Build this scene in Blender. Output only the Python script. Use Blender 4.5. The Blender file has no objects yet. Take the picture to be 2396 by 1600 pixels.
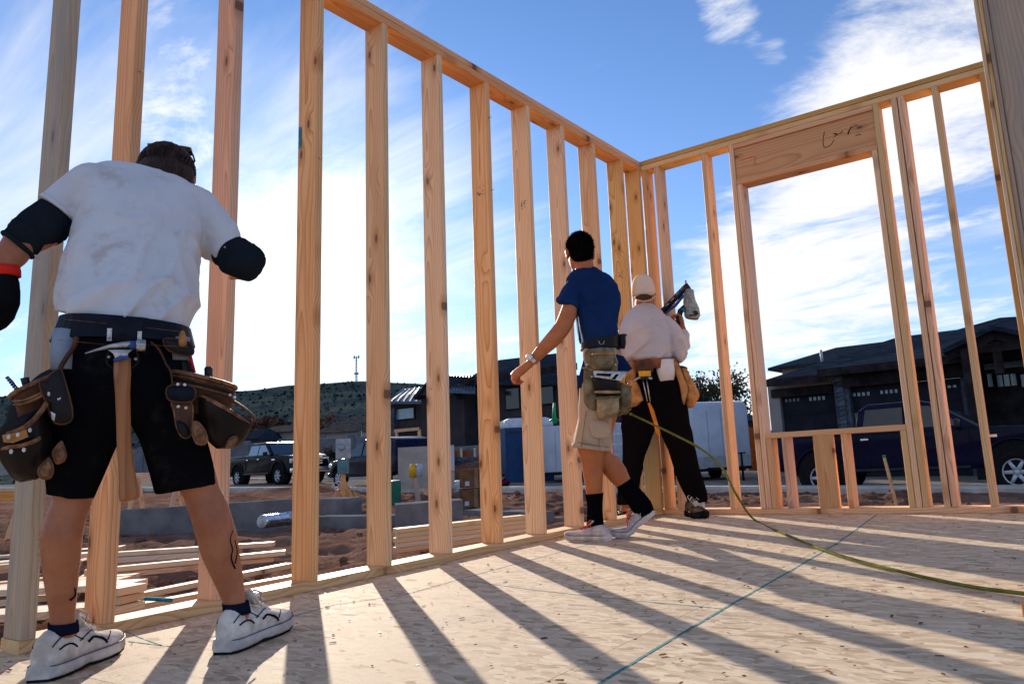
import bpy, bmesh, math, random
import numpy as np
from mathutils import Vector, Matrix, noise as mnoise
random.seed(7)
R = math.radians
scene = bpy.context.scene
COL = scene.collection

# ------------------------------------------------------------------ camera
CAM = np.array([2.6405, -4.8683, 0.4769])
CR = np.array([[0.839288, 0.540718, -0.056738], [0.139519, -0.113336, 0.983712], [-0.525481, 0.833534, 0.170562]])
CR /= np.linalg.norm(CR, axis=1)[:, None]
FPX, PPX, PPY = 1723.5, 1411.9, 757.0
cam_data = bpy.data.cameras.new('camera')
cam = bpy.data.objects.new('camera', cam_data); COL.objects.link(cam)
cam_data.sensor_width = 36.0; cam_data.lens = FPX / 2396 * 36
cam_data.shift_x = -(PPX - 1198) / 2396; cam_data.shift_y = (PPY - 800) / 2396
cam_data.clip_start = 0.05; cam_data.clip_end = 6000
mw = Matrix(((CR[0][0], CR[1][0], -CR[2][0], CAM[0]), (CR[0][1], CR[1][1], -CR[2][1], CAM[1]),
             (CR[0][2], CR[1][2], -CR[2][2], CAM[2]), (0, 0, 0, 1)))
cam.matrix_world = mw
scene.camera = cam

# ------------------------------------------------------------------ light
SUN_DIR = Vector((-0.784, 0.554, 0.262)).normalized()      # towards the sun
SUN_EL = math.asin(SUN_DIR.z); SUN_AZ = math.atan2(SUN_DIR.x, SUN_DIR.y)
sun_data = bpy.data.lights.new('sun', 'SUN'); sun_data.energy = 2.3; sun_data.angle = R(0.55)
sun_data.color = (1.0, 0.90, 0.76)
sun = bpy.data.objects.new('sun', sun_data); COL.objects.link(sun)
sun.rotation_euler = (-SUN_DIR).to_track_quat('-Z', 'Y').to_euler()
sun.location = (-20, 14, 8)
scene.view_settings.view_transform = 'Standard'; scene.view_settings.look = 'None'
scene.view_settings.gamma = 1.0; scene.view_settings.use_curve_mapping = False
scene.view_settings.exposure = 1.78

class NT:
    """tiny node-tree helper"""
    def __init__(s, tree):
        s.t = tree; s.n = tree.nodes; s.l = tree.links
    def add(s, typ, **kw):
        nd = s.n.new(typ)
        for k, v in kw.items():
            if k.startswith('_'): setattr(nd, k[1:], v)
        for k, v in kw.items():
            if not k.startswith('_'):
                key = int(k[1:]) if k[0] == 'i' and k[1:].isdigit() else k.replace('__', ' ')
                s.set(nd.inputs[key], v)
        return nd
    def set(s, sock, v):
        if isinstance(v, bpy.types.NodeSocket): s.l.new(v, sock)
        elif isinstance(v, bpy.types.Node): s.l.new(v.outputs[0], sock)
        else:
            if hasattr(sock.default_value, '__len__') and isinstance(v, (tuple, list)) and len(v) == 3 and len(sock.default_value) == 4:
                v = (*v, 1)
            sock.default_value = v
    def math(s, op, a, b=None, c=None, clamp=False):
        nd = s.n.new('ShaderNodeMath'); nd.operation = op; nd.use_clamp = clamp
        s.set(nd.inputs[0], a)
        if b is not None: s.set(nd.inputs[1], b)
        if c is not None: s.set(nd.inputs[2], c)
        return nd.outputs[0]
    def vmath(s, op, a, b=None, scale=None):
        nd = s.n.new('ShaderNodeVectorMath'); nd.operation = op
        s.set(nd.inputs[0], a)
        if b is not None: s.set(nd.inputs[1], b)
        if scale is not None: s.set(nd.inputs['Scale'], scale)
        return nd.outputs['Value'] if op in ('DOT_PRODUCT', 'LENGTH', 'DISTANCE') else nd.outputs[0]
    def mix(s, fac, a, b, blend='MIX'):
        nd = s.n.new('ShaderNodeMix'); nd.data_type = 'RGBA'; nd.blend_type = blend; nd.clamp_factor = True
        s.set(nd.inputs['Factor'], fac); s.set(nd.inputs[6], a); s.set(nd.inputs[7], b)
        return nd.outputs[2]
    def ramp(s, fac, stops, interp='LINEAR'):
        nd = s.n.new('ShaderNodeValToRGB'); cr = nd.color_ramp; cr.interpolation = interp
        while len(cr.elements) < len(stops): cr.elements.new(0.5)
        for e, (p, c) in zip(cr.elements, stops):
            e.position = p; e.color = (c, c, c, 1) if isinstance(c, (int, float)) else (*c, 1)
        s.set(nd.inputs[0], fac)
        return nd.outputs[0]
    def smooth(s, x, lo, hi):
        nd = s.n.new('ShaderNodeMapRange'); nd.interpolation_type = 'SMOOTHSTEP'; nd.clamp = True
        s.set(nd.inputs[0], x); s.set(nd.inputs[1], lo); s.set(nd.inputs[2], hi); s.set(nd.inputs[3], 0.0); s.set(nd.inputs[4], 1.0)
        return nd.outputs[0]
    def noise(s, vec, scale, detail=4, rough=0.55, dist=0.0):
        nd = s.n.new('ShaderNodeTexNoise'); nd.noise_dimensions = '3D'
        if vec is not None: s.set(nd.inputs['Vector'], vec)
        s.set(nd.inputs['Scale'], scale); s.set(nd.inputs['Detail'], detail); s.set(nd.inputs['Roughness'], rough); s.set(nd.inputs['Distortion'], dist)
        return nd.outputs['Fac']
    def mapping(s, vec, loc=(0, 0, 0), rot=(0, 0, 0), scale=(1, 1, 1)):
        nd = s.n.new('ShaderNodeMapping')
        s.set(nd.inputs[0], vec); s.set(nd.inputs[1], loc); s.set(nd.inputs[2], rot); s.set(nd.inputs[3], scale)
        return nd.outputs[0]
    def bump(s, h, strength=0.3, dist=0.01, normal=None):
        nd = s.n.new('ShaderNodeBump'); s.set(nd.inputs['Height'], h)
        nd.inputs['Strength'].default_value = strength; nd.inputs['Distance'].default_value = dist
        if normal is not None: s.set(nd.inputs['Normal'], normal)
        return nd.outputs[0]

# ------------------------------------------------------------------ sky: Nishita air with broken cloud
def wdir(u, v):
    d = CR.T @ np.array([(u - PPX) / FPX, -(v - PPY) / FPX, 1.0]); return tuple(d / np.linalg.norm(d))
world = bpy.data.worlds.new('World'); scene.world = world; world.use_nodes = True
w = NT(world.node_tree); w.n.clear()
sky = w.add('ShaderNodeTexSky', _sky_type='NISHITA', _sun_disc=False, _sun_elevation=SUN_EL, _sun_rotation=SUN_AZ,
            _altitude=1400.0, _air_density=1.0, _dust_density=0.35, _ozone_density=2.0)
tc = w.add('ShaderNodeTexCoord')
D = w.vmath('NORMALIZE', tc.outputs['Generated'])
sep = w.add('ShaderNodeSeparateXYZ', i0=D)
zc = w.math('ADD', w.math('MAXIMUM', sep.outputs[2], 0.0), 0.13)
plane = w.add('ShaderNodeCombineXYZ', X=w.math('DIVIDE', sep.outputs[0], zc), Y=w.math('DIVIDE', sep.outputs[1], zc))

scene.cycles.max_bounces = 6; scene.cycles.diffuse_bounces = 3; scene.cycles.glossy_bounces = 2
scene.cycles.transmission_bounces = 4; scene.cycles.transparent_max_bounces = 6; scene.cycles.use_denoising = True
scene.cycles.sample_clamp_indirect = 6.0; scene.cycles.caustics_reflective = False; scene.cycles.caustics_refractive = False
SKY_ROT = 32.0
# wind-drawn broken cloud over Nishita air
def cloud_noise(loc, rot, scale, sc, detail, rough, dist):
    return w.noise(w.mapping(plane.outputs[0], loc, (0, 0, R(rot)), scale), sc, detail, rough, dist)
sheet = cloud_noise((3.1, 1.7, 0), SKY_ROT, (0.66, 1.25, 1), 2.1, 8, 0.68, 0.45)
broad = cloud_noise((9.3, 4.2, 4), SKY_ROT + 12, (0.45, 1.1, 1), 0.8, 3, 0.5, 0.0)
veil = cloud_noise((1.3, 5.2, 9), SKY_ROT - 52, (0.40, 1.5, 1), 1.7, 6, 0.60, 0.6)
def blob(u, v, a0, a1):                       # soft bank of cloud about one bearing, inner / outer angle in degrees
    return w.smooth(w.vmath('DOT_PRODUCT', D, wdir(u, v)), math.cos(R(a1)), math.cos(R(a0)))
def band(u0, v0, u1, v1, half):               # long bank along the great circle through two bearings
    n = Vector(wdir(u0, v0)).cross(Vector(wdir(u1, v1))).normalized()
    return w.math('SUBTRACT', 1.0, w.smooth(w.math('ABSOLUTE', w.vmath('DOT_PRODUCT', D, tuple(n))), math.sin(R(half * .2)), math.sin(R(half))))
def wsum(*terms):
    o = None
    for v, k in terms:
        q = w.math('MULTIPLY', v, k); o = q if o is None else w.math('ADD', o, q)
    return o
SUNV = tuple(SUN_DIR)
cs = w.vmath('DOT_PRODUCT', D, SUNV)
bank = w.math('MULTIPLY', band(1760, 900, 2230, 130, 14.0), blob(2000, 480, 10, 27))
bias = wsum((bank, 0.15), (blob(1230, 120, 8, 25), -0.15), (blob(1700, 30, 0.6, 3.4), 0.20), (blob(1790, 120, .4, 2.0), .10), (blob(1010, 730, 2, 9), 0.08), (blob(1640, 670, 2, 8), .05), (blob(2330, 420, 3, 9), -.06))
dens = w.math('ADD', w.math('ADD', w.math('MULTIPLY', sheet, 0.68), w.math('MULTIPLY', broad, 0.32)), bias)
cover = w.math('MULTIPLY', w.smooth(dens, 0.50, 0.69), 0.97)
near_sun = w.smooth(cs, math.cos(R(24)), math.cos(R(5)))
core = w.smooth(w.math('ADD', w.math('ARCCOSINE', w.math('MINIMUM', cs, 0.99999)), w.math('MULTIPLY', w.math('SUBTRACT', sheet, 0.5), 0.30)), R(13.0), R(1.0))
thin = w.math('MULTIPLY', w.smooth(wsum((veil, 1.0), (near_sun, 0.14), (blob(120, 420, 4, 22), 0.05), (blob(1500, 40, 5, 20), -0.16)), 0.46, 0.84), 0.66)
thin = w.math('MAXIMUM', thin, w.math('MULTIPLY', core, 0.96))
cover = w.math('MAXIMUM', cover, thin)
# cloud light: sunlit white, brighter where it scatters towards us near the sun, greyer in its thick parts
fwd = w.math('POWER', w.math('MAXIMUM', cs, 0.0), 40.0)
lum = w.math('ADD', w.math('MULTIPLY', fwd, 2.2), 6.9)
lum = w.math('MULTIPLY', lum, w.math('SUBTRACT', 1.0, w.math('MULTIPLY', w.smooth(dens, 0.60, 0.80), 0.08)))
cloudc = w.vmath('SCALE', (1.0, 0.99, 0.985), scale=lum)
skyc = w.mix(1.0, sky.outputs[0], (0.60, 0.88, 1.22, 1), 'MULTIPLY')
hz_ = w.math('MULTIPLY', w.math('EXPONENT', w.math('MULTIPLY', w.math('MAXIMUM', sep.outputs[2], 0.0), -4.6)), 0.62)
skyc = w.mix(hz_, skyc, (5.0, 5.5, 6.3))                       # moist air paling the sky towards the horizon
skymix = w.mix(cover, skyc, cloudc)
bg = w.add('ShaderNodeBackground', Color=skymix, Strength=0.046)
w.add('ShaderNodeOutputWorld', Surface=bg)
world.cycles.sampling_method = 'MANUAL'; world.cycles.sample_map_resolution = 512
# ------------------------------------------------------------------ mesh helpers
class MB:
    """collects shapes; build() links them as one mesh object"""
    def __init__(s): s.v = []; s.f = []; s.sm = []
    def add(s, verts, faces, smooth=False):
        o = len(s.v); s.v.extend([tuple(map(float, p)) for p in verts])
        s.f.extend([tuple(i + o for i in fc) for fc in faces]); s.sm.extend([smooth] * len(faces)); return s
    def box(s, c, size, rot=None, ch=0.0):
        """box by centre and size; ch chamfers the long edges"""
        x, y, z = (d / 2 for d in size)
        if ch:
            ring = [(-y + ch, -z), (y - ch, -z), (y, -z + ch), (y, z - ch), (y - ch, z), (-y + ch, z), (-y, z - ch), (-y, -z + ch)]
            vs = [(-x, a, b) for a, b in ring] + [(x, a, b) for a, b in ring]
            fs = [(i, (i + 1) % 8, 8 + (i + 1) % 8, 8 + i) for i in range(8)] + [tuple(range(7, -1, -1)), tuple(range(8, 16))]
        else:
            vs = [(a, b, d) for a in (-x, x) for b in (-y, y) for d in (-z, z)]
            fs = [(0, 1, 3, 2), (4, 6, 7, 5), (0, 4, 5, 1), (2, 3, 7, 6), (0, 2, 6, 4), (1, 5, 7, 3)]
        m = rot if rot is not None else Matrix.Identity(3)
        s.add([Vector(c) + m @ Vector(p) for p in vs], fs); return s
    def b2(s, lo, hi):
        return s.box([(a + b) / 2 for a, b in zip(lo, hi)], [abs(b - a) for a, b in zip(lo, hi)])
    def loft(s, rings, cap=True, smooth=True, closed=False):
        n = len(rings[0]); vs = [p for r in rings for p in r]; fs = []
        m = len(rings)
        for k in range(m if closed else m - 1):
            a, b = k * n, ((k + 1) % m) * n
            for i in range(n):
                j = (i + 1) % n; fs.append((a + i, a + j, b + j, b + i))
        o = len(s.v); s.add(vs, fs, smooth)
        if cap and not closed:
            s.f.append(tuple(o + i for i in range(n - 1, -1, -1))); s.sm.append(False)
            s.f.append(tuple(o + (m - 1) * n + i for i in range(n))); s.sm.append(False)
        return s
    def tube(s, pts, rad, n=10, cap=True, flat=1.0, up=None):
        """tube through points; rad a number or list; flat squashes it across 'up'"""
        pts = [Vector(p) for p in pts]; m = len(pts)
        rad = [rad] * m if isinstance(rad, (int, float)) else rad
        rings = []; prev = Vector(up) if up is not None else None
        for k in range(m):
            t = (pts[min(k + 1, m - 1)] - pts[max(k - 1, 0)]).normalized()
            if prev is None: prev = Vector((0, 0, 1)) if abs(t.z) < 0.9 else Vector((1, 0, 0))
            a = (prev - t * prev.dot(t)).normalized(); b = t.cross(a); prev = a
            rings.append([pts[k] + (a * math.cos(2 * math.pi * i / n) * flat + b * math.sin(2 * math.pi * i / n)) * rad[k] for i in range(n)])
        return s.loft(rings, cap)
    def cyl(s, p0, p1, r, n=16, r1=None):
        return s.tube([p0, p1], [r, r if r1 is None else r1], n)
    def prism(s, poly, origin, ax, ay, depth, smooth=False):
        """polygon in the plane (ax, ay) at origin, thickened along depth"""
        o = Vector(origin); ax = Vector(ax); ay = Vector(ay); dv = Vector(depth); n = len(poly)
        a = [o + ax * p[0] + ay * p[1] for p in poly]
        vs = a + [p + dv for p in a]
        fs = [(i, (i + 1) % n, n + (i + 1) % n, n + i) for i in range(n)] + [tuple(range(n - 1, -1, -1)), tuple(range(n, 2 * n))]
        return s.add(vs, fs, smooth)
    def lathe(s, prof, origin, axis=(0, 0, 1), n=20, **kw):
        ax = Vector(axis).normalized(); e = ax.orthogonal().normalized(); g = ax.cross(e); o = Vector(origin)
        return s.loft([[o + ax * h + (e * math.cos(2 * math.pi * i / n) + g * math.sin(2 * math.pi * i / n)) * max(r, 1e-4) for i in range(n)] for r, h in prof], **kw)
    def ball(s, c, r, n=12, m=8):
        """ellipsoid; r may be three radii"""
        r = (r, r, r) if isinstance(r, (int, float)) else r
        rings = []
        for k in range(m + 1):
            th = math.pi * k / m; rr = max(math.sin(th), 1e-3)
            rings.append([(c[0] + r[0] * rr * math.cos(2 * math.pi * i / n), c[1] + r[1] * rr * math.sin(2 * math.pi * i / n), c[2] - r[2] * math.cos(th)) for i in range(n)])
        return s.loft(rings)
    def grid(s, rows, smooth=True):
        n = len(rows[0]); vs = [p for r in rows for p in r]; fs = []
        for k in range(len(rows) - 1):
            for i in range(n - 1):
                a = k * n + i; fs.append((a, a + 1, a + n + 1, a + n))
        return s.add(vs, fs, smooth)
    def mesh(s, name, mat=None, off=(0, 0, 0)):
        me = bpy.data.meshes.new(name); ox, oy, oz = off
        me.from_pydata([(x - ox, y - oy, z - oz) for x, y, z in s.v], [], s.f)
        me.polygons.foreach_set('use_smooth', s.sm); me.validate(); me.update()
        if mat is not None: me.materials.append(mat)
        return me
    def build(s, name, mat, parent=None, fix=True):
        off = tuple(root_loc(parent)) if parent is not None else (0, 0, 0)
        me = s.mesh(name, mat, off)
        if fix: fix_normals(me)
        return link(name, me, parent)

def fix_normals(me):
    bm = bmesh.new(); bm.from_mesh(me); bmesh.ops.recalc_face_normals(bm, faces=bm.faces); bm.to_mesh(me); bm.free()
def root_loc(o):
    l = Vector(o.location)
    while o.parent is not None: o = o.parent; l = l + o.location
    return l
def link(name, data, parent=None):
    o = bpy.data.objects.new(name, data); COL.objects.link(o)
    if parent is not None: o.parent = parent
    return o
def tag(o, label=None, cat=None, group=None, kind=None):
    if label: o['label'] = label
    if cat: o['category'] = cat
    if group: o['group'] = group
    if kind: o['kind'] = kind
    return o
def thing(name, label, cat, loc=(0, 0, 0), group=None):
    o = link(name, None); o.location = loc; o.empty_display_size = 0.1
    return tag(o, label, cat, group)
def copy_tree(o, parent=None):
    c = o.copy(); COL.objects.link(c); c.parent = parent
    for ch in [x for x in COL.objects if x.parent == o]: copy_tree(ch, c)
    return c
def bisect_flat(me): pass

_boards = {}
def board(name, mat, p0, p1, width_dir, wdt, thk, parent=None, ch=0.003):
    """a sawn board from p0 to p1 (centre line); local X runs along the grain"""
    p0 = Vector(p0); p1 = Vector(p1); x = (p1 - p0); L = x.length; x.normalize()
    wd = Vector(width_dir); y = (wd - x * wd.dot(x)).normalized(); z = x.cross(y)
    key = (round(L, 4), round(wdt, 4), round(thk, 4), mat.name, ch)
    if key not in _boards:
        mb = MB(); mb.box((0, 0, 0), (L, wdt, thk), ch=ch); me = mb.mesh('board', mat); fix_normals(me); _boards[key] = me
    o = link(name, _boards[key], parent)
    c = (p0 + p1) / 2
    if parent is not None: c = c - root_loc(parent)
    o.matrix_local = Matrix(((x.x, y.x, z.x, c.x), (x.y, y.y, z.y, c.y), (x.z, y.z, z.z, c.z), (0, 0, 0, 1)))
    return o

def ray(u, v):
    return CR.T @ np.array([(u - PPX) / FPX, -(v - PPY) / FPX, 1.0])
def at(u, v, depth): return Vector(CAM + ray(u, v) * depth)
def on_z(u, v, z=0.0):
    d = ray(u, v); return Vector(CAM + d * ((z - CAM[2]) / d[2]))
def on_plane(u, v, P, n):
    d = ray(u, v); n = np.array(n); return Vector(CAM + d * (np.dot(np.array(P) - CAM, n) / np.dot(d, n)))

def remesh(parts, voxel, smooth=3, fac=0.5, post=None):
    """union of overlapping closed shells as one continuous skin"""
    me = parts.mesh('tmp'); fix_normals(me)
    o = bpy.data.objects.new('tmp', me); COL.objects.link(o)
    m = o.modifiers.new('r', 'REMESH'); m.mode = 'VOXEL'; m.voxel_size = voxel; m.use_smooth_shade = True
    if smooth:
        sm = o.modifiers.new('s', 'SMOOTH'); sm.iterations = smooth; sm.factor = fac
    dg = bpy.context.evaluated_depsgraph_get(); dg.update()
    out = bpy.data.meshes.new_from_object(o.evaluated_get(dg))
    bpy.data.objects.remove(o); bpy.data.meshes.remove(me)
    out.polygons.foreach_set('use_smooth', [True] * len(out.polygons))
    return out
def place_mesh(name, me, mat, parent):
    off = root_loc(parent); me.transform(Matrix.Translation(-off)); me.materials.clear(); me.materials.append(mat)
    me.name = name
    return link(name, me, parent)
# ------------------------------------------------------------------ materials
def new_mat(name):
    m = bpy.data.materials.new(name); m.use_nodes = True; t = NT(m.node_tree); t.n.clear()
    bs = t.add('ShaderNodeBsdfPrincipled'); out = t.add('ShaderNodeOutputMaterial', Surface=bs)
    t.tcn = t.add('ShaderNodeTexCoord'); t.bs = bs; t.out = out
    return m, t
def rgb(h, k=1.0):
    """sRGB hex to linear"""
    c = [int(h[i:i + 2], 16) / 255 for i in (0, 2, 4)]
    return tuple((x / 12.92 if x <= 0.04045 else ((x + 0.055) / 1.055) ** 2.4) * k for x in c)
def pm(name, color, rough=0.6, metal=0.0, var=0.18, vs=6.0, bump=0.0, bs=60.0, bd=0.003, coat=0.0, spec=None, color2=None, detail=5, sheen=0.0, trans=0.0, stretch=(1, 1, 1), rnd=0.0):
    """principled surface with uneven tone, optional second tone and fine relief"""
    m, t = new_mat(name)
    P = t.mapping(t.tcn.outputs['Object'], scale=stretch)
    n1 = t.noise(P, vs, detail, 0.6)
    c2 = color2 if color2 else tuple(x * (1 - var * 1.6) for x in color)
    hi = tuple(min(x * (1 + var * 0.5), 0.95) for x in color)
    col = t.mix(t.smooth(n1, 0.34, 0.68), c2, hi)
    if rnd:
        oi = t.add('ShaderNodeObjectInfo')
        hs = t.add('ShaderNodeHueSaturation', Color=col, Value=t.math('MULTIPLY_ADD', oi.outputs['Random'], rnd, 1 - rnd / 2))
        col = hs.outputs[0]
    t.set(t.bs.inputs['Base Color'], col)
    t.set(t.bs.inputs['Roughness'], t.math('MULTIPLY_ADD', n1, 0.25, max(rough - 0.125, 0.02)))
    t.bs.inputs['Metallic'].default_value = metal
    t.bs.inputs['Coat Weight'].default_value = coat; t.bs.inputs['Coat Roughness'].default_value = 0.06
    t.bs.inputs['Specular IOR Level'].default_value = spec if spec is not None else (0.5 if rough < .3 else (0.25 if rough < .56 else 0.0))
    if sheen: t.bs.inputs['Sheen Weight'].default_value = sheen; t.bs.inputs['Sheen Roughness'].default_value = 0.4
    if trans: t.bs.inputs['Transmission Weight'].default_value = trans
    if bump:
        n2 = t.noise(P, bs, 4, 0.6)
        t.set(t.bs.inputs['Normal'], t.bump(n2, bump, bd))
    return m

def wood(name, early, late, knot=1.0, grey=0.0, rings=1.0, rough=0.62, sat=1.0):
    m, t = new_mat(name)
    oi = t.add('ShaderNodeObjectInfo'); rnd = oi.outputs['Random']
    sp = t.add('ShaderNodeSeparateXYZ', i0=t.tcn.outputs['Object'])
    r2 = t.math('FRACT', t.math('MULTIPLY', rnd, 17.31)); r3 = t.math('FRACT', t.math('MULTIPLY', rnd, 57.7))
    xo = t.math('ADD', sp.outputs[0], t.math('MULTIPLY', rnd, 41.0))
    base = t.add('ShaderNodeCombineXYZ', X=xo, Y=sp.outputs[1], Z=sp.outputs[2])
    B = base.outputs[0]
    # slow wander of the pith along the board
    wn = t.add('ShaderNodeTexNoise', Vector=t.mapping(B, scale=(0.9, 2.5, 2.5)), Scale=1.0, Detail=2.0)
    warp = t.vmath('SCALE', t.vmath('SUBTRACT', wn.outputs['Color'], (0.5, 0.5, 0.5)), scale=0.10)
    # voronoi knots with grain swirling round them
    vo = t.add('ShaderNodeTexVoronoi', _voronoi_dimensions='2D', Vector=t.mapping(B, scale=(2.4, 6.0, 1.0)), Scale=1.0)
    vd = vo.outputs['Distance']
    near = t.math('SUBTRACT', 1.0, t.smooth(vd, 0.05, 0.32))
    yy = t.math('ADD', sp.outputs[1], t.math('MULTIPLY_ADD', r2, 0.10, -0.05))
    zz = t.math('ADD', sp.outputs[2], t.math('MULTIPLY_ADD', r3, 0.06, 0.035))
    ctr = t.add('ShaderNodeCombineXYZ', X=t.math('MULTIPLY', xo, 0.02), Y=yy, Z=zz)
    Pw = t.vmath('ADD', ctr.outputs[0], warp)
    sw = t.add('ShaderNodeCombineXYZ', Y=t.math('MULTIPLY', near, 0.018 * knot), Z=t.math('MULTIPLY', near, 0.012 * knot))
    Pw = t.vmath('ADD', Pw, sw.outputs[0])
    wave = t.add('ShaderNodeTexWave', _wave_type='RINGS', _rings_direction='X', _wave_profile='SAW', Vector=Pw, Scale=30.0 * rings, Distortion=1.2, Detail=3.0, Detail__Scale=1.4)
    ring = t.ramp(wave.outputs['Fac'], [(0.0, 0.0), (0.45, 0.10), (0.80, 0.55), (0.93, 1.0), (1.0, 0.15)])
    fib = t.noise(t.mapping(B, scale=(5, 260, 260)), 1.0, 3, 0.6)
    blot = t.noise(t.mapping(B, scale=(1.2, 9, 9)), 1.0, 4, 0.6)
    col = t.mix(t.math('MULTIPLY', ring, 0.85), early, late)
    col = t.mix(t.math('MULTIPLY', t.smooth(blot, 0.42, 0.75), 0.45), col, late)
    col = t.mix(t.math('MULTIPLY', fib, 0.16), col, tuple(x * 0.55 for x in late))
    if knot:
        sel = t.math('GREATER_THAN', t.add('ShaderNodeSeparateColor', i0=vo.outputs['Color']).outputs[0], 0.30)
        kn = t.math('MULTIPLY', t.math('SUBTRACT', 1.0, t.smooth(t.math('ADD', vd, t.math('MULTIPLY', fib, 0.02)), 0.045, 0.075)), sel)
        halo = t.math('MULTIPLY', t.math('SUBTRACT', 1.0, t.smooth(vd, 0.06, 0.20)), t.math('MULTIPLY', sel, 0.55))
        col = t.mix(halo, col, tuple(x * 0.75 for x in late))
        col = t.mix(t.math('MULTIPLY', kn, 0.78), col, (0.10, 0.045, 0.02))
    hs = t.add('ShaderNodeHueSaturation', Color=col, Hue=t.math('MULTIPLY_ADD', r2, 0.024, 0.488), Saturation=t.math('MULTIPLY_ADD', r3, 0.3, 0.85 * sat),
               Value=t.math('MULTIPLY_ADD', rnd, 0.24, 0.92))
    col = hs.outputs[0]
    if grey:
        dirt = t.noise(t.mapping(B, scale=(2, 14, 14)), 1.0, 5, 0.65)
        col = t.mix(t.math('MULTIPLY', t.smooth(dirt, 0.25, 0.75), grey), col, (0.27, 0.25, 0.24))
    t.set(t.bs.inputs['Base Color'], col)
    t.set(t.bs.inputs['Roughness'], t.math('MULTIPLY_ADD', ring, -0.12, rough))
    t.bs.inputs['Specular IOR Level'].default_value = 0.2
    h = t.math('ADD', t.math('MULTIPLY', ring, 0.35), t.math('MULTIPLY', fib, 0.8))
    t.set(t.bs.inputs['Normal'], t.bump(h, 0.28, 0.0016))
    return m
M = {}
M['pine'] = wood('pine', (0.88, 0.56, 0.31), (0.55, 0.25, 0.095))
M['pine_orange'] = wood('pine_orange', (0.78, 0.43, 0.19), (0.55, 0.24, 0.075), knot=0.7)
M['pine_pale'] = wood('pine_pale', (0.82, 0.62, 0.41), (0.62, 0.38, 0.19))
M['pine_grey'] = wood('pine_grey', (0.58, 0.43, 0.30), (0.38, 0.25, 0.16), grey=0.62)
M['pine_header'] = wood('pine_header', (0.72, 0.38, 0.22), (0.50, 0.22, 0.12), knot=0.3, rings=0.7)

def osb_mat():
    m, t = new_mat('osb')
    oi = t.add('ShaderNodeObjectInfo')
    P0 = t.vmath('ADD', t.tcn.outputs['Object'], t.add('ShaderNodeCombineXYZ', X=t.math('MULTIPLY', oi.outputs['Random'], 13.0)).outputs[0])
    wn = t.add('ShaderNodeTexNoise', Vector=P0, Scale=7.0, Detail=3.0)
    P0 = t.vmath('ADD', P0, t.vmath('SCALE', t.vmath('SUBTRACT', wn.outputs['Color'], (0.5, 0.5, 0.5)), scale=0.05))
    cols = []; edges = []
    for k, (rot, sx, sy) in enumerate(((35, 20, 52), (-50, 22, 58), (80, 26, 64), (62, 18, 50))):
        v = t.add('ShaderNodeTexVoronoi', Vector=t.mapping(P0, (k * 3.1, k, 0), (0, 0, R(rot)), (sx, sy, 1)), Scale=1.0, Randomness=1.0)
        sc = t.add('ShaderNodeSeparateColor', i0=v.outputs['Color'])
        cols.append((sc.outputs[0], sc.outputs[1])); edges.append(v.outputs['Distance'])
    # each flake lies over the ones below where its own random level is high
    tone = cols[0][0]; edge = edges[0]
    for k in (1, 2, 3):
        on = t.math('GREATER_THAN', cols[k][1], 0.52)
        tone = t.math('ADD', t.math('MULTIPLY', tone, t.math('SUBTRACT', 1.0, on)), t.math('MULTIPLY', cols[k][0], on))
        edge = t.math('ADD', t.math('MULTIPLY', edge, t.math('SUBTRACT', 1.0, on)), t.math('MULTIPLY', edges[k], on))
    fib = t.noise(t.mapping(P0, rot=(0, 0, 0.75), scale=(30, 190, 1)), 1.0, 4, 0.65)
    col = t.ramp(tone, [(0.0, (0.40, 0.285, 0.18)), (0.22, (0.57, 0.42, 0.28)), (0.7, (0.72, 0.56, 0.39)), (0.9, (0.77, 0.62, 0.445)), (1.0, (0.47, 0.32, 0.205))])
    col = t.mix(t.math('MULTIPLY', t.smooth(fib, 0.48, 0.75), 0.42), col, (0.36, 0.25, 0.16))
    scuff = t.noise(P0, 1.6, 6, 0.65)
    col = t.mix(t.math('MULTIPLY', t.smooth(scuff, 0.45, 0.75), 0.45), col, (0.40, 0.32, 0.25))
    sp = t.noise(t.mapping(P0, (5, 3, 0), (0, 0, 0.9), (30, 62, 1)), 1.0, 3, 0.7)
    col = t.mix(t.math('MULTIPLY', t.smooth(sp, 0.645, 0.72), 0.8), col, (0.16, 0.10, 0.06))
    t.set(t.bs.inputs['Base Color'], col)
    t.set(t.bs.inputs['Roughness'], t.math('MULTIPLY_ADD', tone, 0.15, 0.72))
    t.bs.inputs['Specular IOR Level'].default_value = 0.06
    h = t.math('ADD', t.math('MULTIPLY', tone, 0.7), t.math('ADD', t.math('MULTIPLY', fib, 0.4), t.math('MULTIPLY', t.smooth(edge, 0.0, 0.3), 0.3)))
    t.set(t.bs.inputs['Normal'], t.bump(h, 0.35, 0.002))
    return m
M['osb'] = osb_mat()
def dirt_mat():
    m, t = new_mat('dirt')
    P = t.tcn.outputs['Object']
    a = t.noise(P, 0.6, 8, 0.65); b = t.noise(P, 9.0, 6, 0.7); c = t.noise(P, 60.0, 4, 0.7)
    col = t.mix(t.smooth(a, 0.35, 0.7), (0.135, 0.068, 0.048), (0.25, 0.145, 0.105))
    col = t.mix(t.math('MULTIPLY', t.smooth(b, 0.45, 0.7), 0.5), col, (0.36, 0.235, 0.18))
    col = t.mix(t.math('MULTIPLY', t.smooth(c, 0.55, 0.75), 0.5), col, (0.06, 0.024, 0.015))
    t.set(t.bs.inputs['Base Color'], col); t.bs.inputs['Roughness'].default_value = 0.95
    t.bs.inputs['Specular IOR Level'].default_value = 0.0
    t.set(t.bs.inputs['Normal'], t.bump(t.math('ADD', t.math('MULTIPLY', b, 1.0), t.math('MULTIPLY', c, 0.25)), 0.8, 0.06))
    return m
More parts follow.
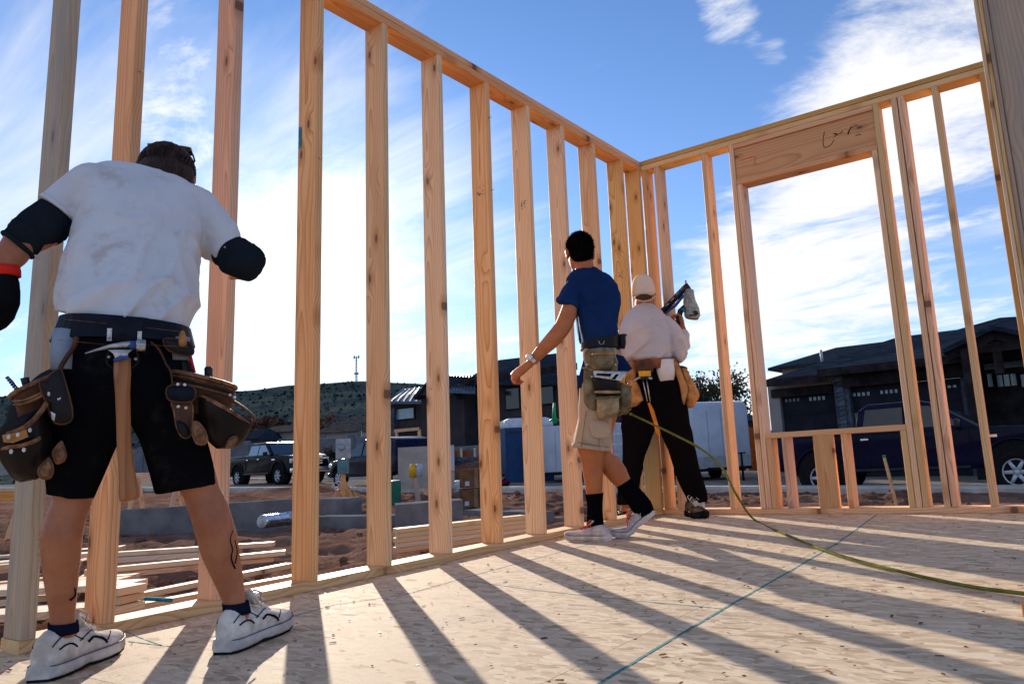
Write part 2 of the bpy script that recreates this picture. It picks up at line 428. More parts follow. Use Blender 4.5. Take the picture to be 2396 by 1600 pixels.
M['dirt'] = dirt_mat()
M['chalk'] = pm('chalk', (0.02, 0.22, 0.22), 0.9, var=0.35, vs=30)
M['concrete'] = pm('concrete', (0.20, 0.195, 0.20), 0.9, var=0.2, vs=2.5, bump=0.3, bs=40)
M['asphalt'] = pm('asphalt', (0.24, 0.21, 0.18), 0.9, var=0.2, vs=1.5, bump=0.3, bs=80)
# cloth, skin, leather, tools
def cloth(name, color, rough=0.85, stain=None, stain_amt=0.35, weave=900, var=0.12, bumpy=0.25, folds=0.5):
    m, t = new_mat(name)
    P = t.tcn.outputs['Object']
    a = t.noise(P, 5.0, 5, 0.6); b = t.noise(P, 22.0, 4, 0.65); c = t.noise(P, weave, 2, 0.5)
    col = t.mix(t.smooth(a, 0.3, 0.7), tuple(x * (1 - var) for x in color), color)
    if stain:
        s1 = t.math('MULTIPLY', t.smooth(t.noise(t.mapping(P, (3, 1, 2)), 6.0, 7, 0.7), 0.5, 0.66), t.smooth(b, 0.4, 0.65))
        col = t.mix(t.math('MULTIPLY', s1, stain_amt), col, stain)
    t.set(t.bs.inputs['Base Color'], col); t.bs.inputs['Roughness'].default_value = rough
    t.bs.inputs['Specular IOR Level'].default_value = 0.0 if max(color) < .06 else 0.05
    f = t.noise(t.mapping(P, rot=(0.4, 0.3, 0.6), scale=(1.0, 2.6, 1.0)), 11.0, 4, 0.55, 0.6)
    h = t.math('ADD', t.math('MULTIPLY', f, folds), t.math('MULTIPLY', c, 0.02))
    t.set(t.bs.inputs['Normal'], t.bump(h, bumpy, 0.02))
    return m
def skin(name, color, red):
    m, t = new_mat(name); P = t.tcn.outputs['Object']
    a = t.noise(P, 9.0, 5, 0.6); b = t.noise(P, 70.0, 3, 0.6); c = t.noise(P, 420.0, 2, 0.5)
    col = t.mix(t.smooth(a, 0.3, 0.7), color, red)
    col = t.mix(t.math('MULTIPLY', t.smooth(b, 0.5, 0.75), 0.3), col, tuple(x * 0.7 for x in red))
    t.set(t.bs.inputs['Base Color'], col); t.bs.inputs['Roughness'].default_value = 0.5
    t.bs.inputs['Specular IOR Level'].default_value = 0.4
    t.bs.inputs['Subsurface Weight'].default_value = 0.0
    t.set(t.bs.inputs['Normal'], t.bump(t.math('ADD', b, t.math('MULTIPLY', c, 0.6)), 0.12, 0.004))
    return m
M['skin'] = skin('skin', (0.44, 0.165, 0.075), (0.34, 0.105, 0.046))
M['skin_tan'] = skin('skin_tan', (0.48, 0.16, 0.052), (0.38, 0.11, 0.034))
M['shirt_white'] = cloth('shirt_white', (0.70, 0.69, 0.71), stain=(0.42, 0.33, 0.27), stain_amt=0.55)
M['sleeve_black'] = cloth('sleeve_black', (0.016, 0.021, 0.028), folds=1.0, bumpy=0.5)
M['shorts_black'] = cloth('shorts_black', (0.006, 0.006, 0.008), folds=0.8, bumpy=0.35, stain=(0.2, 0.2, 0.2), stain_amt=0.06)
M['tee_blue'] = cloth('tee_blue', (0.009, 0.033, 0.118), var=0.25)
M['khaki'] = cloth('khaki', (0.50, 0.38, 0.27), stain=(0.28, 0.2, 0.13), stain_amt=0.35)
M['sweat_grey'] = cloth('sweat_grey', (0.56, 0.53, 0.55), stain=(0.42, 0.38, 0.36), stain_amt=0.3, weave=500)
M['pants_black'] = cloth('pants_black', (0.007, 0.006, 0.007), folds=1.0, bumpy=0.5)
M['tee_white'] = cloth('tee_white', (0.74, 0.72, 0.74))
M['sock_black'] = cloth('sock_black', (0.004, 0.004, 0.006))
M['sock_navy'] = cloth('sock_navy', (0.010, 0.013, 0.030))
M['denim'] = cloth('denim', (0.30, 0.36, 0.44), var=0.35)
M['cap_cream'] = cloth('cap_cream', (0.72, 0.61, 0.50), stain=(0.5, 0.36, 0.26), stain_amt=0.3)
M['hair_brown'] = pm('hair_brown', (0.045, 0.021, 0.012), 0.5, var=0.5, vs=30, bump=0.9, bs=25, bd=0.012, stretch=(9, 9, 1.2))
M['hair_black'] = pm('hair_black', (0.005, 0.004, 0.004), 0.6, var=0.4, vs=60, bump=0.6, bs=220, bd=0.004)
M['hair_auburn'] = pm('hair_auburn', (0.10, 0.035, 0.016), 0.55, var=0.4, vs=60, bump=0.6, bs=150, bd=0.004)
M['leather_black'] = pm('leather_black', (0.005, 0.005, 0.007), 0.34, spec=.18, var=0.5, vs=14, bump=0.35, bs=90, bd=0.004, color2=(0.014, 0.009, 0.007))
M['leather_navy'] = pm('leather_navy', (0.003, 0.005, 0.014), 0.36, spec=.15, var=0.4, vs=20, bump=0.3, bs=120, bd=0.003)
M['leather_brown'] = pm('leather_brown', (0.10, 0.036, 0.016), 0.45, spec=.2, var=0.5, vs=18, bump=0.45, bs=110, bd=0.004, color2=(0.055, 0.024, 0.015))
M['leather_trim'] = pm('leather_trim', (0.27, 0.125, 0.062), 0.55, spec=.15, var=0.4, vs=40, bump=0.4, bs=160, bd=0.003)
M['leather_tan'] = pm('leather_tan', (0.48, 0.235, 0.085), 0.6, var=0.4, vs=14, bump=0.4, bs=90, bd=0.004, color2=(0.30, 0.13, 0.045))
M['leather_rust'] = pm('leather_rust', (0.28, 0.085, 0.028), 0.55, var=0.4, vs=12, bump=0.3, bs=90, bd=0.003)
M['suede_olive'] = pm('suede_olive', (0.25, 0.205, 0.125), 0.85, var=0.4, vs=16, bump=0.35, bs=140, bd=0.003, color2=(0.13, 0.10, 0.055))
M['suede_tan'] = pm('suede_tan', (0.42, 0.31, 0.18), 0.85, var=0.3, vs=16, bump=0.35, bs=140, bd=0.003)
M['steel'] = pm('steel', (0.55, 0.55, 0.56), 0.38, metal=0.9, var=0.25, vs=30)
M['steel_blue'] = pm('steel_blue', (0.05, 0.13, 0.42), 0.4, metal=0.2, var=0.3, vs=60)
M['hickory'] = wood('hickory', (0.50, 0.215, 0.062), (0.24, 0.09, 0.028), knot=0, rough=0.45, grey=0.28)
M['white_metal'] = pm('white_metal', (0.75, 0.75, 0.75), 0.45, var=0.2, vs=60)
M['shoe_white'] = pm('shoe_white', (0.72, 0.69, 0.65), 0.6, var=0.25, vs=16, bump=0.25, bs=120, bd=0.003, color2=(0.48, 0.42, 0.36))
M['shoe_canvas'] = pm('shoe_canvas', (0.60, 0.52, 0.51), 0.85, var=0.2, vs=16, bump=0.25, bs=300, bd=0.002)
M['shoe_brown'] = pm('shoe_brown', (0.14, 0.10, 0.065), 0.75, var=0.4, vs=20, bump=0.3, bs=120, bd=0.003)
M['rubber_black'] = pm('rubber_black', (0.02, 0.02, 0.022), 0.7, var=0.3, vs=30)
M['rubber_white'] = pm('rubber_white', (0.66, 0.60, 0.56), 0.6, var=0.2, vs=16)
M['lace_white'] = pm('lace_white', (0.70, 0.66, 0.62), 0.85, var=0.2, vs=60)
M['lace_red'] = pm('lace_red', (0.75, 0.09, 0.03), 0.8, var=0.2, vs=60)
M['red_knit'] = cloth('red_knit', (0.78, 0.03, 0.02), bumpy=0.4)
M['glove_black'] = cloth('glove_black', (0.010, 0.012, 0.014), folds=1.0, bumpy=0.4)
M['plastic_black'] = pm('plastic_black', (0.02, 0.022, 0.026), 0.35, var=0.3, vs=20)
M['plastic_grey'] = pm('plastic_grey', (0.27, 0.33, 0.34), 0.5, var=0.25, vs=40, color2=(0.15, 0.18, 0.18))
M['plastic_teal'] = pm('plastic_teal', (0.02, 0.28, 0.36), 0.4, var=0.3, vs=30)
M['plastic_yellow'] = pm('plastic_yellow', (0.75, 0.42, 0.02), 0.4, var=0.2, vs=30)
M['plastic_orange'] = pm('plastic_orange', (0.80, 0.24, 0.015), 0.45, var=0.15, vs=30)
M['plastic_red'] = pm('plastic_red', (0.65, 0.03, 0.03), 0.4, var=0.15, vs=30)
M['lens'] = pm('lens', (0.03, 0.05, 0.055), 0.08, var=0.1, coat=1.0)
M['ink'] = pm('ink', (0.012, 0.012, 0.014), 0.7, var=0.1)
M['ink_red'] = pm('ink_red', (0.62, 0.03, 0.02), 0.7, var=0.1)
# ------------------------------------------------------------------ deck and stud walls
HS = 2.637; SP = 0.378; Y0 = -0.308; DW = 0.128; TH = 0.036; PT = 0.036
def ground_z(x, y):
    xx = min(max(x, -60), 12); yy = min(max(y, -8), 17.0)
    return -0.30 - 0.0246 * (yy + 0.85) - 0.0212 * (xx + 4.5)
deck = tag(link('subfloor', None), kind='structure'); deck.location = (0, 0, 0)
pw, pl = 1.13, 2.27
k = 0
for i in range(-1, 4):
    off = 0.0 if i % 2 == 0 else pl / 2
    for j in range(-4, 2):
        x0 = -DW - 0.02 + i * pw + 0.62; y0 = j * pl - off + 0.6
        x1 = x0 + pw; y1 = y0 + pl
        x0 = max(x0, -DW - 0.012); x1 = min(x1, 4.6); y0 = max(y0, -8.5); y1 = min(y1, DW + 0.012)
        if x1 - x0 < 0.02 or y1 - y0 < 0.02: continue
        mb = MB(); g = 0.001
        mb.box(((x0 + x1) / 2, (y0 + y1) / 2, -0.009), (x1 - x0 - 2 * g, y1 - y0 - 2 * g, 0.018))
        mb.build('osb_panel', M['osb'], deck)
jo = MB()
jo.b2((-DW, -8.4, -0.245), (-DW + 0.038, DW, -0.0185)); jo.b2((-DW + 0.038, DW - 0.038, -0.245), (4.55, DW, -0.0185)); jo.b2((4.5, -8.4, -0.245), (4.55, DW - .038, -0.0185)); jo.b2((-DW + .038, -8.4, -0.245), (4.5, -8.36, -0.0185))
jo.build('rim_joist', M['pine_pale'], deck)
fd = MB(); fd.b2((-DW + 0.01, -8.4, -1.6), (4.5, DW - 0.01, -0.247)); fd.build('foundation', M['concrete'], deck)

stud_y = {k: Y0 - SP * (11 - k) for k in range(1, 12)}; stud_y[1] += 0.181; stud_y[2] += 0.013; stud_y[12] = -0.040
Y_END = stud_y[1] - 0.004
lw = thing('stud_wall', 'long open stud wall running from the left edge into the corner', 'stud wall', (0, Y_END, 0))
board('bottom_plate', M['pine'], (-DW / 2, Y_END, PT / 2), (-DW / 2, DW, PT / 2), (1, 0, 0), DW, PT, lw)
rng = random.Random(5)
for k in range(1, 13):
    y = stud_y[k]; mt = M['pine_grey'] if k == 1 else (M['pine_orange'] if k == 12 else M['pine'])
    dx = rng.uniform(-.002, .002) if k > 1 else 0
    board('stud', mt, (-DW / 2 + rng.uniform(-.0015, .0015), y + TH / 2, PT + 0.001), (-DW / 2 + dx, y + TH / 2 + rng.uniform(-.004, .004), HS - .0005), (1, 0, 0), DW, TH, lw)
board('top_plate', M['pine_orange'], (-DW / 2, -2.9 - 0.75, HS + PT / 2), (-DW / 2, DW, HS + PT / 2), (1, 0, 0), DW, PT, lw)
board('top_plate', M['pine'], (-DW / 2 - .002, Y_END, HS + PT * 1.5 + .002), (-DW / 2 - .002, -.003, HS + PT * 1.5 + .002), (1, 0, 0), DW, PT, lw)
board('top_plate', M['pine_orange'], (-DW / 2, Y_END, HS + PT / 2), (-DW / 2, -2.9 - 0.752, HS + PT / 2), (1, 0, 0), DW, PT, lw)

rw = thing('stud_wall', 'stud wall with a framed window opening meeting the corner', 'stud wall', (0, DW / 2, 0))
XE = 3.4
def rstud(name, mt, x, z0, z1, x1=None, dz=0):
    return board(name, mt, (x + TH / 2, DW / 2, z0), ((x if x1 is None else x1) + TH / 2, DW / 2, z1), (0, 1, 0), DW, TH, rw)
board('bottom_plate', M['pine'], (0.002, DW / 2, PT / 2), (XE, DW / 2, PT / 2), (0, 1, 0), DW, PT, rw)
board('top_plate', M['pine'], (0.002, DW / 2, HS + PT / 2), (XE, DW / 2, HS + PT / 2), (0, 1, 0), DW, PT, rw)
board('top_plate', M['pine_orange'], (-DW, DW / 2, HS + PT * 1.5 + .003), (XE, DW / 2, HS + PT * 1.5 + .003), (0, 1, 0), DW, PT, rw)
for nm, mt, x in (('stud', 'pine_orange', 0.002), ('stud', 'pine', 0.116), ('stud', 'pine', 0.521), ('king_stud', 'pine', 0.743), ('king_stud', 'pine', 1.771),
                  ('stud', 'pine', 1.888), ('stud', 'pine', 1.930), ('stud', 'pine', 2.135), ('stud', 'pine_orange', 2.41), ('stud', 'pine', 2.75), ('stud', 'pine', 3.1)):
    rstud(nm, M[mt], x, PT + .001, HS - .0005)
HB = 2.322
rstud('trimmer', M['pine'], 0.783, PT + .001, HB); rstud('trimmer', M['pine'], 1.731, PT + .001, HB)
board('header_plate', M['pine'], (0.782, DW / 2, HB + PT / 2 + .001), (1.769, DW / 2, HB + PT / 2 + .001), (0, 1, 0), DW, PT, rw)
hdr = board('header', M['pine_header'], (0.782, DW / 2 + .004, (HB + PT + HS - .034) / 2), (1.769, DW / 2 + .004, (HB + PT + HS - .034) / 2), (0, 0, 1), HS - .036 - HB - PT - .004, DW - .02, rw)
board('header_plate', M['pine'], (0.782, DW / 2, HS - .0185), (1.769, DW / 2, HS - .0185), (0, 1, 0), DW, .034, rw)
board('sill_plate', M['pine'], (0.821, DW / 2, .518), (1.729, DW / 2, .518), (0, 1, 0), DW, PT, rw)
for nm, mt, x in (('cripple', 'pine_orange', 0.822), ('cripple', 'pine', 0.932), ('cripple', 'pine', 1.327), ('cripple', 'pine_orange', 1.692)):
    rstud(nm, M[mt], x, PT + .001, .4995)
board('cripple', M['pine_orange'], (1.21, .019, PT + .001), (1.21, .019, .4995), (1, 0, 0), .132, TH, rw)

ew = thing('timber_post', 'close weathered grey built-up timber post at the right edge', 'post', (2.60, -2.23, 0))
for i, (x0_, t_, m_) in enumerate(((2.536, .0115, 'pine_pale'), (2.5482, .0115, 'pine'), (2.5604, .0125, 'pine_grey'))):  # pale plies put the brightly lit edge into colour; studs beside them stay grey
    board('ply', M[m_], (x0_ + t_ / 2, -2.23 + .003 * i, 0.001), (x0_ + t_ / 2, -2.23 + .003 * i, HS + .06), (0, 1, 0), .14, t_, ew, ch=.0015)
board('stud', M['pine_grey'], (2.573 + .14, -2.262, 0.001), (2.573 + .14, -2.262, HS + .06), (1, 0, 0), .28, .036, ew)
board('stud', M['pine_grey'], (2.573 + .14, -2.20, 0.001), (2.573 + .14, -2.20, HS + .06), (1, 0, 0), .28, .036, ew)
# ------------------------------------------------------------------ ground
def axis_pts(a, b, fine, lo, hi, grow=1.25):
    pts = list(np.arange(a, b + 1e-6, fine)); s = fine
    while pts[-1] < hi: s *= grow; pts.append(pts[-1] + s)
    s = fine; 
    while pts[0] > lo: s *= grow; pts.insert(0, pts[0] - s)
    return pts
MOUNDS = []   # (x, y, rx, ry, h)
def mound(u, v, rx, ry, h, zoff=0.0):
    p = on_ground(u, v); MOUNDS.append((p.x, p.y, rx, ry, h))
def on_ground(u, v):
    d = ray(u, v); t = 1.0; lo, hi = 0.5, 3000.0
    for _ in range(60):
        t = (lo + hi) / 2; P = CAM + d * t
        if P[2] < ground_z(P[0], P[1]): hi = t
        else: lo = t
    return Vector(CAM + d * hi)
mound(720, 1150, 2.2, 1.1, 0.28); mound(560, 1165, 2.5, 0.8, 0.14); mound(945, 1172, 2.0, 0.9, 0.25)
mound(2050, 1165, 2.4, 0.55, 0.20); mound(2330, 1150, 1.8, 0.7, 0.30); mound(1830, 1150, 1.6, 0.6, 0.12); mound(1600, 1150, 2.0, 0.6, .1)
mound(1330, 1165, 2.2, 0.8, 0.16)
def dirt_h(x, y):
    z = ground_z(x, y)
    near = min(1.0, max(0.0, (11.0 - y) / 1.2)) if x > -60 else 0.0
    if near > 0:
        n = mnoise.fractal(Vector((x * 0.55, y * 0.55, 0.3)), 0.9, 2.0, 4)
        n2 = mnoise.turbulence(Vector((x * 2.3, y * 2.3, 4.1)), 4, False)
        z += near * (n * 0.055 + (n2 - 0.8) * 0.075)
        for mx, my, rx, ry, h in MOUNDS:
            q = ((x - mx) / rx) ** 2 + ((y - my) / ry) ** 2
            if q < 4: z += h * math.exp(-q * 1.3) * (0.75 + 0.6 * mnoise.fractal(Vector((x * 3, y * 3, 2)), 0.8, 2.0, 3))
    return z
xs = axis_pts(-15.0, 4.0, 0.10, -2500, 2500); ys = axis_pts(-3.0, 12.5, 0.10, -2500, 2500)
rows = []
for y in ys:
    row = []
    for x in xs:
        inside = -DW - 0.25 < x < 4.5 and -8.4 < y < DW + 0.25
        z = dirt_h(x, y)
        if inside: z = min(z, -0.5)
        row.append((x, y, z))
    rows.append(row)
g = MB().grid(rows); gr = g.build('ground', M['dirt'], None, fix=False); tag(gr, kind='structure')
# ------------------------------------------------------------------ people
class Man:
    """maps outline points onto an upright plane through the person, with a depth offset away from the viewer"""
    def __init__(s, g):
        s.G = Vector(g); n = s.G - Vector(CAM); n.z = 0; s.n = n.normalized(); s.e = Vector((s.n.y, -s.n.x, 0))
    def P(s, u, v, dd=0.0): return on_plane(u, v, s.G + s.n * dd, s.n)
    def ring(s, uL, vL, uR, vR, dd, rd, n=20, pw=2.3, ddR=None, grow=0.0):
        a = s.P(uL, vL, dd); b = s.P(uR, vR, dd if ddR is None else ddR)
        c = (a + b) / 2; h = (b - a) / 2; L = h.length; h = h * ((L + grow) / L)
        fd = s.n - h.normalized() * s.n.dot(h.normalized()); fd.normalize()
        out = []
        for i in range(n):
            t = 2 * math.pi * i / n; ct, st = math.cos(t), math.sin(t)
            x = math.copysign(abs(ct) ** (2 / pw), ct); y = math.copysign(abs(st) ** (2 / pw), st)
            out.append(c + h * x + fd * (rd + grow) * y)
        return out
    def loft(s, mb, secs, **kw): return mb.loft([s.ring(*q, **kw) for q in secs])
    def poly(s, mb, pts, dd, thick):
        """leather or cloth piece cut to an outline, thickened away from the viewer; dd may vary per point"""
        v = [s.P(p[0], p[1], dd + (p[2] if len(p) > 2 else 0)) for p in pts]; n = len(v)
        b = [q + s.n * thick for q in v]
        c0 = sum(v, Vector()) / n - s.n * 0.004; c1 = sum(b, Vector()) / n
        vs = v + b + [c0, c1]
        fs = [(i, (i + 1) % n, n + (i + 1) % n, n + i) for i in range(n)] + [((i + 1) % n, i, 2 * n) for i in range(n)] + [(n + i, n + (i + 1) % n, 2 * n + 1) for i in range(n)]
        return mb.add(vs, fs)
    def pad(s, mb, pts, dd, thick, bulge=.010):
        """soft leather piece: rounded outline, swelling towards the viewer"""
        q = [p if len(p) > 2 else (*p, 0.0) for p in pts]; c3 = smooth_pts(q[-1:] + q + q[:2], 4); c3 = c3[4:4 + 4 * len(q)]
        cu = sum(p[0] for p in c3) / len(c3); cv = sum(p[1] for p in c3) / len(c3)
        def rg(k, d): return [s.P(cu + (p[0] - cu) * k, cv + (p[1] - cv) * k, dd + p[2] + d) for p in c3]
        return mb.loft([rg(.5, thick), rg(.96, thick), rg(1.0, thick * .6), rg(1.0, 0), rg(.90, -bulge * .45), rg(.62, -bulge * .9), rg(.3, -bulge), rg(.02, -bulge)])
    def line(s, mb, pts, r, n=6, flat=1.0, dd=0.0):
        return mb.tube([s.P(p[0], p[1], dd + (p[2] if len(p) > 2 else 0)) for p in pts], r, n, flat=flat)
def smooth_pts(pts, k=3):
    """Catmull-Rom through points of any dimension"""
    out = []
    for i in range(len(pts) - 1):
        p0, p1, p2, p3 = pts[max(i - 1, 0)], pts[i], pts[i + 1], pts[min(i + 2, len(pts) - 1)]
        for j in range(k):
            t = j / k
            out.append(tuple(0.5 * (2 * b + (c - a) * t + (2 * a - 5 * b + 4 * c - d) * t * t + (3 * b - a - 3 * c + d) * t ** 3) for a, b, c, d in zip(p0, p1, p2, p3)))
    out.append(tuple(pts[-1])); return out
def wrinkle(me, amp, scale, along, stretch=3.0, seed=0.0, mask=None):
    """push cloth in and out in long folds running along a direction"""
    al = Vector(along).normalized(); n = len(me.vertices)
    nor = [v.normal.copy() for v in me.vertices]
    for v, nn in zip(me.vertices, nor):
        p = v.co; q = p - al * p.dot(al) * (1 - 1 / stretch)
        w0 = mnoise.noise(p * scale * 0.35 + Vector((0, seed, 3.1)))
        f = mnoise.noise(q * scale + al.orthogonal() * w0 * 1.2 + Vector((seed, seed * 2, 0)))
        f = max(0.0, 1.0 - abs(f) * 2.6) ** 1.6 * (0.65 + 0.7 * w0) - 0.25
        k = amp if mask is None else amp * mask(p)
        v.co = p + nn * f * k
    me.update()
def head_parts(mb, c, fwd, up, h=0.225, wd=0.155, dp=0.19):
    """skull, jaw, brow, nose, mouth and ears about the centre c"""
    f = Vector(fwd).normalized(); u = Vector(up); u = (u - f * u.dot(f)).normalized(); r = f.cross(u)
    def ell(off, rad, n=16, m=10):
        o = Vector(c) + f * off[0] + r * off[1] + u * off[2]
        rings = []
        for k in range(m + 1):
            th = math.pi * k / m; rr = max(math.sin(th), 0.02)
            rings.append([o + f * rad[0] * rr * math.cos(2 * math.pi * i / n) + r * rad[1] * rr * math.sin(2 * math.pi * i / n) - u * rad[2] * math.cos(th) for i in range(n)])
        mb.loft(rings)
    ell((-0.005, 0, 0.03), (dp * 0.5, wd * 0.5, h * 0.40)); ell((0.025, 0, -0.035), (dp * 0.36, wd * 0.40, h * 0.36))
    ell((0.055, 0, -0.085), (dp * 0.20, wd * 0.26, 0.026)); ell((0.092, 0, -0.015), (0.018, 0.014, 0.026)); ell((0.10, 0, -0.028), (0.014, 0.016, 0.011))
    ell((0.082, 0, 0.018), (0.014, wd * 0.36, 0.010)); ell((0.088, 0, -0.062), (0.008, 0.024, 0.006)); ell((0.086, 0, -0.072), (0.008, 0.022, 0.006))
    for sd in (-1, 1):
        ell((0.080, sd * 0.032, 0.002), (0.008, 0.013, 0.007), 10, 6)
        ell((-0.006, sd * wd * 0.51, -0.012), (0.019, 0.010, 0.032), 10, 8); ell((-0.002, sd * wd * 0.53, 0.006), (0.020, 0.009, 0.018), 10, 8)
    return f, r, u
def hand_parts(mb, wrist, direction, palm_n, side, curl=1.0, L=0.185, spread=0.02):
    """palm and five jointed fingers; palm_n is the way the palm faces, side the thumb's side"""
    d = Vector(direction).normalized(); pn = Vector(palm_n); pn = (pn - d * pn.dot(d)).normalized(); s = d.cross(pn).normalized() * side
    w0 = Vector(wrist); pl = L * 0.50
    rings = []
    for t, hw, ht in ((-0.1, 0.026, 0.021), (0.15, 0.031, 0.021), (0.5, 0.041, 0.021), (0.85, 0.044, 0.019), (1.05, 0.040, 0.013)):
        c = w0 + d * pl * t
        rings.append([c + s * hw * math.cos(2 * math.pi * i / 14) + pn * ht * math.sin(2 * math.pi * i / 14) for i in range(14)])
    mb.loft(rings)
    for k, (off, ln, rr) in enumerate(((0.031, 0.42, 0.0092), (0.0105, 0.47, 0.0096), (-0.0105, 0.44, 0.0092), (-0.031, 0.35, 0.0082))):
        p = w0 + d * pl * 0.92 + s * off; pts = [w0 + d * pl * 0.6 + s * off * 0.9, p]; a = 0.0
        for j, q in enumerate((0.42, 0.33, 0.25)):
            a += curl * (0.55, 0.85, 0.55)[j] * (1 + 0.06 * k)
            p = p + (d * math.cos(a) + pn * math.sin(a)) * (L * ln * q); pts.append(p)
        mb.tube(pts, [rr * 1.05, rr * 1.1, rr, rr * 0.92, rr * 0.72], 8)
    p = w0 + d * pl * 0.22 + s * 0.022
    t1 = p + (d * 0.75 + s * 0.55 + pn * 0.35) * 0.045; t2 = t1 + (d * 0.95 + pn * 0.45 * curl + s * 0.05) * 0.034; t3 = t2 + (d * 0.8 + pn * 0.6 * curl) * 0.026
    mb.tube([p, t1, t2, t3], [0.015, 0.0125, 0.0108, 0.008], 8)
def shoe(parent, heel, toe, up=(0, 0, 1), L=0.30, upper=None, sole=None, lace=None, hi=1.0, sole_h=0.028, chunk=0.0, wd=1.0, bend=0.0, pads=None, trim=None):
    """lace-up shoe: heel and toe are points of the sole; bend lifts the heel about the ball"""
    h = Vector(heel); f = (Vector(toe) - h); f = f.normalized(); u = Vector(up); u = (u - f * u.dot(f)).normalized(); r = f.cross(u)
    def pt(x, y, z):
        X = x * L
        if bend and x < 0.66:
            d = (0.66 - x) * L; a = bend * min(1.0, d / (0.18 * L)); base = 0.66 * L - d * math.cos(a)
            return h + f * (base - z * math.sin(a) * -1.0) + r * y + u * (z * math.cos(a) + d * math.sin(a))
        return h + f * X + r * y + u * z
    secs = [(0.0, .020, .072), (.03, .030, .090), (.10, .036, .098), (.20, .038, .096), (.30, .037, .090), (.40, .039, .084), (.52, .043, .074), (.66, .049, .060), (.80, .049, .050), (.90, .042, .043), (.97, .028, .036), (1.0, .012, .028)]
    spring = lambda x: 0.012 * max(0, (x - .72) / .28) ** 2
    XS = [q[0] for q in secs]; HW = [q[1] * wd for q in secs]; HT = [q[2] for q in secs]
    def surf(x, t, out=0.0):
        """point of the upper at station x and girth angle t (0 right side, pi/2 top, pi left side)"""
        hw = float(np.interp(x, XS, HW)); ht = sole_h + (float(np.interp(x, XS, HT)) - .02) * hi; z0 = sole_h * 0.55 + spring(x); c, s_ = math.cos(t), math.sin(t)
        y = (hw + out) * math.copysign(abs(c) ** 0.7, c) * (1.0 if s_ < 0.2 else 1.0 - 0.34 * s_)
        z = (z0 + ht) / 2 + (ht - z0) / 2 * math.copysign(abs(s_) ** 0.75, s_) + spring(x)
        return pt(x, y, z)
    mb = MB(); mb.loft([[surf(x, 2 * math.pi * i / 18) for i in range(18)] for x in sorted(XS + [.015, .06, .15, .25, .35, .46, .59, .73, .85, .94, .985])]); up_o = mb.build('shoe', upper, parent)
    ms = MB(); rings = []; ob = MB(); orings = []
    for x, hw, ht in secs:
        hw = hw * wd + 0.005 + chunk; zb = spring(x) * 1.2 + (0.004 if .30 < x < .48 else 0); rg = []; xx = x if 0 < x < 1 else (x - .015 if x == 0 else x + .012)
        for y, z in ((-hw * .93, zb + .006), (hw * .93, zb + .006), (hw * (1 + .03 * (x < .25)), zb + .012), (hw * .97, sole_h + spring(x)), (hw * .80, sole_h + .005 + spring(x)), (-hw * .80, sole_h + .005 + spring(x)), (-hw * .97, sole_h + spring(x)), (-hw * (1 + .03 * (x < .25)), zb + .012)):
            rg.append(pt(xx, y, z))
        rings.append(rg); orings.append([pt(xx, y, z) for y, z in ((-hw * .92, zb), (hw * .92, zb), (hw * .96, zb + .0065), (-hw * .96, zb + .0065))])
    ms.loft(rings); so = ms.build('sole', sole, up_o)
    wl = MB(); ring_ = []
    for sd in (-1, 1):
        for x, hw, ht in (secs if sd < 0 else secs[::-1]): ring_.append(pt(x, sd * (hw * wd + .0035 + chunk * .6), sole_h + .0035 + spring(x)))
    wl.tube(ring_ + ring_[:1], .0013, 5); wl.build('welt', M['leather_brown'], up_o); ob.loft(orings, smooth=False); ob.build('outsole', M['rubber_black'] if pads is not None else sole, up_o)
    if trim is not None:
        for sd in (0, 1):
            mir = (lambda t: t) if sd == 0 else (lambda t: math.pi - t)
            for curve, r_ in (([(.30, .15), (.40, .42), (.50, .85), (.57, 1.15)], .0016), ([(.62, .05), (.70, .45), (.78, .85), (.84, 1.2)], .0014), ([(.02, .35), (.12, .55), (.24, .50), (.34, .20)], .0016), ([(.40, .05), (.48, .28), (.56, .20), (.62, -.05)], .0032), ([(.06, .05), (.16, .12), (.26, -.02)], .0022)):
                q = smooth_pts(curve, 4); k = MB(); k.tube([surf(x, mir(t), .0006) for x, t in q], r_, 5); k.build('seam', trim, up_o)
    la = MB()
    for k in range(5):
        x = 0.36 + 0.065 * k; z = sole_h + (.082 - .0085 * k) * hi
        for sd in (-1, 1):
            la.tube([pt(x, sd * .024 * wd, z - .013), pt(x + .012, sd * .008, z + .004), pt(x + .03, -sd * .018 * wd, z - .010)], 0.0030, 6)
    for sd in (-1, 1):
        z = sole_h + .088 * hi
        la.tube([pt(.36, 0, z), pt(.34, sd * .022, z + .020), pt(.37, sd * .040, z + .010), pt(.40, sd * .030, z - .012)], 0.0030, 6)
        la.tube([pt(.36, 0, z), pt(.40, sd * .014, z + .008), pt(.45, sd * .034, z - .016)], 0.0028, 6)
    la.build('lace', lace, up_o)
    tg = MB(); tg.tube([pt(.46, 0, sole_h + .066 * hi), pt(.38, 0, sole_h + .084 * hi), pt(.31, 0, sole_h + .108 * hi)], [.020, .024, .020], 10, flat=.3, up=u); tg.build('tongue', upper, up_o)
    return up_o, pt
def rivet(mb, p, n, r=0.0045): mb.ball(p, r, 8, 5)
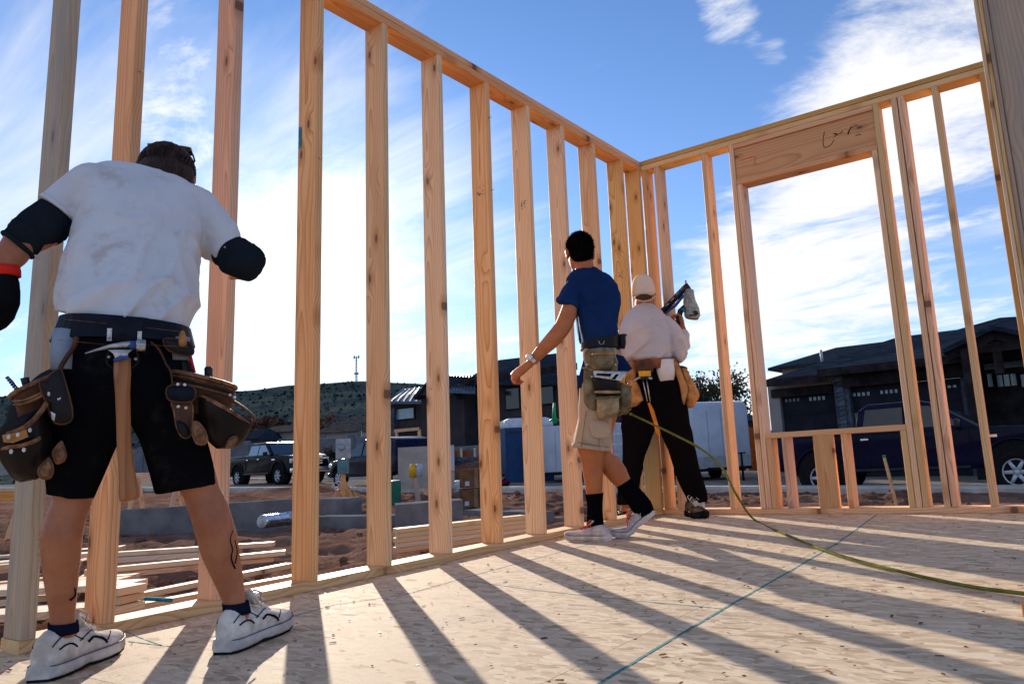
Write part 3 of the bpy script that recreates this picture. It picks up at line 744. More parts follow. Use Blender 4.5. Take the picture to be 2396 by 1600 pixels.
# ---- carpenter at the left, bent over with his back to us
A = Man((0.50, -3.80, 0))
p1 = thing('person', 'man bending forward in white T-shirt and black shorts, seen from behind', 'person', (0.50, -3.80, 0))
legL = [(150, 985, 285, 985, 0, .085), (118, 1100, 232, 1100, 0, .075), (122, 1166, 218, 1168, 0, .058), (106, 1205, 204, 1208, -.004, .056), (92, 1253, 194, 1255, -.012, .060), (95, 1300, 190, 1302, -.010, .056),
        (99, 1345, 185, 1347, -.004, .048), (109, 1400, 180, 1400, 0, .040), (116, 1445, 177, 1442, 0, .037), (116, 1490, 182, 1484, .005, .042), (112, 1530, 190, 1520, .01, .040)]
legR = [(330, 985, 455, 985, 0, .085), (385, 1100, 500, 1085, 0, .078), (427, 1160, 513, 1136, 0, .060), (438, 1190, 530, 1168, -.006, .058), (450, 1227, 543, 1209, -.012, .060), (461, 1268, 556, 1254, -.010, .057),
        (472, 1305, 562, 1299, -.006, .050), (497, 1358, 570, 1352, 0, .043), (521, 1412, 575, 1408, 0, .038), (528, 1450, 588, 1442, .005, .042), (530, 1490, 600, 1480, .01, .040)]
FEET1 = []
for hx, tx in (((90, 1596), (262, 1522)), ((522, 1531), (676, 1462))):
    h0 = on_z(*hx); t0 = on_z(*tx); h0.z = t0.z = .001; FEET1.append((h0, t0))
def foot_dd(sec, foot, k=.20):
    q = foot[0] + (foot[1] - foot[0]).normalized() * .30 * k; d = (q - A.G).dot(A.n)
    return [(*r[:4], r[4] + d * max(0, min(1, (r[1] - 1180) / 270)), r[5]) for r in sec], d
legL, ddL = foot_dd(legL, FEET1[0]); legR, ddR = foot_dd(legR, FEET1[1])
legL = legL[:-1]; legR = legR[:-1]
body = MB()
A.loft(body, smooth_pts(legL, 2)); A.loft(body, smooth_pts(legR, 2))
A.loft(body, [(140, 985, 300, 990, 0, .085), (300, 985, 150, 990, 0, .085)][:1] + [(135, 900, 440, 905, 0, .105), (140, 800, 430, 805, 0, .105), (160, 700, 440, 715, .05, .105), (180, 580, 448, 600, .13, .11), (190, 500, 455, 530, .19, .105), (215, 425, 440, 465, .235, .085), (270, 396, 395, 420, .27, .05)])
A.loft(body, [(318, 425, 395, 445, .24, .05), (335, 400, 410, 420, .30, .05), (345, 380, 425, 400, .34, .05)])
body_arm = [(205, 400, 200, 505, .205, .055), (165, 420, 178, 510, .195, .052), (115, 462, 165, 535, .175, .048), (55, 500, 135, 570, .15, .046), (14, 545, 80, 594, .13, .042), (-10, 588, 64, 612, .115, .036), (-18, 630, 42, 630, .11, .026)]
A.loft(body, smooth_pts(body_arm, 2))
A.loft(body, smooth_pts([(450, 450, 440, 560, .22, .055), (490, 470, 470, 590, .21, .052), (540, 530, 505, 602, .175, .044), (588, 592, 548, 634, .125, .036)], 2))
eb = A.P(570, 612, .13); wr = A.P(584, 592, .36)
body.tube([eb, (eb + wr) / 2, wr], [.036, .034, .024], 14)
hand_parts(body, wr, A.n * 1.0 + Vector((0, 0, -.25)), (0, 0, -1), 1, 1.3)
HC = A.P(387, 422, .345)
hf, hr, hu = head_parts(body, HC, A.n * 0.72 + Vector((0, 0, -.62)) + A.e * .12, A.n * .62 + Vector((0, 0, .72)) + A.e * .12)
hand_parts(body, A.P(13, 640, .11), Vector((0, 0, -1)) + A.e * .02 - A.n * .05, A.e * -.7 + A.n * .5, 1, .55)
me = remesh(body, .0065, 3); bo1 = place_mesh('body', me, M['skin'], p1)
lh = MB(); rr = random.Random(9); off1 = Vector(p1.location); lv = [v for v in me.vertices if -.0 + .14 < v.co.z + off1.z < .43]
for v_ in rr.sample(lv, min(900, len(lv))):
    n_ = v_.normal + Vector((rr.uniform(-.4, .4), rr.uniform(-.4, .4), rr.uniform(-1.1, -.3))); n_.normalize(); q_ = v_.co + off1
    lh.tube([q_ - n_ * .001, q_ + n_ * rr.uniform(.006, .013)], [.00026, .00012], 3, cap=False)
o_ = lh.build('leg_hair', pm('leg_hair', (.30, .16, .09), .5, var=.3, vs=50, spec=.3), p1, fix=False); o_['kind'] = 'stuff'

sh = MB()
torso = [(165, 752, 437, 775, .012, .118), (150, 735, 447, 760, .016, .126), (130, 690, 461, 712, .045, .134), (138, 654, 464, 664, .075, .134), (152, 600, 467, 622, .115, .134), (163, 545, 472, 575, .155, .134),
         (172, 500, 482, 535, .185, .130), (180, 450, 486, 495, .21, .115), (190, 410, 478, 462, .235, .095), (215, 388, 455, 437, .255, .072), (262, 382, 415, 415, .275, .045)]
A.loft(sh, smooth_pts(torso, 2), pw=2.5, n=28)
A.loft(sh, smooth_pts([(240, 388, 228, 520, .205, .075), (190, 385, 186, 522, .20, .072), (140, 425, 176, 524, .185, .066), (92, 464, 171, 518, .172, .060)], 3), pw=2.1)
A.loft(sh, smooth_pts([(430, 425, 430, 575, .215, .078), (487, 450, 468, 598, .205, .072), (545, 515, 492, 612, .180, .066), (567, 552, 504, 613, .165, .058)], 3), pw=2.1)
me = remesh(sh, .006, 3)
low = lambda p: 0.55 + 0.9 * max(0, min(1, (1.25 - p.z) / .25))
wrinkle(me, .016, 9.0, A.e * .72 + Vector((0, 0, .62)), 9.0, 1.3, low); wrinkle(me, .010, 15.0, A.e * .45 + Vector((0, 0, .85)), 8.0, 5.1, low)
place_mesh('shirt', me, M['shirt_white'], p1)
k = MB(); A.loft(k, [(100, 456, 173, 513, .175, .063), (91, 464, 170, 520, .171, .062)], pw=2.1, grow=.002, n=28); k.build('sleeve_hem', M['shirt_white'], p1)
cl_ = MB(); cl_.tube([A.P(318, 392, .285), A.P(340, 402, .262), A.P(365, 408, .258), A.P(392, 414, .262), A.P(420, 424, .285)], .006, 8); cl_.build('collar', M['shirt_white'], p1)
hem = MB(); A.loft(hem, [(166, 757, 437, 780, .010, .121), (164, 748, 440, 771, .011, .123)], pw=2.5, n=32); hem.build('shirt_hem', M['shirt_white'], p1)

sl = MB()
A.loft(sl, smooth_pts([(160, 432, 178, 520, .19, .055), (118, 452, 172, 530, .178, .056), (90, 468, 167, 541, .170, .055), (46, 496, 142, 566, .150, .054), (22, 525, 105, 584, .138, .051), (11, 548, 72, 597, .130, .048)], 3), pw=2.1)
me = remesh(sl, .006, 2); wrinkle(me, .012, 15.0, A.e * .5 + Vector((0, 0, -.9)), 4.0, 2.2); place_mesh('undershirt_sleeve', me, M['sleeve_black'], p1)
k = MB(); rg = A.ring(12, 549, 71, 597, .130, .046, n=24, pw=2.1, grow=.004); k.tube(rg + rg[:2], .007, 8); k.build('rolled_cuff', M['sleeve_black'], p1)
sl = MB()
A.loft(sl, smooth_pts([(530, 512, 490, 605, .185, .052), (566, 556, 506, 613, .160, .053), (592, 584, 530, 640, .13, .052), (602, 606, 556, 652, .118, .047)], 3), pw=2.1)
sl.tube([A.P(574, 612, .13), A.P(580, 606, .22), A.P(584, 596, .31)], [.052, .049, .042], 16); sl.ball(A.P(574, 618, .125), .051)
me = remesh(sl, .006, 2); wrinkle(me, .012, 15.0, A.e * .75 + Vector((0, 0, .6)), 4.0, 4.2); place_mesh('undershirt_sleeve', me, M['sleeve_black'], p1)

so = MB()
A.loft(so, [(128, 768, 444, 782, 0, .112), (120, 800, 448, 808, 0, .118), (116, 860, 455, 868, 0, .122), (112, 920, 462, 930, 0, .122), (114, 965, 460, 972, 0, .105), (140, 985, 440, 990, 0, .08)], n=28)
A.loft(so, smooth_pts([(116, 900, 300, 900, 0, .11), (110, 965, 298, 982, 0, .105), (109, 1045, 272, 1040, 0, .094), (107, 1110, 243, 1108, 0, .084), (107, 1158, 221, 1168, 0, .078)], 2))
A.loft(so, smooth_pts([(285, 900, 462, 900, 0, .11), (298, 982, 468, 965, 0, .105), (325, 1028, 484, 1030, 0, .097), (345, 1090, 500, 1080, 0, .088), (363, 1157, 512, 1133, 0, .080)], 2))
me = remesh(so, .0065, 3); wrinkle(me, .006, 9.0, (0, 0, 1), 2.8, 3.3); place_mesh('shorts', me, M['shorts_black'], p1)
for q in ([(126, 775, 200, 785, -.02, .08), (117, 830, 190, 830, -.02, .09), (121, 872, 190, 872, -.02, .09)], [(380, 800, 447, 795, -.02, .08), (390, 850, 446, 850, -.02, .085)]):
    dn = MB(); A.loft(dn, q); dn.build('denim_waist', M['denim'], p1)

hb = MB(); hb2 = []
def hell(off, rad, mb=hb, n=20, m=14):
    o = HC + hf * off[0] + hr * off[1] + hu * off[2]; rings = []
    for k in range(m + 1):
        th = math.pi * k / m; rr = max(math.sin(th), .02)
        rings.append([o + hf * rad[0] * rr * math.cos(2 * math.pi * i / n) + hr * rad[1] * rr * math.sin(2 * math.pi * i / n) - hu * rad[2] * math.cos(th) for i in range(n)])
    mb.loft(rings)
hell((-.014, 0, .034), (.096, .083, .094)); hell((-.05, 0, -.03), (.05, .070, .075)); hell((-.02, .062, -.02), (.045, .026, .07)); hell((-.02, -.06, -.02), (.045, .022, .06))
me = remesh(hb, .005, 2); wrinkle(me, .006, 30.0, hu + hf * -.3, 4.0, 1.0); place_mesh('hair', me, M['hair_brown'], p1)
st = MB(); rr = random.Random(3)
for k in range(620):                                        # combed back from the crown over the ears and nape
    a = rr.uniform(0, 2 * math.pi); b0_ = rr.uniform(.15, 1.25); pts = []; tw = rr.uniform(-.25, .25); ln = rr.uniform(.5, .95); lift = rr.uniform(.0, .004)
    for i in range(6):
        b = 1.45 - (b0_ * .4 + ln * i / 5 * 1.9); aa = a + tw * i / 5; rad = 1.0 + lift * i * 2
        d_ = hr * math.cos(aa) * math.cos(b) * .085 - hf * (math.sin(aa) * math.cos(b) * .098) + hu * math.sin(b) * .096
        if hf.dot(d_) > .05: break
        pts.append(HC + hu * .034 - hf * .014 + d_ * rad * (1.0 if b > -.3 else 1.0 + (-.3 - b) * .05))
    if len(pts) > 2: st.tube(pts, [.0016, .0018, .0017, .0015, .0012, .0006][:len(pts)], 4)
o_ = st.build('hair_strands', pm('hair_strand', (0.06, 0.028, 0.015), .45, var=.6, vs=40, spec=.3), p1); o_['kind'] = 'stuff'
for pts, r_, d_ in (([(545, 1240), (539, 1262), (544, 1285), (541, 1305), (550, 1330)], .0028, ddR - .060), ([(549, 1262), (555, 1290), (550, 1318)], .0024, ddR - .053), ([(175, 1374), (176, 1392), (164, 1404)], .0035, ddL - .042)):
    tt = MB(); A.line(tt, smooth_pts(pts, 4), [r_ * q for q in np.linspace(.5, 1, len(smooth_pts(pts, 4)))], flat=.3, dd=d_); tt.build('tattoo', M['ink'], p1)
# ankle socks and trainers
for secs in ([(111, 1458, 184, 1452, .002 + ddL, .045), (112, 1486, 186, 1476, .002 + ddL, .043)], [(519, 1412, 582, 1404, .002 + ddR, .044), (522, 1440, 588, 1430, .002 + ddR, .043)]):
    k = MB(); A.loft(k, secs); k.build('sock', M['sock_navy'], p1)
for h0, t0 in FEET1:
    shoe(p1, h0, t0, L=.300, upper=M['shoe_white'], sole=M['rubber_white'], lace=M['lace_white'], hi=1.08, sole_h=.031, chunk=.002, wd=1.02, pads=M['sock_navy'], trim=M['ink'])

# ---- his tool belt
b1 = thing('tool_belt', 'black and brown leather tool belt worn over the black shorts', 'tool belt', (0.50, -3.80, .85))
bl = MB()
for dz, lo in ((0, 0),):
    top = A.ring(146, 745, 440, 772, .004, .120, n=40, grow=.008); bot = A.ring(124, 800, 450, 812, .0, .122, n=40, grow=.008)
    ti = A.ring(146, 745, 440, 772, .004, .120, n=40, grow=.002); bi = A.ring(124, 800, 450, 812, .0, .122, n=40, grow=.002)
    bl.loft([ti, top, bot, bi], cap=False, closed=True, smooth=False)
belt_o = bl.build('belt', M['leather_navy'], b1)
bp = MB(); A.poly(bp, [(258, 746), (335, 750), (330, 800), (252, 797)], -.142, .012); bp.build('back_patch', M['leather_navy'], b1)
for q in ([(251, 768), (262, 768), (261, 797), (250, 797)], [(322, 775), (332, 775), (331, 800), (321, 800)]):
    k = MB(); A.poly(k, q, -.150, .006); c = k.build('belt_clip', M['white_metal'], b1)
    kk = MB(); kk.ball(A.P(q[3][0] + 5, q[3][1] - 6, -.152), .003, 8, 5); kk.build('rivet', M['steel'], c)
for pts in ([(150, 747), (250, 757)], [(135, 795), (245, 806)], [(338, 766), (425, 776)], [(335, 806), (440, 812)]):
    k = MB(); A.line(k, pts, .0006, dd=-.1335); k.build('stitching', M['leather_trim'], belt_o)
for sgn, pts in ((0, [(180, 788), (172, 812), (152, 842), (140, 868), (150, 910), (165, 975)]), (1, [(352, 800), (372, 818), (388, 850), (400, 872), (404, 905)])):
    k = MB(); A.line(k, smooth_pts(pts, 4), .0065, flat=.45, dd=-.130); k.build('leather_strap', M['leather_brown'], b1)
hl = MB(); A.line(hl, smooth_pts([(255, 822), (250, 848), (268, 862), (287, 866, .02), (304, 862), (322, 848), (320, 822)] if 0 else [(255, 822, 0), (250, 848, 0), (268, 862, 0), (287, 868, .03), (304, 862, 0), (322, 848, 0), (320, 822, 0)], 4), .003, dd=-.150); hl.build('hammer_loop', M['leather_black'], b1)
for q in ((255, 835), (317, 840)):
    k = MB(); k.ball(A.P(*q, -.152), .0045, 10, 6); k.build('rivet', M['steel'], b1)
# left hand bags
def bag(name, mat, rings, parent, trim=None, tr=.006, n=22, wr=.004, sc=16, seed=1):
    mb = MB(); A.loft(mb, smooth_pts(rings, 3), n=n, pw=2.5)
    me = mb.mesh(name, None); fix_normals(me); me.polygons.foreach_set('use_smooth', [True] * len(me.polygons)); wrinkle(me, wr, sc, (0, 0, 1), 2.0, seed)
    o = place_mesh(name, me, mat, parent)
    if trim:
        k = MB(); rg = A.ring(*rings[0], n=n, pw=2.5, grow=.004); k.tube(rg + rg[:1], tr, 8); k.build('rim_trim', trim, o)
    return o
def piece(name, mat, pts, dd, th, parent, edge=None):
    k = MB(); A.pad(k, pts, dd, th, .006); o = k.build(name, mat, parent)
    if edge:
        k = MB(); q = pts[-1:] + pts + pts[:2]; A.line(k, smooth_pts(q, 4)[4:5 + 4 * len(pts)], .0026, dd=dd); k.build('edge_trim', edge, o)
    return o
piece('back_panel', M['leather_black'], [(105, 868), (172, 858), (176, 985), (160, 1065), (95, 1105), (15, 1060), (18, 960), (60, 905)], -.06, .02, b1)
bag('pouch', M['leather_brown'], [(30, 928, 136, 880, -.08, .055), (38, 950, 132, 915, -.08, .05), (48, 995, 130, 970, -.075, .04)], b1, M['leather_trim'], .006, seed=2)
for k_, (dy, r_) in enumerate(((9, .0030), (17, .0035))):
    k = MB(); A.line(k, smooth_pts([(32, 930 + dy, -.05), (60, 926 + dy, -.076), (100, 908 + dy, -.078), (134, 886 + dy, -.06)], 4), r_, dd=-.075); k.build('stitched_band', M['leather_trim'], b1)
hol = piece('knife_holster', M['leather_black'], [(92, 898), (108, 886), (136, 864), (148, 878), (170, 976), (130, 990), (112, 950)], -.155, .03, b1, M['leather_brown'])
for q in ([(112, 915), (119, 918), (116, 928), (110, 924)], [(132, 932), (144, 928), (143, 934), (134, 938)], [(118, 962), (130, 968), (127, 985), (121, 980)]):
    k = MB(); A.poly(k, q, -.160, .002); k.build('paint_splash', M['white_metal'], hol)
bag('pouch', M['leather_black'], [(-14, 1012, 112, 955, -.10, .085), (-14, 1040, 120, 1000, -.10, .082), (-2, 1075, 122, 1055, -.095, .072), (22, 1110, 110, 1100, -.09, .055), (48, 1128, 88, 1122, -.085, .03)], b1, None, seed=4, wr=.006, sc=11)
for pts, r_ in (([(-12, 1016, 0), (20, 1014, -.075), (60, 998, -.09), (90, 970, -.085), (108, 945, -.07)], .0105), ([(-10, 1066, 0), (15, 1048, -.07), (50, 1042, -.088), (75, 1034, -.09), (94, 1024, -.085)], .009)):
    k = MB(); A.line(k, smooth_pts(pts, 5), r_, flat=.55, dd=-.095); k.build('leather_strap', M['leather_trim'], b1)
k = MB(); A.poly(k, [(5, 1018), (60, 1002), (66, 1022), (30, 1036), (8, 1034)], -.185, .006); k.build('strap_backing', M['leather_tan'], b1)
for q in ((20, 1022), (42, 1017), (70, 1006), (26, 1056), (56, 1052)):
    k = MB(); k.ball(A.P(*q, -.198), (.004, .004, .0055), 8, 6); k.build('rivet', M['white_metal'], b1)
def teardrop(pts, dd, parent):
    k = MB(); A.pad(k, pts, dd, .010, .012); o = k.build('leather_tab', M['leather_trim'], parent)
    k = MB(); cu = sum(p[0] for p in pts) / len(pts); cv = sum(p[1] for p in pts) / len(pts); A.line(k, smooth_pts([(cu + (p[0] - cu) * .7, cv + (p[1] - cv) * .7) for p in pts + pts[:1]], 3), .0012, dd=dd - .0085); k.build('stitching', M['leather_brown'], o); return o
teardrop([(108, 1072), (117, 1070), (126, 1090), (124, 1112), (112, 1122), (96, 1120), (87, 1108), (90, 1092)], -.172, b1); teardrop([(143, 1030), (152, 1045), (157, 1065), (150, 1080), (132, 1086), (124, 1072), (122, 1055)], -.150, b1)
# right hand bags
piece('back_panel', M['leather_black'], [(372, 808), (420, 800), (436, 830), (452, 880), (470, 990), (440, 1000), (412, 940), (398, 870)], -.075, .02, b1)
piece('belt_flap', M['leather_black'], [(384, 792), (440, 800), (453, 822), (440, 832), (395, 820)], -.12, .02, b1, M['leather_brown'])
piece('wood_square', M['leather_tan'], [(421, 777), (432, 776), (437, 806), (424, 812), (417, 800)], -.128, .012, b1)
bag('pouch', M['leather_brown'], [(402, 872, 548, 908, -.07, .070), (404, 895, 546, 925, -.07, .068), (410, 925, 545, 950, -.065, .06), (425, 965, 535, 980, -.06, .045)], b1, M['leather_trim'], .006, seed=6)
for dy in (9, 17, 25):
    k = MB(); rg = A.ring(402, 872 + dy, 547.5, 908 + dy, -.07, .070, n=24, pw=2.5, grow=.002); k.tube(rg + rg[:1], .0022, 6); k.build('stitched_band', M['leather_black'] if dy == 17 else M['leather_trim'], b1)
bag('pouch', M['leather_black'], [(462, 930, 590, 985, -.11, .062), (465, 955, 588, 1000, -.11, .062), (470, 990, 578, 1020, -.105, .055), (485, 1030, 562, 1040, -.10, .042), (505, 1050, 545, 1050, -.095, .02)], b1, None, seed=8, wr=.005, sc=13)
k = MB(); A.line(k, smooth_pts([(464, 924, .0), (500, 940, -.055), (545, 965, -.062), (582, 988, -.03)], 5), .0085, flat=.6, dd=-.115); k.build('leather_strap', M['leather_trim'], b1)
k = MB(); A.line(k, smooth_pts([(545, 938), (572, 955), (594, 975), (592, 984), (578, 982)], 5), .006, flat=.7, dd=-.10); k.build('rim_trim', M['leather_trim'], b1)
piece('tape_holder', M['leather_navy'], [(395, 903), (452, 905), (450, 938), (396, 936)], -.165, .022, b1, M['leather_brown'])
piece('leather_loop', M['leather_brown'], [(404, 938), (447, 942), (450, 985), (446, 1018), (428, 1022), (414, 1000), (408, 965)], -.150, .016, b1, M['leather_trim'])
piece('leather_loop', M['leather_black'], [(413, 985), (430, 988), (443, 1005), (444, 1020), (430, 1024), (418, 1010)], -.160, .008, b1)
for q in ((416, 899), (432, 900), (417, 951), (435, 954), (464, 900), (538, 924), (549, 930)):
    k = MB(); k.ball(A.P(*q, -.170 if q[0] < 460 else -.135), .0042, 8, 6); k.build('rivet', M['white_metal'], b1)
teardrop([(455, 984), (468, 988), (483, 1010), (487, 1030), (476, 1042), (458, 1038), (448, 1015), (448, 995)], -.182, b1)
teardrop([(535, 1025), (553, 1018), (556, 1030), (545, 1045), (528, 1048)], -.150, b1)

hm = thing('framing_hammer', 'long wooden handled claw hammer hanging behind the black shorts', 'hammer', A.P(290, 830, -.165))
mb = MB()
for w0_, secs in ((0, [(199, 819, .002), (225, 811, .0045), (255, 803, .0075), (285, 799, .011), (305, 798, .0125)]),):
    mb.tube([A.P(u, v + 8, -.172) for u, v, r_ in secs], [r_ for _, _, r_ in secs], 8, flat=.75)
head_o = mb.build('claw', M['steel'], hm)
mb = MB(); mb.tube([A.P(302, 808, -.172), A.P(322, 807, -.172)], [.0115, .0105], 12); mb.build('neck_band', M['steel_blue'], hm)
mb = MB(); mb.tube([A.P(318, 808, -.172), A.P(321, 808, -.172), A.P(338, 808, -.172), A.P(341, 808, -.172)], [.012, .0155, .0155, .0135], 16); mb.build('striking_face', M['steel'], hm)
mb = MB(); A.poly(mb, [(252, 818), (310, 818), (300, 826), (296, 838), (270, 838), (264, 826)], -.178, .012); mb.build('collar', M['steel'], hm)
mb = MB(); mb.tube([A.P(283, 836, -.168), A.P(285, 843, -.168)], [.017, .018], 12); mb.build('handle_band', M['steel_blue'], hm)
hd = [(286, 838, .0185), (286, 870, .0195), (287, 920, .0165), (289, 980, .0160), (290, 1030, .0158), (294, 1080, .0165), (299, 1120, .019), (302, 1150, .0225), (303, 1166, .022), (304, 1171, .017)]
hp0 = A.P(286, 838, -.166); ax = (A.P(304, 1171, -.166) - hp0); hob = MB()
hob.tube([A.P(u, v, -.166) for u, v, r_ in hd], [r_ for _, _, r_ in hd], 14, flat=.72, up=A.n)
hme = hob.mesh('handle', M['hickory']); fix_normals(hme)
ho = link('handle', hme, hm); xa = ax.normalized(); ya = A.e - xa * A.e.dot(xa); ya.normalize(); za = xa.cross(ya)
mt = Matrix(((xa.x, ya.x, za.x, hp0.x), (xa.y, ya.y, za.y, hp0.y), (xa.z, ya.z, za.z, hp0.z), (0, 0, 0, 1)))
hme.transform(mt.inverted()); ho.matrix_local = Matrix.Translation(-Vector(hm.location)) @ mt

gl = thing('safety_glasses', 'dark safety glasses pushed up on the bending man\'s brown hair', 'glasses', HC + hu * .1)
mb = MB()
fr = [HC + hu * (.139 - .012 * math.cos(t)) - hf * (.030 - .055 * (1 - abs(math.sin(t))) * 0) + hr * .066 * math.sin(t) + hu * .012 * math.cos(t) for t in np.linspace(-1.45, 1.45, 13)]
mb.tube(fr, .0045, 8); mb.tube([fr[0], HC + hu * .085 - hf * .035 - hr * .079, HC + hu * .03 - hf * .045 - hr * .078], .003, 6); mb.tube([fr[-1], HC + hu * .085 - hf * .035 + hr * .079, HC + hu * .03 - hf * .045 + hr * .078], .003, 6)
mb.build('frame', M['plastic_black'], gl)
for sd in (-1, 1):
    mb = MB(); rows = []
    for i in range(6):
        t = sd * (0.15 + i * .25); c = HC - hf * .030 + hr * .067 * math.sin(t)
        rows.append([c + hu * .143, c + hu * (.119 + .012 * math.cos(t)) - hf * .036])
    mb.grid(rows); mb.build('lens', M['lens'], gl)
g1 = thing('work_glove', 'black work glove with red cuff on the hand at the left edge', 'glove', A.P(14, 640, .11))
mb = MB(); hand_parts(mb, A.P(13, 640, .11), Vector((0, 0, -1)) + A.e * .02 - A.n * .05, A.e * -.7 + A.n * .5, 1, .55)
me = mb.mesh('t'); fix_normals(me); bm = bmesh.new(); bm.from_mesh(me); bm.normal_update()
for v in bm.verts: v.co += v.normal * .0035
bm.to_mesh(me); bm.free()
tmpb = MB(); tmpb.v = [tuple(v.co) for v in me.vertices]; tmpb.f = [tuple(p.vertices) for p in me.polygons]; tmpb.sm = [True] * len(tmpb.f)
place_mesh('hand_shell', remesh(tmpb, .004, 2), M['glove_black'], g1)
mb = MB(); A.loft(mb, [(-20, 622, 47, 624, .11, .032), (-16, 634, 50, 634, .11, .033), (-14, 646, 50, 647, .11, .034)]); mb.build('cuff', M['red_knit'], g1)
pc = tag(MB().tube([A.P(444, 828, -.09), A.P(455, 872, -.085)], .004, 6).build('carpenter_pencil', M['plastic_red'], None), 'red pencil standing in the right pouch of the black belt', 'pencil')
pk = thing('screwdriver', 'black screwdriver handle poking from the brown right pouch', 'screwdriver', A.P(488, 890, -.07))
MB().tube([A.P(488, 858, -.07), A.P(488, 862, -.07), A.P(488, 884, -.07), A.P(489, 890, -.07)], [.008, .011, .0105, .007], 10).build('handle', M['plastic_black'], pk); MB().cyl(A.P(489, 890, -.07), A.P(492, 930, -.07), .004, 8).build('shaft', M['steel'], pk)
sc_ = thing('snips', 'dark serrated snips sticking up from the left pouch', 'snips', A.P(48, 915, -.08))
MB().tube([A.P(18, 880, -.08), A.P(34, 898, -.08), A.P(52, 920, -.08)], [.004, .008, .006], 6, flat=.4).build('grip', M['steel_blue'], sc_)
k = MB()
for i in range(7): k.ball(A.P(16 + i * 4, 884 + i * 5.2, -.082), .0035, 6, 4)
k.build('grip_teeth', M['plastic_black'], sc_); MB().tube([A.P(58, 884, -.08), A.P(62, 905, -.08)], [.010, .008], 8).build('knob', M['plastic_black'], sc_)
# ---- young man in the blue T-shirt striding to the left
gl2 = (on_z(1365, 1265) + on_z(1456, 1260)) / 2; gl2.z = 0
B = Man(gl2)
p2 = thing('person', 'dark haired man in blue T-shirt and khaki shorts walking beside the studs', 'person', gl2)
body = MB()
B.loft(body, smooth_pts([(1362, 960, 1425, 960, -.02, .085), (1352, 1030, 1420, 1040, -.03, .075), (1352, 1055, 1412, 1062, -.03, .064), (1360, 1082, 1410, 1085, -.02, .058), (1365, 1115, 1411, 1112, -.015, .058), (1371, 1150, 1410, 1148, -.01, .048), (1376, 1185, 1408, 1185, 0, .040), (1374, 1225, 1412, 1225, 0, .040), (1374, 1250, 1412, 1250, 0, .038)], 2))
B.loft(body, smooth_pts([(1395, 960, 1448, 960, .04, .085), (1385, 1035, 1427, 1050, .05, .070), (1392, 1068, 1446, 1068, .055, .064), (1410, 1106, 1466, 1096, .055, .060), (1440, 1138, 1474, 1117, .055, .052), (1462, 1166, 1498, 1145, .055, .044), (1482, 1195, 1520, 1170, .055, .040), (1495, 1215, 1528, 1190, .055, .038)], 2))
tors2 = [(1364, 900, 1446, 900, 0, .10), (1366, 840, 1444, 840, 0, .10), (1364, 790, 1440, 785, 0, .10), (1352, 740, 1442, 735, .02, .105), (1335, 695, 1442, 700, .03, .10), (1335, 660, 1430, 660, .03, .08), (1350, 638, 1405, 640, .03, .05)]
B.loft(body, tors2)
B.loft(body, [(1346, 648, 1396, 648, .03, .055), (1345, 628, 1391, 628, .045, .055), (1345, 608, 1388, 608, .05, .055)])
arm2 = [(1340, 665, 1362, 690, -.015, .040), (1326, 690, 1353, 704, -.055, .042), (1311, 728, 1349, 738, -.09, .046), (1299, 757, 1339, 765, -.11, .045), (1280, 781, 1325, 787, -.12, .045), (1262, 803, 1303, 811, -.125, .040), (1246, 825, 1275, 833, -.125, .032), (1233, 842, 1255, 853, -.125, .026)]
B.loft(body, smooth_pts(arm2, 2))
B.loft(body, smooth_pts([(1420, 660, 1425, 700, .10, .05), (1432, 700, 1440, 735, .14, .045), (1425, 750, 1430, 785, .22, .038)], 2))
WR2 = B.P(1240, 851, -.125)
hand_parts(body, WR2, B.P(1207, 876, -.12) - WR2, Vector((0, 0, -.8)) + B.e * .45 + B.n * .7, -1, 1.5, L=.235)
H2 = B.P(1357, 592, .055)
f2, r2, u2 = head_parts(body, H2, B.n * .95 - B.e * .25, (0, 0, 1))
place_mesh('body', remesh(body, .0065, 3), M['skin_tan'], p2)
hb = MB(); 
def hell2(c, f, r, u, off, rad, mb, n=18, m=12):
    o = c + f * off[0] + r * off[1] + u * off[2]; rings = []
    for k in range(m + 1):
        th = math.pi * k / m; rr = max(math.sin(th), .02)
        rings.append([o + f * rad[0] * rr * math.cos(2 * math.pi * i / n) + r * rad[1] * rr * math.sin(2 * math.pi * i / n) - u * rad[2] * math.cos(th) for i in range(n)])
    mb.loft(rings)
hell2(H2, f2, r2, u2, (-.010, 0, .036), (.102, .083, .092), hb); hell2(H2, f2, r2, u2, (-.045, 0, -.02), (.056, .068, .052), hb)
me = remesh(hb, .005, 2); wrinkle(me, .003, 60.0, u2, 2.0, 1.0); place_mesh('hair', me, M['hair_black'], p2)
fz = MB(); rr = random.Random(5); hme_ = [o for o in COL.objects if o.parent == p2 and o.name.startswith('hair')][0].data; off2 = Vector(p2.location)
for v_ in rr.sample(list(hme_.vertices), min(1500, len(hme_.vertices))):
    n_ = v_.normal + Vector((rr.uniform(-.5, .5), rr.uniform(-.5, .5), rr.uniform(-.7, .2))); n_.normalize(); q_ = v_.co + off2
    fz.tube([q_ - n_ * .003, q_ + n_ * rr.uniform(.004, .011)], [.0013, .0005], 3, cap=False)
o_ = fz.build('hair_strands', M['hair_black'], p2, fix=False); o_['kind'] = 'stuff'
sh = MB()
tors = [(1361, 822, 1448, 818, -.005, .112), (1358, 800, 1448, 795, 0, .118), (1352, 770, 1446, 765, .01, .118), (1347, 742, 1449, 738, .02, .118), (1337, 715, 1453, 715, .025, .116), (1328, 690, 1451, 692, .03, .108), (1322, 668, 1442, 668, .03, .095), (1330, 646, 1424, 647, .03, .075), (1348, 632, 1404, 634, .035, .058), (1355, 626, 1398, 629, .04, .052)]
B.loft(sh, smooth_pts(tors, 2), n=26)
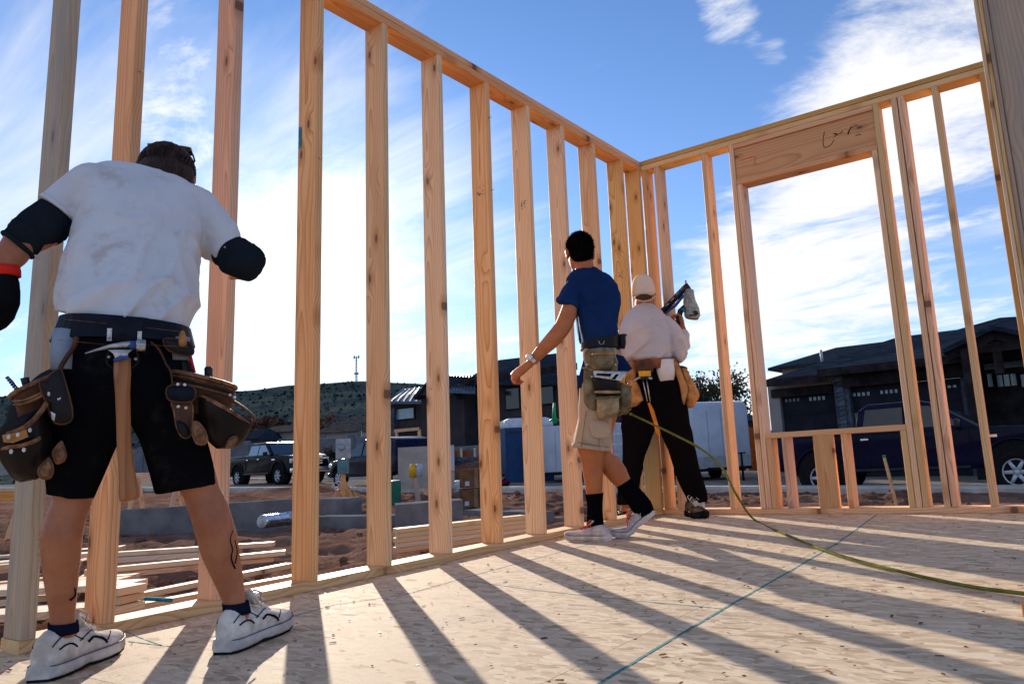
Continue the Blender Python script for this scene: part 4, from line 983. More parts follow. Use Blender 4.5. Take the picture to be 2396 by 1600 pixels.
B.loft(sh, smooth_pts([(1340, 645, 1372, 695, .0, .066), (1322, 664, 1360, 708, -.03, .066), (1311, 686, 1357, 714, -.055, .062), (1302, 706, 1355, 719, -.075, .060)], 3), pw=2.1)
B.loft(sh, smooth_pts([(1410, 650, 1410, 700, .07, .07), (1434, 672, 1434, 715, .10, .066), (1446, 700, 1440, 735, .14, .056)], 3), pw=2.1)
me = remesh(sh, .0065, 3); wrinkle(me, .020, 8.0, B.e * -.45 + Vector((0, 0, 1)), 3.5, 7.3); wrinkle(me, .009, 15.0, B.e * -.5 + Vector((0, 0, 1)), 3.0, 2.1); place_mesh('shirt', me, M['tee_blue'], p2)
for pts in ([(1365, 842), (1378, 862), (1368, 888), (1361, 906), (1350, 908), (1355, 878)], [(1440, 828), (1459, 833), (1479, 862), (1470, 869), (1444, 868)]):
    k = MB(); B.poly(k, pts, -.075, .03); k.build('shirt_tail', M['tee_blue'], p2)
so = MB()
B.loft(so, smooth_pts([(1362, 815, 1448, 812, 0, .112), (1361, 860, 1453, 858, 0, .122), (1354, 915, 1452, 915, 0, .125), (1352, 970, 1436, 974, .0, .118), (1345, 1010, 1432, 1016, .0, .112), (1338, 1043, 1427, 1054, .0, .110)], 2), n=26)
me = remesh(so, .0065, 3); wrinkle(me, .018, 9.0, Vector((0, 0, 1)) + B.e * -.3, 3.0, 9.9); place_mesh('shorts', me, M['khaki'], p2)
for pts, r_ in (([(1398, 985), (1400, 1010), (1402, 1032), (1404, 1050)], .0022), ([(1372, 960), (1366, 1000), (1360, 1045)], .0020), ([(1352, 1034), (1380, 1040), (1424, 1046)], .0018)):
    k = MB(); B.line(k, smooth_pts(pts, 3), r_, dd=-.115); k.build('seam', M['suede_olive'], p2)
k = MB(); B.pad(k, [(1384, 985), (1422, 988), (1424, 1022), (1386, 1020)], -.118, .010, .006); k.build('cargo_pocket', M['khaki'], p2)
k = MB(); B.loft(k, [(1337, 1046, 1427, 1057, .0, .113), (1338, 1036, 1428, 1047, .0, .114)], n=26); k.build('shorts_hem', M['khaki'], p2)
for secs in ([(1369, 1156, 1412, 1152, -.008, .051), (1374, 1186, 1410, 1186, 0, .046), (1372, 1225, 1413, 1228, 0, .043), (1372, 1246, 1414, 1246, 0, .041)],
             [(1442, 1140, 1476, 1118, .055, .054), (1462, 1168, 1500, 1145, .055, .047), (1481, 1198, 1522, 1171, .055, .044), (1494, 1218, 1530, 1192, .055, .041)]):
    k = MB(); B.loft(k, smooth_pts(secs, 3)); k.build('sock', M['sock_black'], p2)
hL = on_z(1425, 1266); tL = on_z(1304, 1263); hL.z = tL.z = .001
shoe(p2, hL, tL, L=.285, upper=M['shoe_canvas'], sole=M['rubber_white'], lace=M['lace_red'], hi=.74, sole_h=.028, trim=M['shoe_canvas'])
ball = B.P(1468, 1258, .055); ball.z = .002; toe = B.P(1432, 1256, .055); fd = (toe - ball); fd.z = 0; fd.normalize()
L2 = .30; hR = ball - fd * L2 * .66
shoe(p2, hR, hR + fd, L=L2, upper=M['shoe_canvas'], sole=M['rubber_white'], lace=M['lace_red'], hi=.74, sole_h=.028, bend=R(36), trim=M['shoe_canvas'])
# watch
wa = thing('wristwatch', 'pale grey wristwatch on the blue shirted man\'s swinging arm', 'watch', WR2)
ax2 = (B.P(1206, 878, -.12) - B.P(1262, 815, -.125)).normalized(); c0 = B.P(1244, 840, -.125); e1 = ax2.cross(B.n).normalized(); e2 = ax2.cross(e1)
k = MB(); k.loft([[c0 + ax2 * h + (e1 * math.cos(2 * math.pi * i / 20) * .036 + e2 * math.sin(2 * math.pi * i / 20) * .033) * q for i in range(20)] for h, q in ((-.011, .98), (-.009, 1.06), (.009, 1.03), (.011, .93))]); k.build('strap', M['white_metal'], wa)
cc = c0 + (e2 * (-1 if e2.dot(B.n) > 0 else 1)) * .033 + e1 * (.010 if e1.x < 0 else -.010)
nn = (cc - c0).normalized(); k = MB(); k.lathe([(.019, 0), (.021, .004), (.019, .008), (.017, .0085)], cc, nn, 20); ca = k.build('case', M['steel'], wa)
k = MB(); k.lathe([(.016, .0086), (.016, .0092)], cc, nn, 20); k.build('dial', M['white_metal'], ca)
# his tool belt
b2 = thing('tool_belt', 'black belt with olive suede tool pouches on the khaki shorts', 'tool belt', B.P(1405, 815, 0))
k = MB(); k.loft([B.ring(1361, 806, 1449, 787, 0, .118, n=36, grow=g) for g in (.002, .010)] + [B.ring(1362, 820, 1449, 815, 0, .118, n=36, grow=g) for g in (.010, .002)], cap=False, closed=True, smooth=False); k.build('belt', M['leather_black'], b2)
k = MB(); k.tube([B.P(1401, 797, -.140), B.P(1403, 804, -.140), B.P(1407, 806, -.140), B.P(1412, 804, -.140), B.P(1414, 797, -.140)], .0022, 6); k.build('ring', M['steel'], b2)
def piece2(name, mat, pts, dd, th, edge=None, parent=None):
    k = MB(); B.pad(k, pts, dd, th, .008); o = k.build(name, mat, parent or b2)
    if edge: k = MB(); B.line(k, pts + pts[:1], .003, dd=dd); k.build('edge_trim', edge, o)
    return o
def bag2(name, mat, rings, trim=None, seed=1):
    mb = MB(); B.loft(mb, smooth_pts(rings, 3), n=20, pw=2.6); me = mb.mesh(name, None); fix_normals(me); wrinkle(me, .004, 14, (0, 0, 1), 2.0, seed); o = place_mesh(name, me, mat, b2)
    if trim: k = MB(); rg = B.ring(*rings[0], n=20, pw=2.6, grow=.003); k.tube(rg + rg[:1], .005, 6); k.build('rim_trim', trim, o)
    return o
bag2('belt_pouch', M['leather_black'], [(1446, 786, 1464, 784, -.04, .03), (1447, 800, 1465, 802, -.04, .032), (1449, 815, 1462, 816, -.04, .025)], M['leather_brown'], 3)
piece2('backing_flap', M['suede_olive'], [(1375, 818), (1433, 814), (1438, 836), (1445, 850), (1438, 872), (1384, 870), (1370, 842)], -.145, .02, M['suede_olive'])
bag2('nail_pouch', M['suede_olive'], [(1381, 830, 1436, 828, -.165, .02), (1382, 845, 1437, 845, -.168, .028), (1385, 860, 1434, 860, -.166, .026), (1392, 868, 1428, 868, -.16, .012)], M['leather_tan'], 4)
for q in ((1386, 828), (1441, 853), (1385, 881), (1374, 853)):
    k = MB(); k.ball(B.P(*q, -.185), .005, 8, 6); k.build('rivet', M['white_metal'], b2)
bag2('side_pouch', M['suede_olive'], [(1366, 862, 1398, 872, -.10, .05), (1364, 910, 1400, 915, -.10, .055), (1366, 940, 1400, 950, -.10, .05), (1378, 958, 1398, 962, -.10, .03)], M['suede_tan'], 5)
bag2('tool_pouch', M['leather_black'], [(1386, 884, 1451, 890, -.16, .045), (1390, 905, 1449, 908, -.16, .045), (1397, 925, 1446, 925, -.155, .035)], None, 6)
piece2('pocket_band', M['suede_tan'], [(1396, 914), (1447, 914), (1447, 920), (1397, 920)], -.205, .012)
bag2('nail_pouch', M['suede_tan'], [(1396, 932, 1448, 930, -.170, .030), (1396, 950, 1448, 948, -.175, .036), (1396, 970, 1447, 965, -.170, .030), (1398, 980, 1440, 976, -.165, .014)], M['suede_olive'], 7)
bag2('side_pouch', M['suede_olive'], [(1446, 895, 1476, 905, -.08, .05), (1447, 930, 1478, 938, -.08, .055), (1448, 958, 1474, 962, -.08, .05), (1450, 970, 1464, 970, -.08, .03)], M['leather_tan'], 8)
for pts in ([(1447, 962), (1462, 956), (1476, 948)], [(1447, 972), (1464, 964), (1478, 957)]):
    k = MB(); B.line(k, pts, .0055, flat=.5, dd=-.142); k.build('leather_strap', M['leather_tan'], b2)
sq = thing('speed_square', 'silver speed square tucked into the olive tool pouch', 'square', B.P(1425, 880, -.2))
def frame_plate(outer, holes, dd, th, name, mat, par):
    """flat plate with cut-outs, bridged as strips"""
    k = MB(); B.poly(k, outer, dd, th); o = k.build(name, mat, par)
    for h in holes: kk = MB(); B.poly(kk, h, dd - .0035, .002); kk.build('slot', M['ink'], o)
    return o
frame_plate([(1388, 869), (1469, 871), (1452, 891), (1390, 882)], [[(1396, 873), (1432, 874), (1428, 881), (1395, 878)], [(1441, 875), (1449, 875), (1439, 888), (1431, 887)]], -.215, .004, 'blade', M['steel'], sq)
k = MB(); B.line(k, [(1388, 869), (1469, 871)], .005, dd=-.213); k.build('fence', M['steel'], sq)
# ---- man with the cap and the nail gun, far corner
g3 = (on_z(1640, 1216) + on_z(1462, 1206)) / 2; g3.z = 0
Cc = Man(g3)
p3 = thing('person', 'man in cream cap and pale grey sweatshirt holding a nail gun', 'person', g3)
body = MB()
Cc.loft(body, [(1478, 900, 1592, 900, 0, .11), (1474, 850, 1572, 850, 0, .11), (1462, 800, 1562, 800, 0, .12), (1468, 760, 1558, 760, .02, .11), (1478, 735, 1545, 735, .03, .08), (1488, 718, 1526, 718, .04, .05)])
Cc.loft(body, [(1486, 725, 1527, 725, .03, .05), (1486, 708, 1528, 708, .04, .055), (1488, 695, 1526, 695, .045, .055)])
Cc.loft(body, smooth_pts([(1462, 940, 1532, 940, 0, .09), (1464, 1050, 1508, 1060, -.02, .07), (1455, 1150, 1490, 1145, -.02, .05), (1452, 1195, 1480, 1195, -.02, .04)], 2))
Cc.loft(body, smooth_pts([(1532, 940, 1602, 940, 0, .09), (1568, 1050, 1620, 1047, .0, .07), (1600, 1120, 1636, 1112, .0, .05), (1620, 1170, 1645, 1168, .0, .04), (1622, 1192, 1648, 1190, .0, .04)], 2))
elb = Cc.P(1591, 826, -.02); WR3 = Cc.P(1597, 768, .10)
body.tube([Cc.P(1560, 752, .03), Cc.P(1582, 790, -.01), elb], [.045, .042, .036], 14); body.tube([elb, (elb + WR3) / 2 + Cc.e * .01, WR3], [.042, .038, .027], 14)
elbl = Cc.P(1462, 820, -.01)
body.tube([Cc.P(1468, 752, .03), Cc.P(1458, 790, .0), elbl, Cc.P(1470, 800, .16)], [.055, .048, .042, .03], 14)
hand_parts(body, Cc.P(1470, 799, .16), Cc.n + Vector((0, 0, .3)), (0, 0, -1), -1, .8)
hand_parts(body, WR3, Cc.P(1590, 742, .11) - WR3, Cc.e * -.9 - Cc.n * .3, -1, 1.2)
H3 = Cc.P(1505, 680, .06)
f3, r3, u3 = head_parts(body, H3, Cc.n * .97 + Cc.e * .05 + Vector((0, 0, .12)), (0, 0, 1), h=.195)
place_mesh('body', remesh(body, .007, 3), M['skin'], p3)
hb = MB(); hell2(H3, f3, r3, u3, (-.028, 0, -.045), (.060, .068, .045), hb); place_mesh('hair', remesh(hb, .006, 2), M['hair_auburn'], p3)
cp = thing('baseball_cap', 'cream baseball cap worn facing away from us', 'cap', H3 + u3 * .1)
mb = MB(); rings = []
for k in range(9):
    th = k / 8 * R(88); rr = math.cos(th) ** .72; z = math.sin(th)
    rings.append([H3 + f3 * (-.010 + .110 * rr * math.cos(a)) + r3 * .092 * rr * math.sin(a) + u3 * (-.030 + .152 * z + .022 * math.cos(a) * (1 - z)) for a in [2 * math.pi * i / 28 for i in range(28)]])
mb.loft(rings); mb.build('crown', M['cap_cream'], cp)
mb = MB(); rows = []
for i in range(9):
    a = R(-60 + 15 * i); rows.append([H3 + f3 * (-.01 + (.100 + d) * math.cos(a)) + r3 * (.086 + d * .35) * math.sin(a) + u3 * (-.006 - d * .25 - .02 * abs(math.sin(a)) * d * 10) for d in (0, .03, .065)])
mb.grid(rows); mb.build('brim', M['cap_cream'], cp)
mb = MB(); mb.ball(H3 + u3 * .117 - f3 * .01, .007, 8, 5); mb.build('button', M['cap_cream'], cp)
mb = MB(); Cc.poly(mb, [(1489, 699), (1492, 691), (1500, 688), (1514, 688), (1522, 691), (1525, 699)], -.060, .02); mb.build('adjuster_gap', M['hair_auburn'], cp)
mb = MB(); Cc.line(mb, smooth_pts([(1483, 696, .02), (1492, 702, 0), (1507, 705, -.006), (1520, 702, 0), (1529, 696, .02)], 4), .0075, flat=.5, dd=-.058); mb.build('strap', M['cap_cream'], cp)
sh = MB()
Cc.loft(sh, smooth_pts([(1466, 845, 1571, 840, -.0, .135), (1453, 826, 1577, 826, 0, .142), (1448, 800, 1574, 800, .0, .142), (1450, 770, 1570, 770, .01, .135), (1458, 745, 1562, 747, .02, .112), (1468, 728, 1546, 729, .03, .085), (1482, 717, 1530, 718, .035, .062), (1486, 711, 1527, 712, .04, .058)], 2), n=28)
Cc.loft(sh, smooth_pts([(1535, 732, 1560, 800, .02, .085), (1562, 738, 1566, 800, .01, .078), (1592, 762, 1568, 802, -.005, .068), (1605, 795, 1570, 812, -.02, .062), (1607, 820, 1574, 828, -.025, .058), (1603, 838, 1578, 842, -.02, .050), (1594, 848, 1582, 848, -.015, .03)], 3), pw=2.1)
sh.tube([elb, Cc.P(1596, 800, .04), Cc.P(1597, 774, .09)], [.055, .05, .038], 16)
Cc.loft(sh, smooth_pts([(1470, 732, 1480, 790, .02, .085), (1456, 745, 1476, 800, .01, .07), (1448, 780, 1474, 812, .0, .062), (1448, 815, 1474, 832, .0, .055)], 3), pw=2.1)
me = remesh(sh, .007, 3); wrinkle(me, .020, 7.0, Cc.e * .8 + Vector((0, 0, .5)), 3.0, 3.7); wrinkle(me, .009, 14, Cc.e + Vector((0, 0, .4)), 3.0, 8.7); place_mesh('sweatshirt', me, M['sweat_grey'], p3)
k = MB(); Cc.loft(k, [(1468, 848, 1571, 843, 0, .130), (1460, 832, 1576, 828, 0, .140)], n=28); k.build('waistband', M['sweat_grey'], p3)
k = MB(); Cc.loft(k, [(1528, 846, 1578, 842, -.045, .095), (1527, 872, 1582, 866, -.045, .10), (1531, 896, 1580, 890, -.04, .095)]); me = k.mesh('t'); fix_normals(me); wrinkle(me, .006, 16, Cc.e, 3, 2.0); place_mesh('undershirt', me, M['tee_white'], p3)
so = MB()
Cc.loft(so, [(1470, 850, 1586, 846, 0, .125), (1462, 900, 1596, 895, 0, .13), (1456, 950, 1608, 948, 0, .13), (1455, 985, 1612, 980, 0, .11), (1475, 1005, 1600, 1005, 0, .08)], n=26)
Cc.loft(so, smooth_pts([(1455, 940, 1536, 940, 0, .12), (1454, 1000, 1532, 1008, 0, .11), (1457, 1060, 1510, 1066, -.015, .098), (1452, 1110, 1502, 1110, -.02, .09), (1443, 1165, 1496, 1150, -.02, .085), (1442, 1180, 1495, 1176, -.02, .08)], 2))
Cc.loft(so, smooth_pts([(1536, 940, 1607, 940, 0, .12), (1545, 1010, 1617, 1000, 0, .11), (1563, 1052, 1625, 1047, 0, .10), (1583, 1120, 1638, 1098, .0, .09), (1604, 1163, 1653, 1150, .0, .08), (1612, 1178, 1654, 1172, .0, .075)], 2))
me = remesh(so, .0075, 3); wrinkle(me, .010, 8.0, (0, 0, 1), 2.0, 6.6); place_mesh('trousers', me, M['pants_black'], p3)
for hx, tx in (((1612, 1206), (1690, 1222)), ((1458, 1206), (1470, 1214))):
    h0 = on_z(*hx); t0 = on_z(*tx); h0.z = t0.z = .001
    shoe(p3, h0, t0, L=.30, upper=M['shoe_brown'], sole=M['rubber_black'], lace=M['lace_white'], hi=1.05, sole_h=.034, chunk=.003, pads=M['rubber_black'])
k = MB(); Cc.loft(k, [(1612, 1170, 1648, 1168, .0, .045), (1614, 1190, 1650, 1190, .0, .045)]); k.build('sock', M['tee_white'], p3)
# nail gun
ng = thing('nail_gun', 'grey and black framing nail gun held up beside the cap', 'nail gun', Cc.P(1600, 720, .1))
k = MB(); k.tube([Cc.P(u, v, .10) for u, v in ((1613, 678), (1612, 690), (1613, 705), (1618, 724), (1620, 738), (1619, 746))], [.033, .040, .047, .057, .060, .046], 18); bo = k.build('cylinder_housing', M['plastic_grey'], ng)
k = MB(); k.tube([Cc.P(1605, 664, .10), Cc.P(1609, 672, .10), Cc.P(1612, 682, .10)], [.012, .018, .026], 12); k.build('nose', M['plastic_black'], ng)
k = MB(); k.tube([Cc.P(1604, 656, .10), Cc.P(1606, 666, .10)], [.007, .010], 8); k.build('safety_tip', M['steel'], ng)
k = MB(); k.tube([Cc.P(1549, 730, .12), Cc.P(1606, 670, .10)], .038, 4, flat=.6); mo = k.build('magazine', M['plastic_black'], ng)
for t in (.18, .40, .62, .80):
    a_ = Cc.P(1549 + 57 * t - 2, 730 - 60 * t - 2, .075); b_ = Cc.P(1549 + 57 * (t + .12) - 2, 730 - 60 * (t + .12) - 2, .075); k = MB(); k.tube([a_, b_], .004, 6); k.build('nail_strip', M['steel'], mo)
k = MB(); k.tube([Cc.P(1552, 736, .12), Cc.P(1580, 715, .11), Cc.P(1600, 690, .10)], [.012, .02, .02], 8, flat=.6); k.build('magazine_rail', M['steel_blue'], ng)
k = MB(); k.tube([Cc.P(1606, 716, .10), Cc.P(1592, 728, .10), Cc.P(1588, 745, .10), Cc.P(1590, 760, .10)], [.022, .022, .020, .022], 12); k.build('handle', M['plastic_black'], ng)
k = MB(); k.tube([Cc.P(1602, 728, .06), Cc.P(1596, 722, .06)], .012, 8); k.build('trigger', M['plastic_teal'], ng)
k = MB(); Cc.poly(k, [(1613, 740), (1614, 730), (1620, 724), (1630, 727), (1635, 733), (1630, 738)], .045, .02); k.build('exhaust_opening', M['plastic_black'], bo)
for q, m_ in (((1608, 703), 'plastic_orange'), ((1613, 700), 'plastic_black'), ((1617, 712), 'plastic_teal'), ((1605, 714), 'plastic_orange')):
    k = MB(); k.ball(Cc.P(*q, .066), (.009, .006, .009), 8, 6); k.build('housing_label', M[m_], bo)
# his tool belt
b3 = thing('tool_belt', 'rust and tan leather tool belt over the black trousers', 'tool belt', Cc.P(1520, 855, 0))
k = MB(); k.loft([Cc.ring(1470, 848, 1580, 840, 0, .135, n=32, grow=g) for g in (.002, .012)] + [Cc.ring(1468, 872, 1582, 862, 0, .135, n=32, grow=g) for g in (.012, .002)], cap=False, closed=True, smooth=False); k.build('belt', M['leather_rust'], b3)
def bag3(name, mat, rings, trim=None, seed=1):
    mb = MB(); Cc.loft(mb, smooth_pts(rings, 3), n=18, pw=2.6); me = mb.mesh(name, None); fix_normals(me); wrinkle(me, .006, 12, (0, 0, 1), 2.0, seed); o = place_mesh(name, me, mat, b3)
    if trim: k = MB(); rg = Cc.ring(*rings[0], n=18, pw=2.6, grow=.003); k.tube(rg + rg[:1], .006, 6); k.build('rim_trim', trim, o)
    return o
def piece3(name, mat, pts, dd, th, edge=None, par=None):
    k = MB(); Cc.pad(k, pts, dd, th, .008); o = k.build(name, mat, par or b3)
    if edge: k = MB(); Cc.line(k, pts + pts[:1], .004, dd=dd); k.build('edge_trim', edge, o)
    return o
piece3('hammer_holder', M['leather_brown'], [(1488, 846), (1524, 844), (1526, 872), (1490, 872)], -.165, .02)
piece3('back_panel', M['leather_tan'], [(1468, 850), (1486, 848), (1488, 880), (1476, 905), (1466, 900)], -.14, .02)
bag3('pouch', M['leather_tan'], [(1462, 898, 1492, 896, -.12, .05), (1462, 925, 1500, 922, -.12, .055), (1462, 945, 1502, 938, -.12, .05), (1466, 955, 1490, 950, -.12, .03)], M['leather_brown'], 3)
piece3('pouch_flap', M['leather_tan'], [(1470, 895), (1490, 893), (1504, 930), (1500, 940), (1470, 952)], -.185, .012, M['leather_brown'])
piece3('strap_panel', M['leather_tan'], [(1573, 843), (1586, 846), (1600, 880), (1612, 910), (1603, 944), (1597, 940), (1590, 900), (1580, 870)], -.09, .025, M['leather_brown'])
bag3('pouch', M['leather_tan'], [(1592, 858, 1606, 862, -.03, .05), (1594, 885, 1622, 892, -.03, .06), (1600, 915, 1634, 918, -.03, .065), (1604, 940, 1634, 932, -.03, .06), (1608, 955, 1624, 952, -.03, .04)], M['leather_brown'], 5)
tm = thing('tape_measure', 'yellow tape measure clipped under the rust leather belt', 'tape measure', Cc.P(1508, 874, -.18))
k = MB(); Cc.poly(k, [(1494, 868), (1522, 867), (1523, 879), (1495, 881)], -.195, .03); k.build('case', M['plastic_yellow'], tm); k = MB(); Cc.poly(k, [(1492, 879), (1524, 877), (1526, 886), (1492, 888)], -.192, .03); k.build('grip', M['plastic_black'], tm)
oh = thing('hammer', 'orange handled hammer hanging at the black trousers', 'hammer', Cc.P(1525, 940, -.18))
for dx in (0, 9): k = MB(); k.tube([Cc.P(1504 + dx, 888, -.18), Cc.P(1515 + dx * .7, 940, -.18)], .0045, 6); k.build('shank', M['steel'], oh)
k = MB(); Cc.line(k, smooth_pts([(1483, 892), (1495, 884), (1510, 882), (1526, 886)], 3), .010, dd=-.185); k.build('head', M['steel'], oh)
k = MB(); k.tube([Cc.P(u, v, -.18) for u, v in ((1518, 942), (1526, 962), (1533, 985), (1538, 1005), (1541, 1016))], [.012, .018, .017, .020, .018], 10, flat=.7); k.build('handle', M['plastic_orange'], oh)
# ------------------------------------------------------------------ things on the deck
def flat_strip(pts, wdt, z):
    """thin sheet along points lying on the deck"""
    rows = []
    for i, p in enumerate(pts):
        a = Vector(pts[max(i - 1, 0)]); b = Vector(pts[min(i + 1, len(pts) - 1)]); d = (b - a); d.z = 0; d.normalize(); s = Vector((-d.y, d.x, 0)) * wdt / 2
        rows.append([Vector((p[0], p[1], z)) - s, Vector((p[0], p[1], z)) + s])
    return rows
def chalk_mat():
    m, t = new_mat('chalk_line'); P = t.tcn.outputs['Object']
    n = t.noise(P, 45.0, 5, 0.7)
    t.set(t.bs.inputs['Base Color'], (0.008, 0.21, 0.22, 1)); t.bs.inputs['Roughness'].default_value = 0.95
    t.set(t.bs.inputs['Alpha'], t.smooth(n, 0.30, 0.52)); return m
M['chalk_line'] = chalk_mat()
for pix, wd_ in (([(1400, 1600), (1530, 1520), (1700, 1420), (1850, 1335), (1960, 1270), (2052, 1203)], .009), ([(300, 1500), (400, 1512), (560, 1475), (690, 1440), (780, 1415), (950, 1390), (1085, 1352), (1240, 1310), (1420, 1262)], .006),
                 ([(1090, 1358), (1250, 1380), (1450, 1402), (1600, 1415), (1690, 1424)], .005), ([(1890, 1316), (2060, 1322), (2200, 1330), (2396, 1342)], .005), ([(296, 1478), (330, 1492), (385, 1512)], .004)):
    k = MB(); k.grid(flat_strip([on_z(*q) for q in pix], wd_, .0012)); k.build('chalk_line', M['chalk_line'], deck)
rr = random.Random(11); chips = MB()
for k in range(520):
    x = rr.uniform(-.0, 2.6); y = -rr.uniform(.05, 4.4); a = rr.uniform(0, math.pi); L = rr.choice((.0025, .003, .004, .005, .010)); wv = L * rr.uniform(.2, .5)
    d = Vector((math.cos(a), math.sin(a), 0)); s = Vector((-d.y, d.x, 0)); c = Vector((x, y, .0015 + rr.uniform(0, .002)))
    chips.prism([(-L, -wv * .5), (L, -wv), (L * .8, wv), (-L * .7, wv * .7)], c, d, s, (0, 0, rr.uniform(.0006, .002)))
co = chips.build('wood_chips', pm('wood_chip', (0.30, 0.15, 0.07), .8, var=.5, vs=9, color2=(0.06, 0.03, 0.02)), None); tag(co, 'small wood chips and sawdust scattered over the deck', 'debris', kind='stuff')
hs = smooth_pts([(*on_plane(1475, 968, B.P(1475, 968, -.05), B.n),), (*at(1560, 1008, 3.9),), (*at(1640, 1050, 3.75),), (*at(1690, 1095, 3.7),), (*at(1725, 1160, 3.65),), (*on_z(1765, 1215, .012),), (*on_z(1850, 1255, .012),), (*on_z(1960, 1297, .012),), (*on_z(2100, 1335, .012),), (*on_z(2250, 1368, .012),), (*on_z(2396, 1388, .012),), (*on_z(2620, 1410, .012),)], 6)
k = MB(); k.tube(hs, .006, 10); ho_ = k.build('air_hose', pm('hose', (0.21, 0.20, 0.05), .6, var=.2, vs=20), None); tag(ho_, 'yellow green air hose curving from the pouch across the deck', 'hose')
bk = board('wood_block', M['pine'], on_z(2392, 1425, .03), on_z(2392, 1425, .03) + Vector((.25, .05, 0)), (0, 1, 0), .04, .036, None); tag(bk, 'small offcut block lying at the right edge of the deck', 'block')
# ink on the lumber: grade stamps, header note, paint daubs
def ink_lines(name, mat, origin, ax, ay, strokes, r, parent):
    k = MB(); 
    for st in strokes: k.tube([Vector(origin) + Vector(ax) * x + Vector(ay) * y for x, y in st], r, 5)
    return k
hz = (HB + PT + HS - .034) / 2
yf = .0135
def sc(x, z): return Vector((x, yf, z))
for nm, pts in (('marker_note', [(1.44, 2.545), (1.425, 2.48), (1.43, 2.435), (1.47, 2.44), (1.50, 2.47)]), ('marker_note', [(1.50, 2.49), (1.525, 2.505), (1.50, 2.515), (1.53, 2.50), (1.565, 2.515)]), ('marker_note', [(1.62, 2.535), (1.595, 2.48), (1.60, 2.505), (1.64, 2.53), (1.665, 2.525)]), ('marker_note', [(1.64, 2.455), (1.66, 2.462), (1.675, 2.455)])):
    k = MB(); k.tube([sc(*q) for q in smooth_pts(pts, 5)], .0022, 5); k.build(nm, M['ink'], hdr.parent)
for pts in ([(.82, 2.505), (.88, 2.51), (.94, 2.50), (.925, 2.46), (.935, 2.44)],):
    k = MB(); k.tube([sc(*q) for q in pts], .002, 5); k.build('marker_line', M['ink_red'], hdr.parent)
rs = random.Random(2)
for kk, zz in ((7, 1.98), (8, 1.99), (9, 1.93), (10, 1.91), (6, 2.25), (11, 1.75)):
    k = MB(); y = stud_y[kk] - .0012
    for i in range(9):
        x0 = -.085 + rs.uniform(0, .05); z0 = zz + rs.uniform(-.03, .03); a = rs.choice((0, 0, math.pi / 2)); L = rs.uniform(.006, .016)
        k.box((x0, y, z0), (L if a == 0 else .002, .0012, .002 if a == 0 else L))
    o = k.build('grade_stamp', M['ink'], lw); o['kind'] = 'stuff'
k = MB(); k.box((-.108, stud_y[4] - .0012, 1.93), (.018, .0014, .10)); k.build('paint_daub', M['plastic_teal'], lw)
for (x, y, z), ax_ in (((-.0, stud_y[4] + .018, 1.81), 0), ((.0, stud_y[7] + .02, 2.42), 0), ((.0, stud_y[7] + .02, 1.98), 0), ((.0, stud_y[2] + .02, 1.9), 0)):
    k = MB(); k.tube([(x, y, z), (x + .022, y + .004, z - .004)], .0022, 6); k.build('bent_nail', M['steel'], lw)
# nail heads in the plates below the studs
for kk in range(2, 11):
    y = stud_y[kk] + TH + .05
    k = MB(); k.lathe([(.004, 0), (.004, .0012)], (-.03, y, PT), (0, 0, 1), 8); k.build('nail_head', M['steel'], lw)
for x in (.3, .62, .95, 1.3, 1.55, 1.85, 2.2):
    k = MB(); k.lathe([(.004, 0), (.004, .0012)], (x, 0, .02), (0, -1, 0), 8); k.build('nail_head', M['steel'], rw)

# ------------------------------------------------------------------ lumber and footings outside the left wall
LG = 'boards lying outside the left wall'
def lum(name, a, b, zc, wdt, thk, label, mat='pine_pale', cat='board', flat=True, group=LG):
    p0 = on_z(*a, zc); p1 = on_z(*b, zc); d = (p1 - p0).normalized(); s = Vector((-d.y, d.x, 0))
    o = board(name, M[mat], p0, p1, s if flat else (0, 0, 1), wdt, thk, None); return tag(o, label, cat, group)
lum('lumber_board', (210, 1300), (640, 1272), -.20, .09, .04, 'topmost long board of the pile outside, farthest from the wall', 'pine_pale')
lum('lumber_board', (180, 1316), (560, 1290), -.245, .14, .04, 'wide board lying under the topmost long board outside')
lum('lumber_board', (200, 1338), (668, 1292), -.22, .09, .04, 'long pale board second from the top of the pile outside')
lum('lumber_board', (190, 1352), (640, 1306), -.265, .14, .04, 'long board lying third from the top of the pile outside', 'pine')
lum('lumber_board', (300, 1398), (676, 1322), -.28, .09, .038, 'board with a clean sawn end nearest the base plate')
lum('lumber_board', (290, 1425), (690, 1350), -.29, .09, .038, 'lowest board lying close along the base plate', 'pine')
for i in range(3):
    lum('lumber_board', (-60, 1332 + i * 42), (150, 1312 + i * 40), -.18 - .03 * i, .10, .04, ('upper', 'middle', 'lower')[i] + ' board behind the grey end stud at the far left', 'pine_pale' if i != 1 else 'pine')
for i in range(4):
    o = board('lumber_block', M['pine_pale'], on_z(255 - i * 2, 1385, -.10) + Vector((0, 0, -.045 * i)), on_z(322 - (i % 2) * 10, 1372, -.10) + Vector((0, 0, -.045 * i)), Vector((.6, -.8, 0)), .15, .04, None)
    tag(o, ('topmost', 'second', 'third', 'lowest')[i] + ' short block of the stack behind the second stud', 'block', 'short blocks stacked behind the second stud')
ps = on_ground(925, 1302); pe = on_ground(1050, 1290); ps.z = pe.z = 0
for i in range(5):
    zz = ground_z(ps.x, ps.y) + .06 + i * .042
    d = (pe - ps).normalized()
    o = board('lumber_plank', M['pine_pale' if i % 2 else 'pine'], Vector((ps.x, ps.y, zz)) + d * (.02 * (i % 2)), Vector((pe.x, pe.y, zz)) + d * .8, Vector((-d.y, d.x, 0)), .14, .04, None)
    tag(o, ('lowest', 'second lowest', 'middle', 'second highest', 'topmost')[i] + ' plank of the small stack between two studs', 'plank', 'planks in the small stack')
rl_ = random.Random(17)
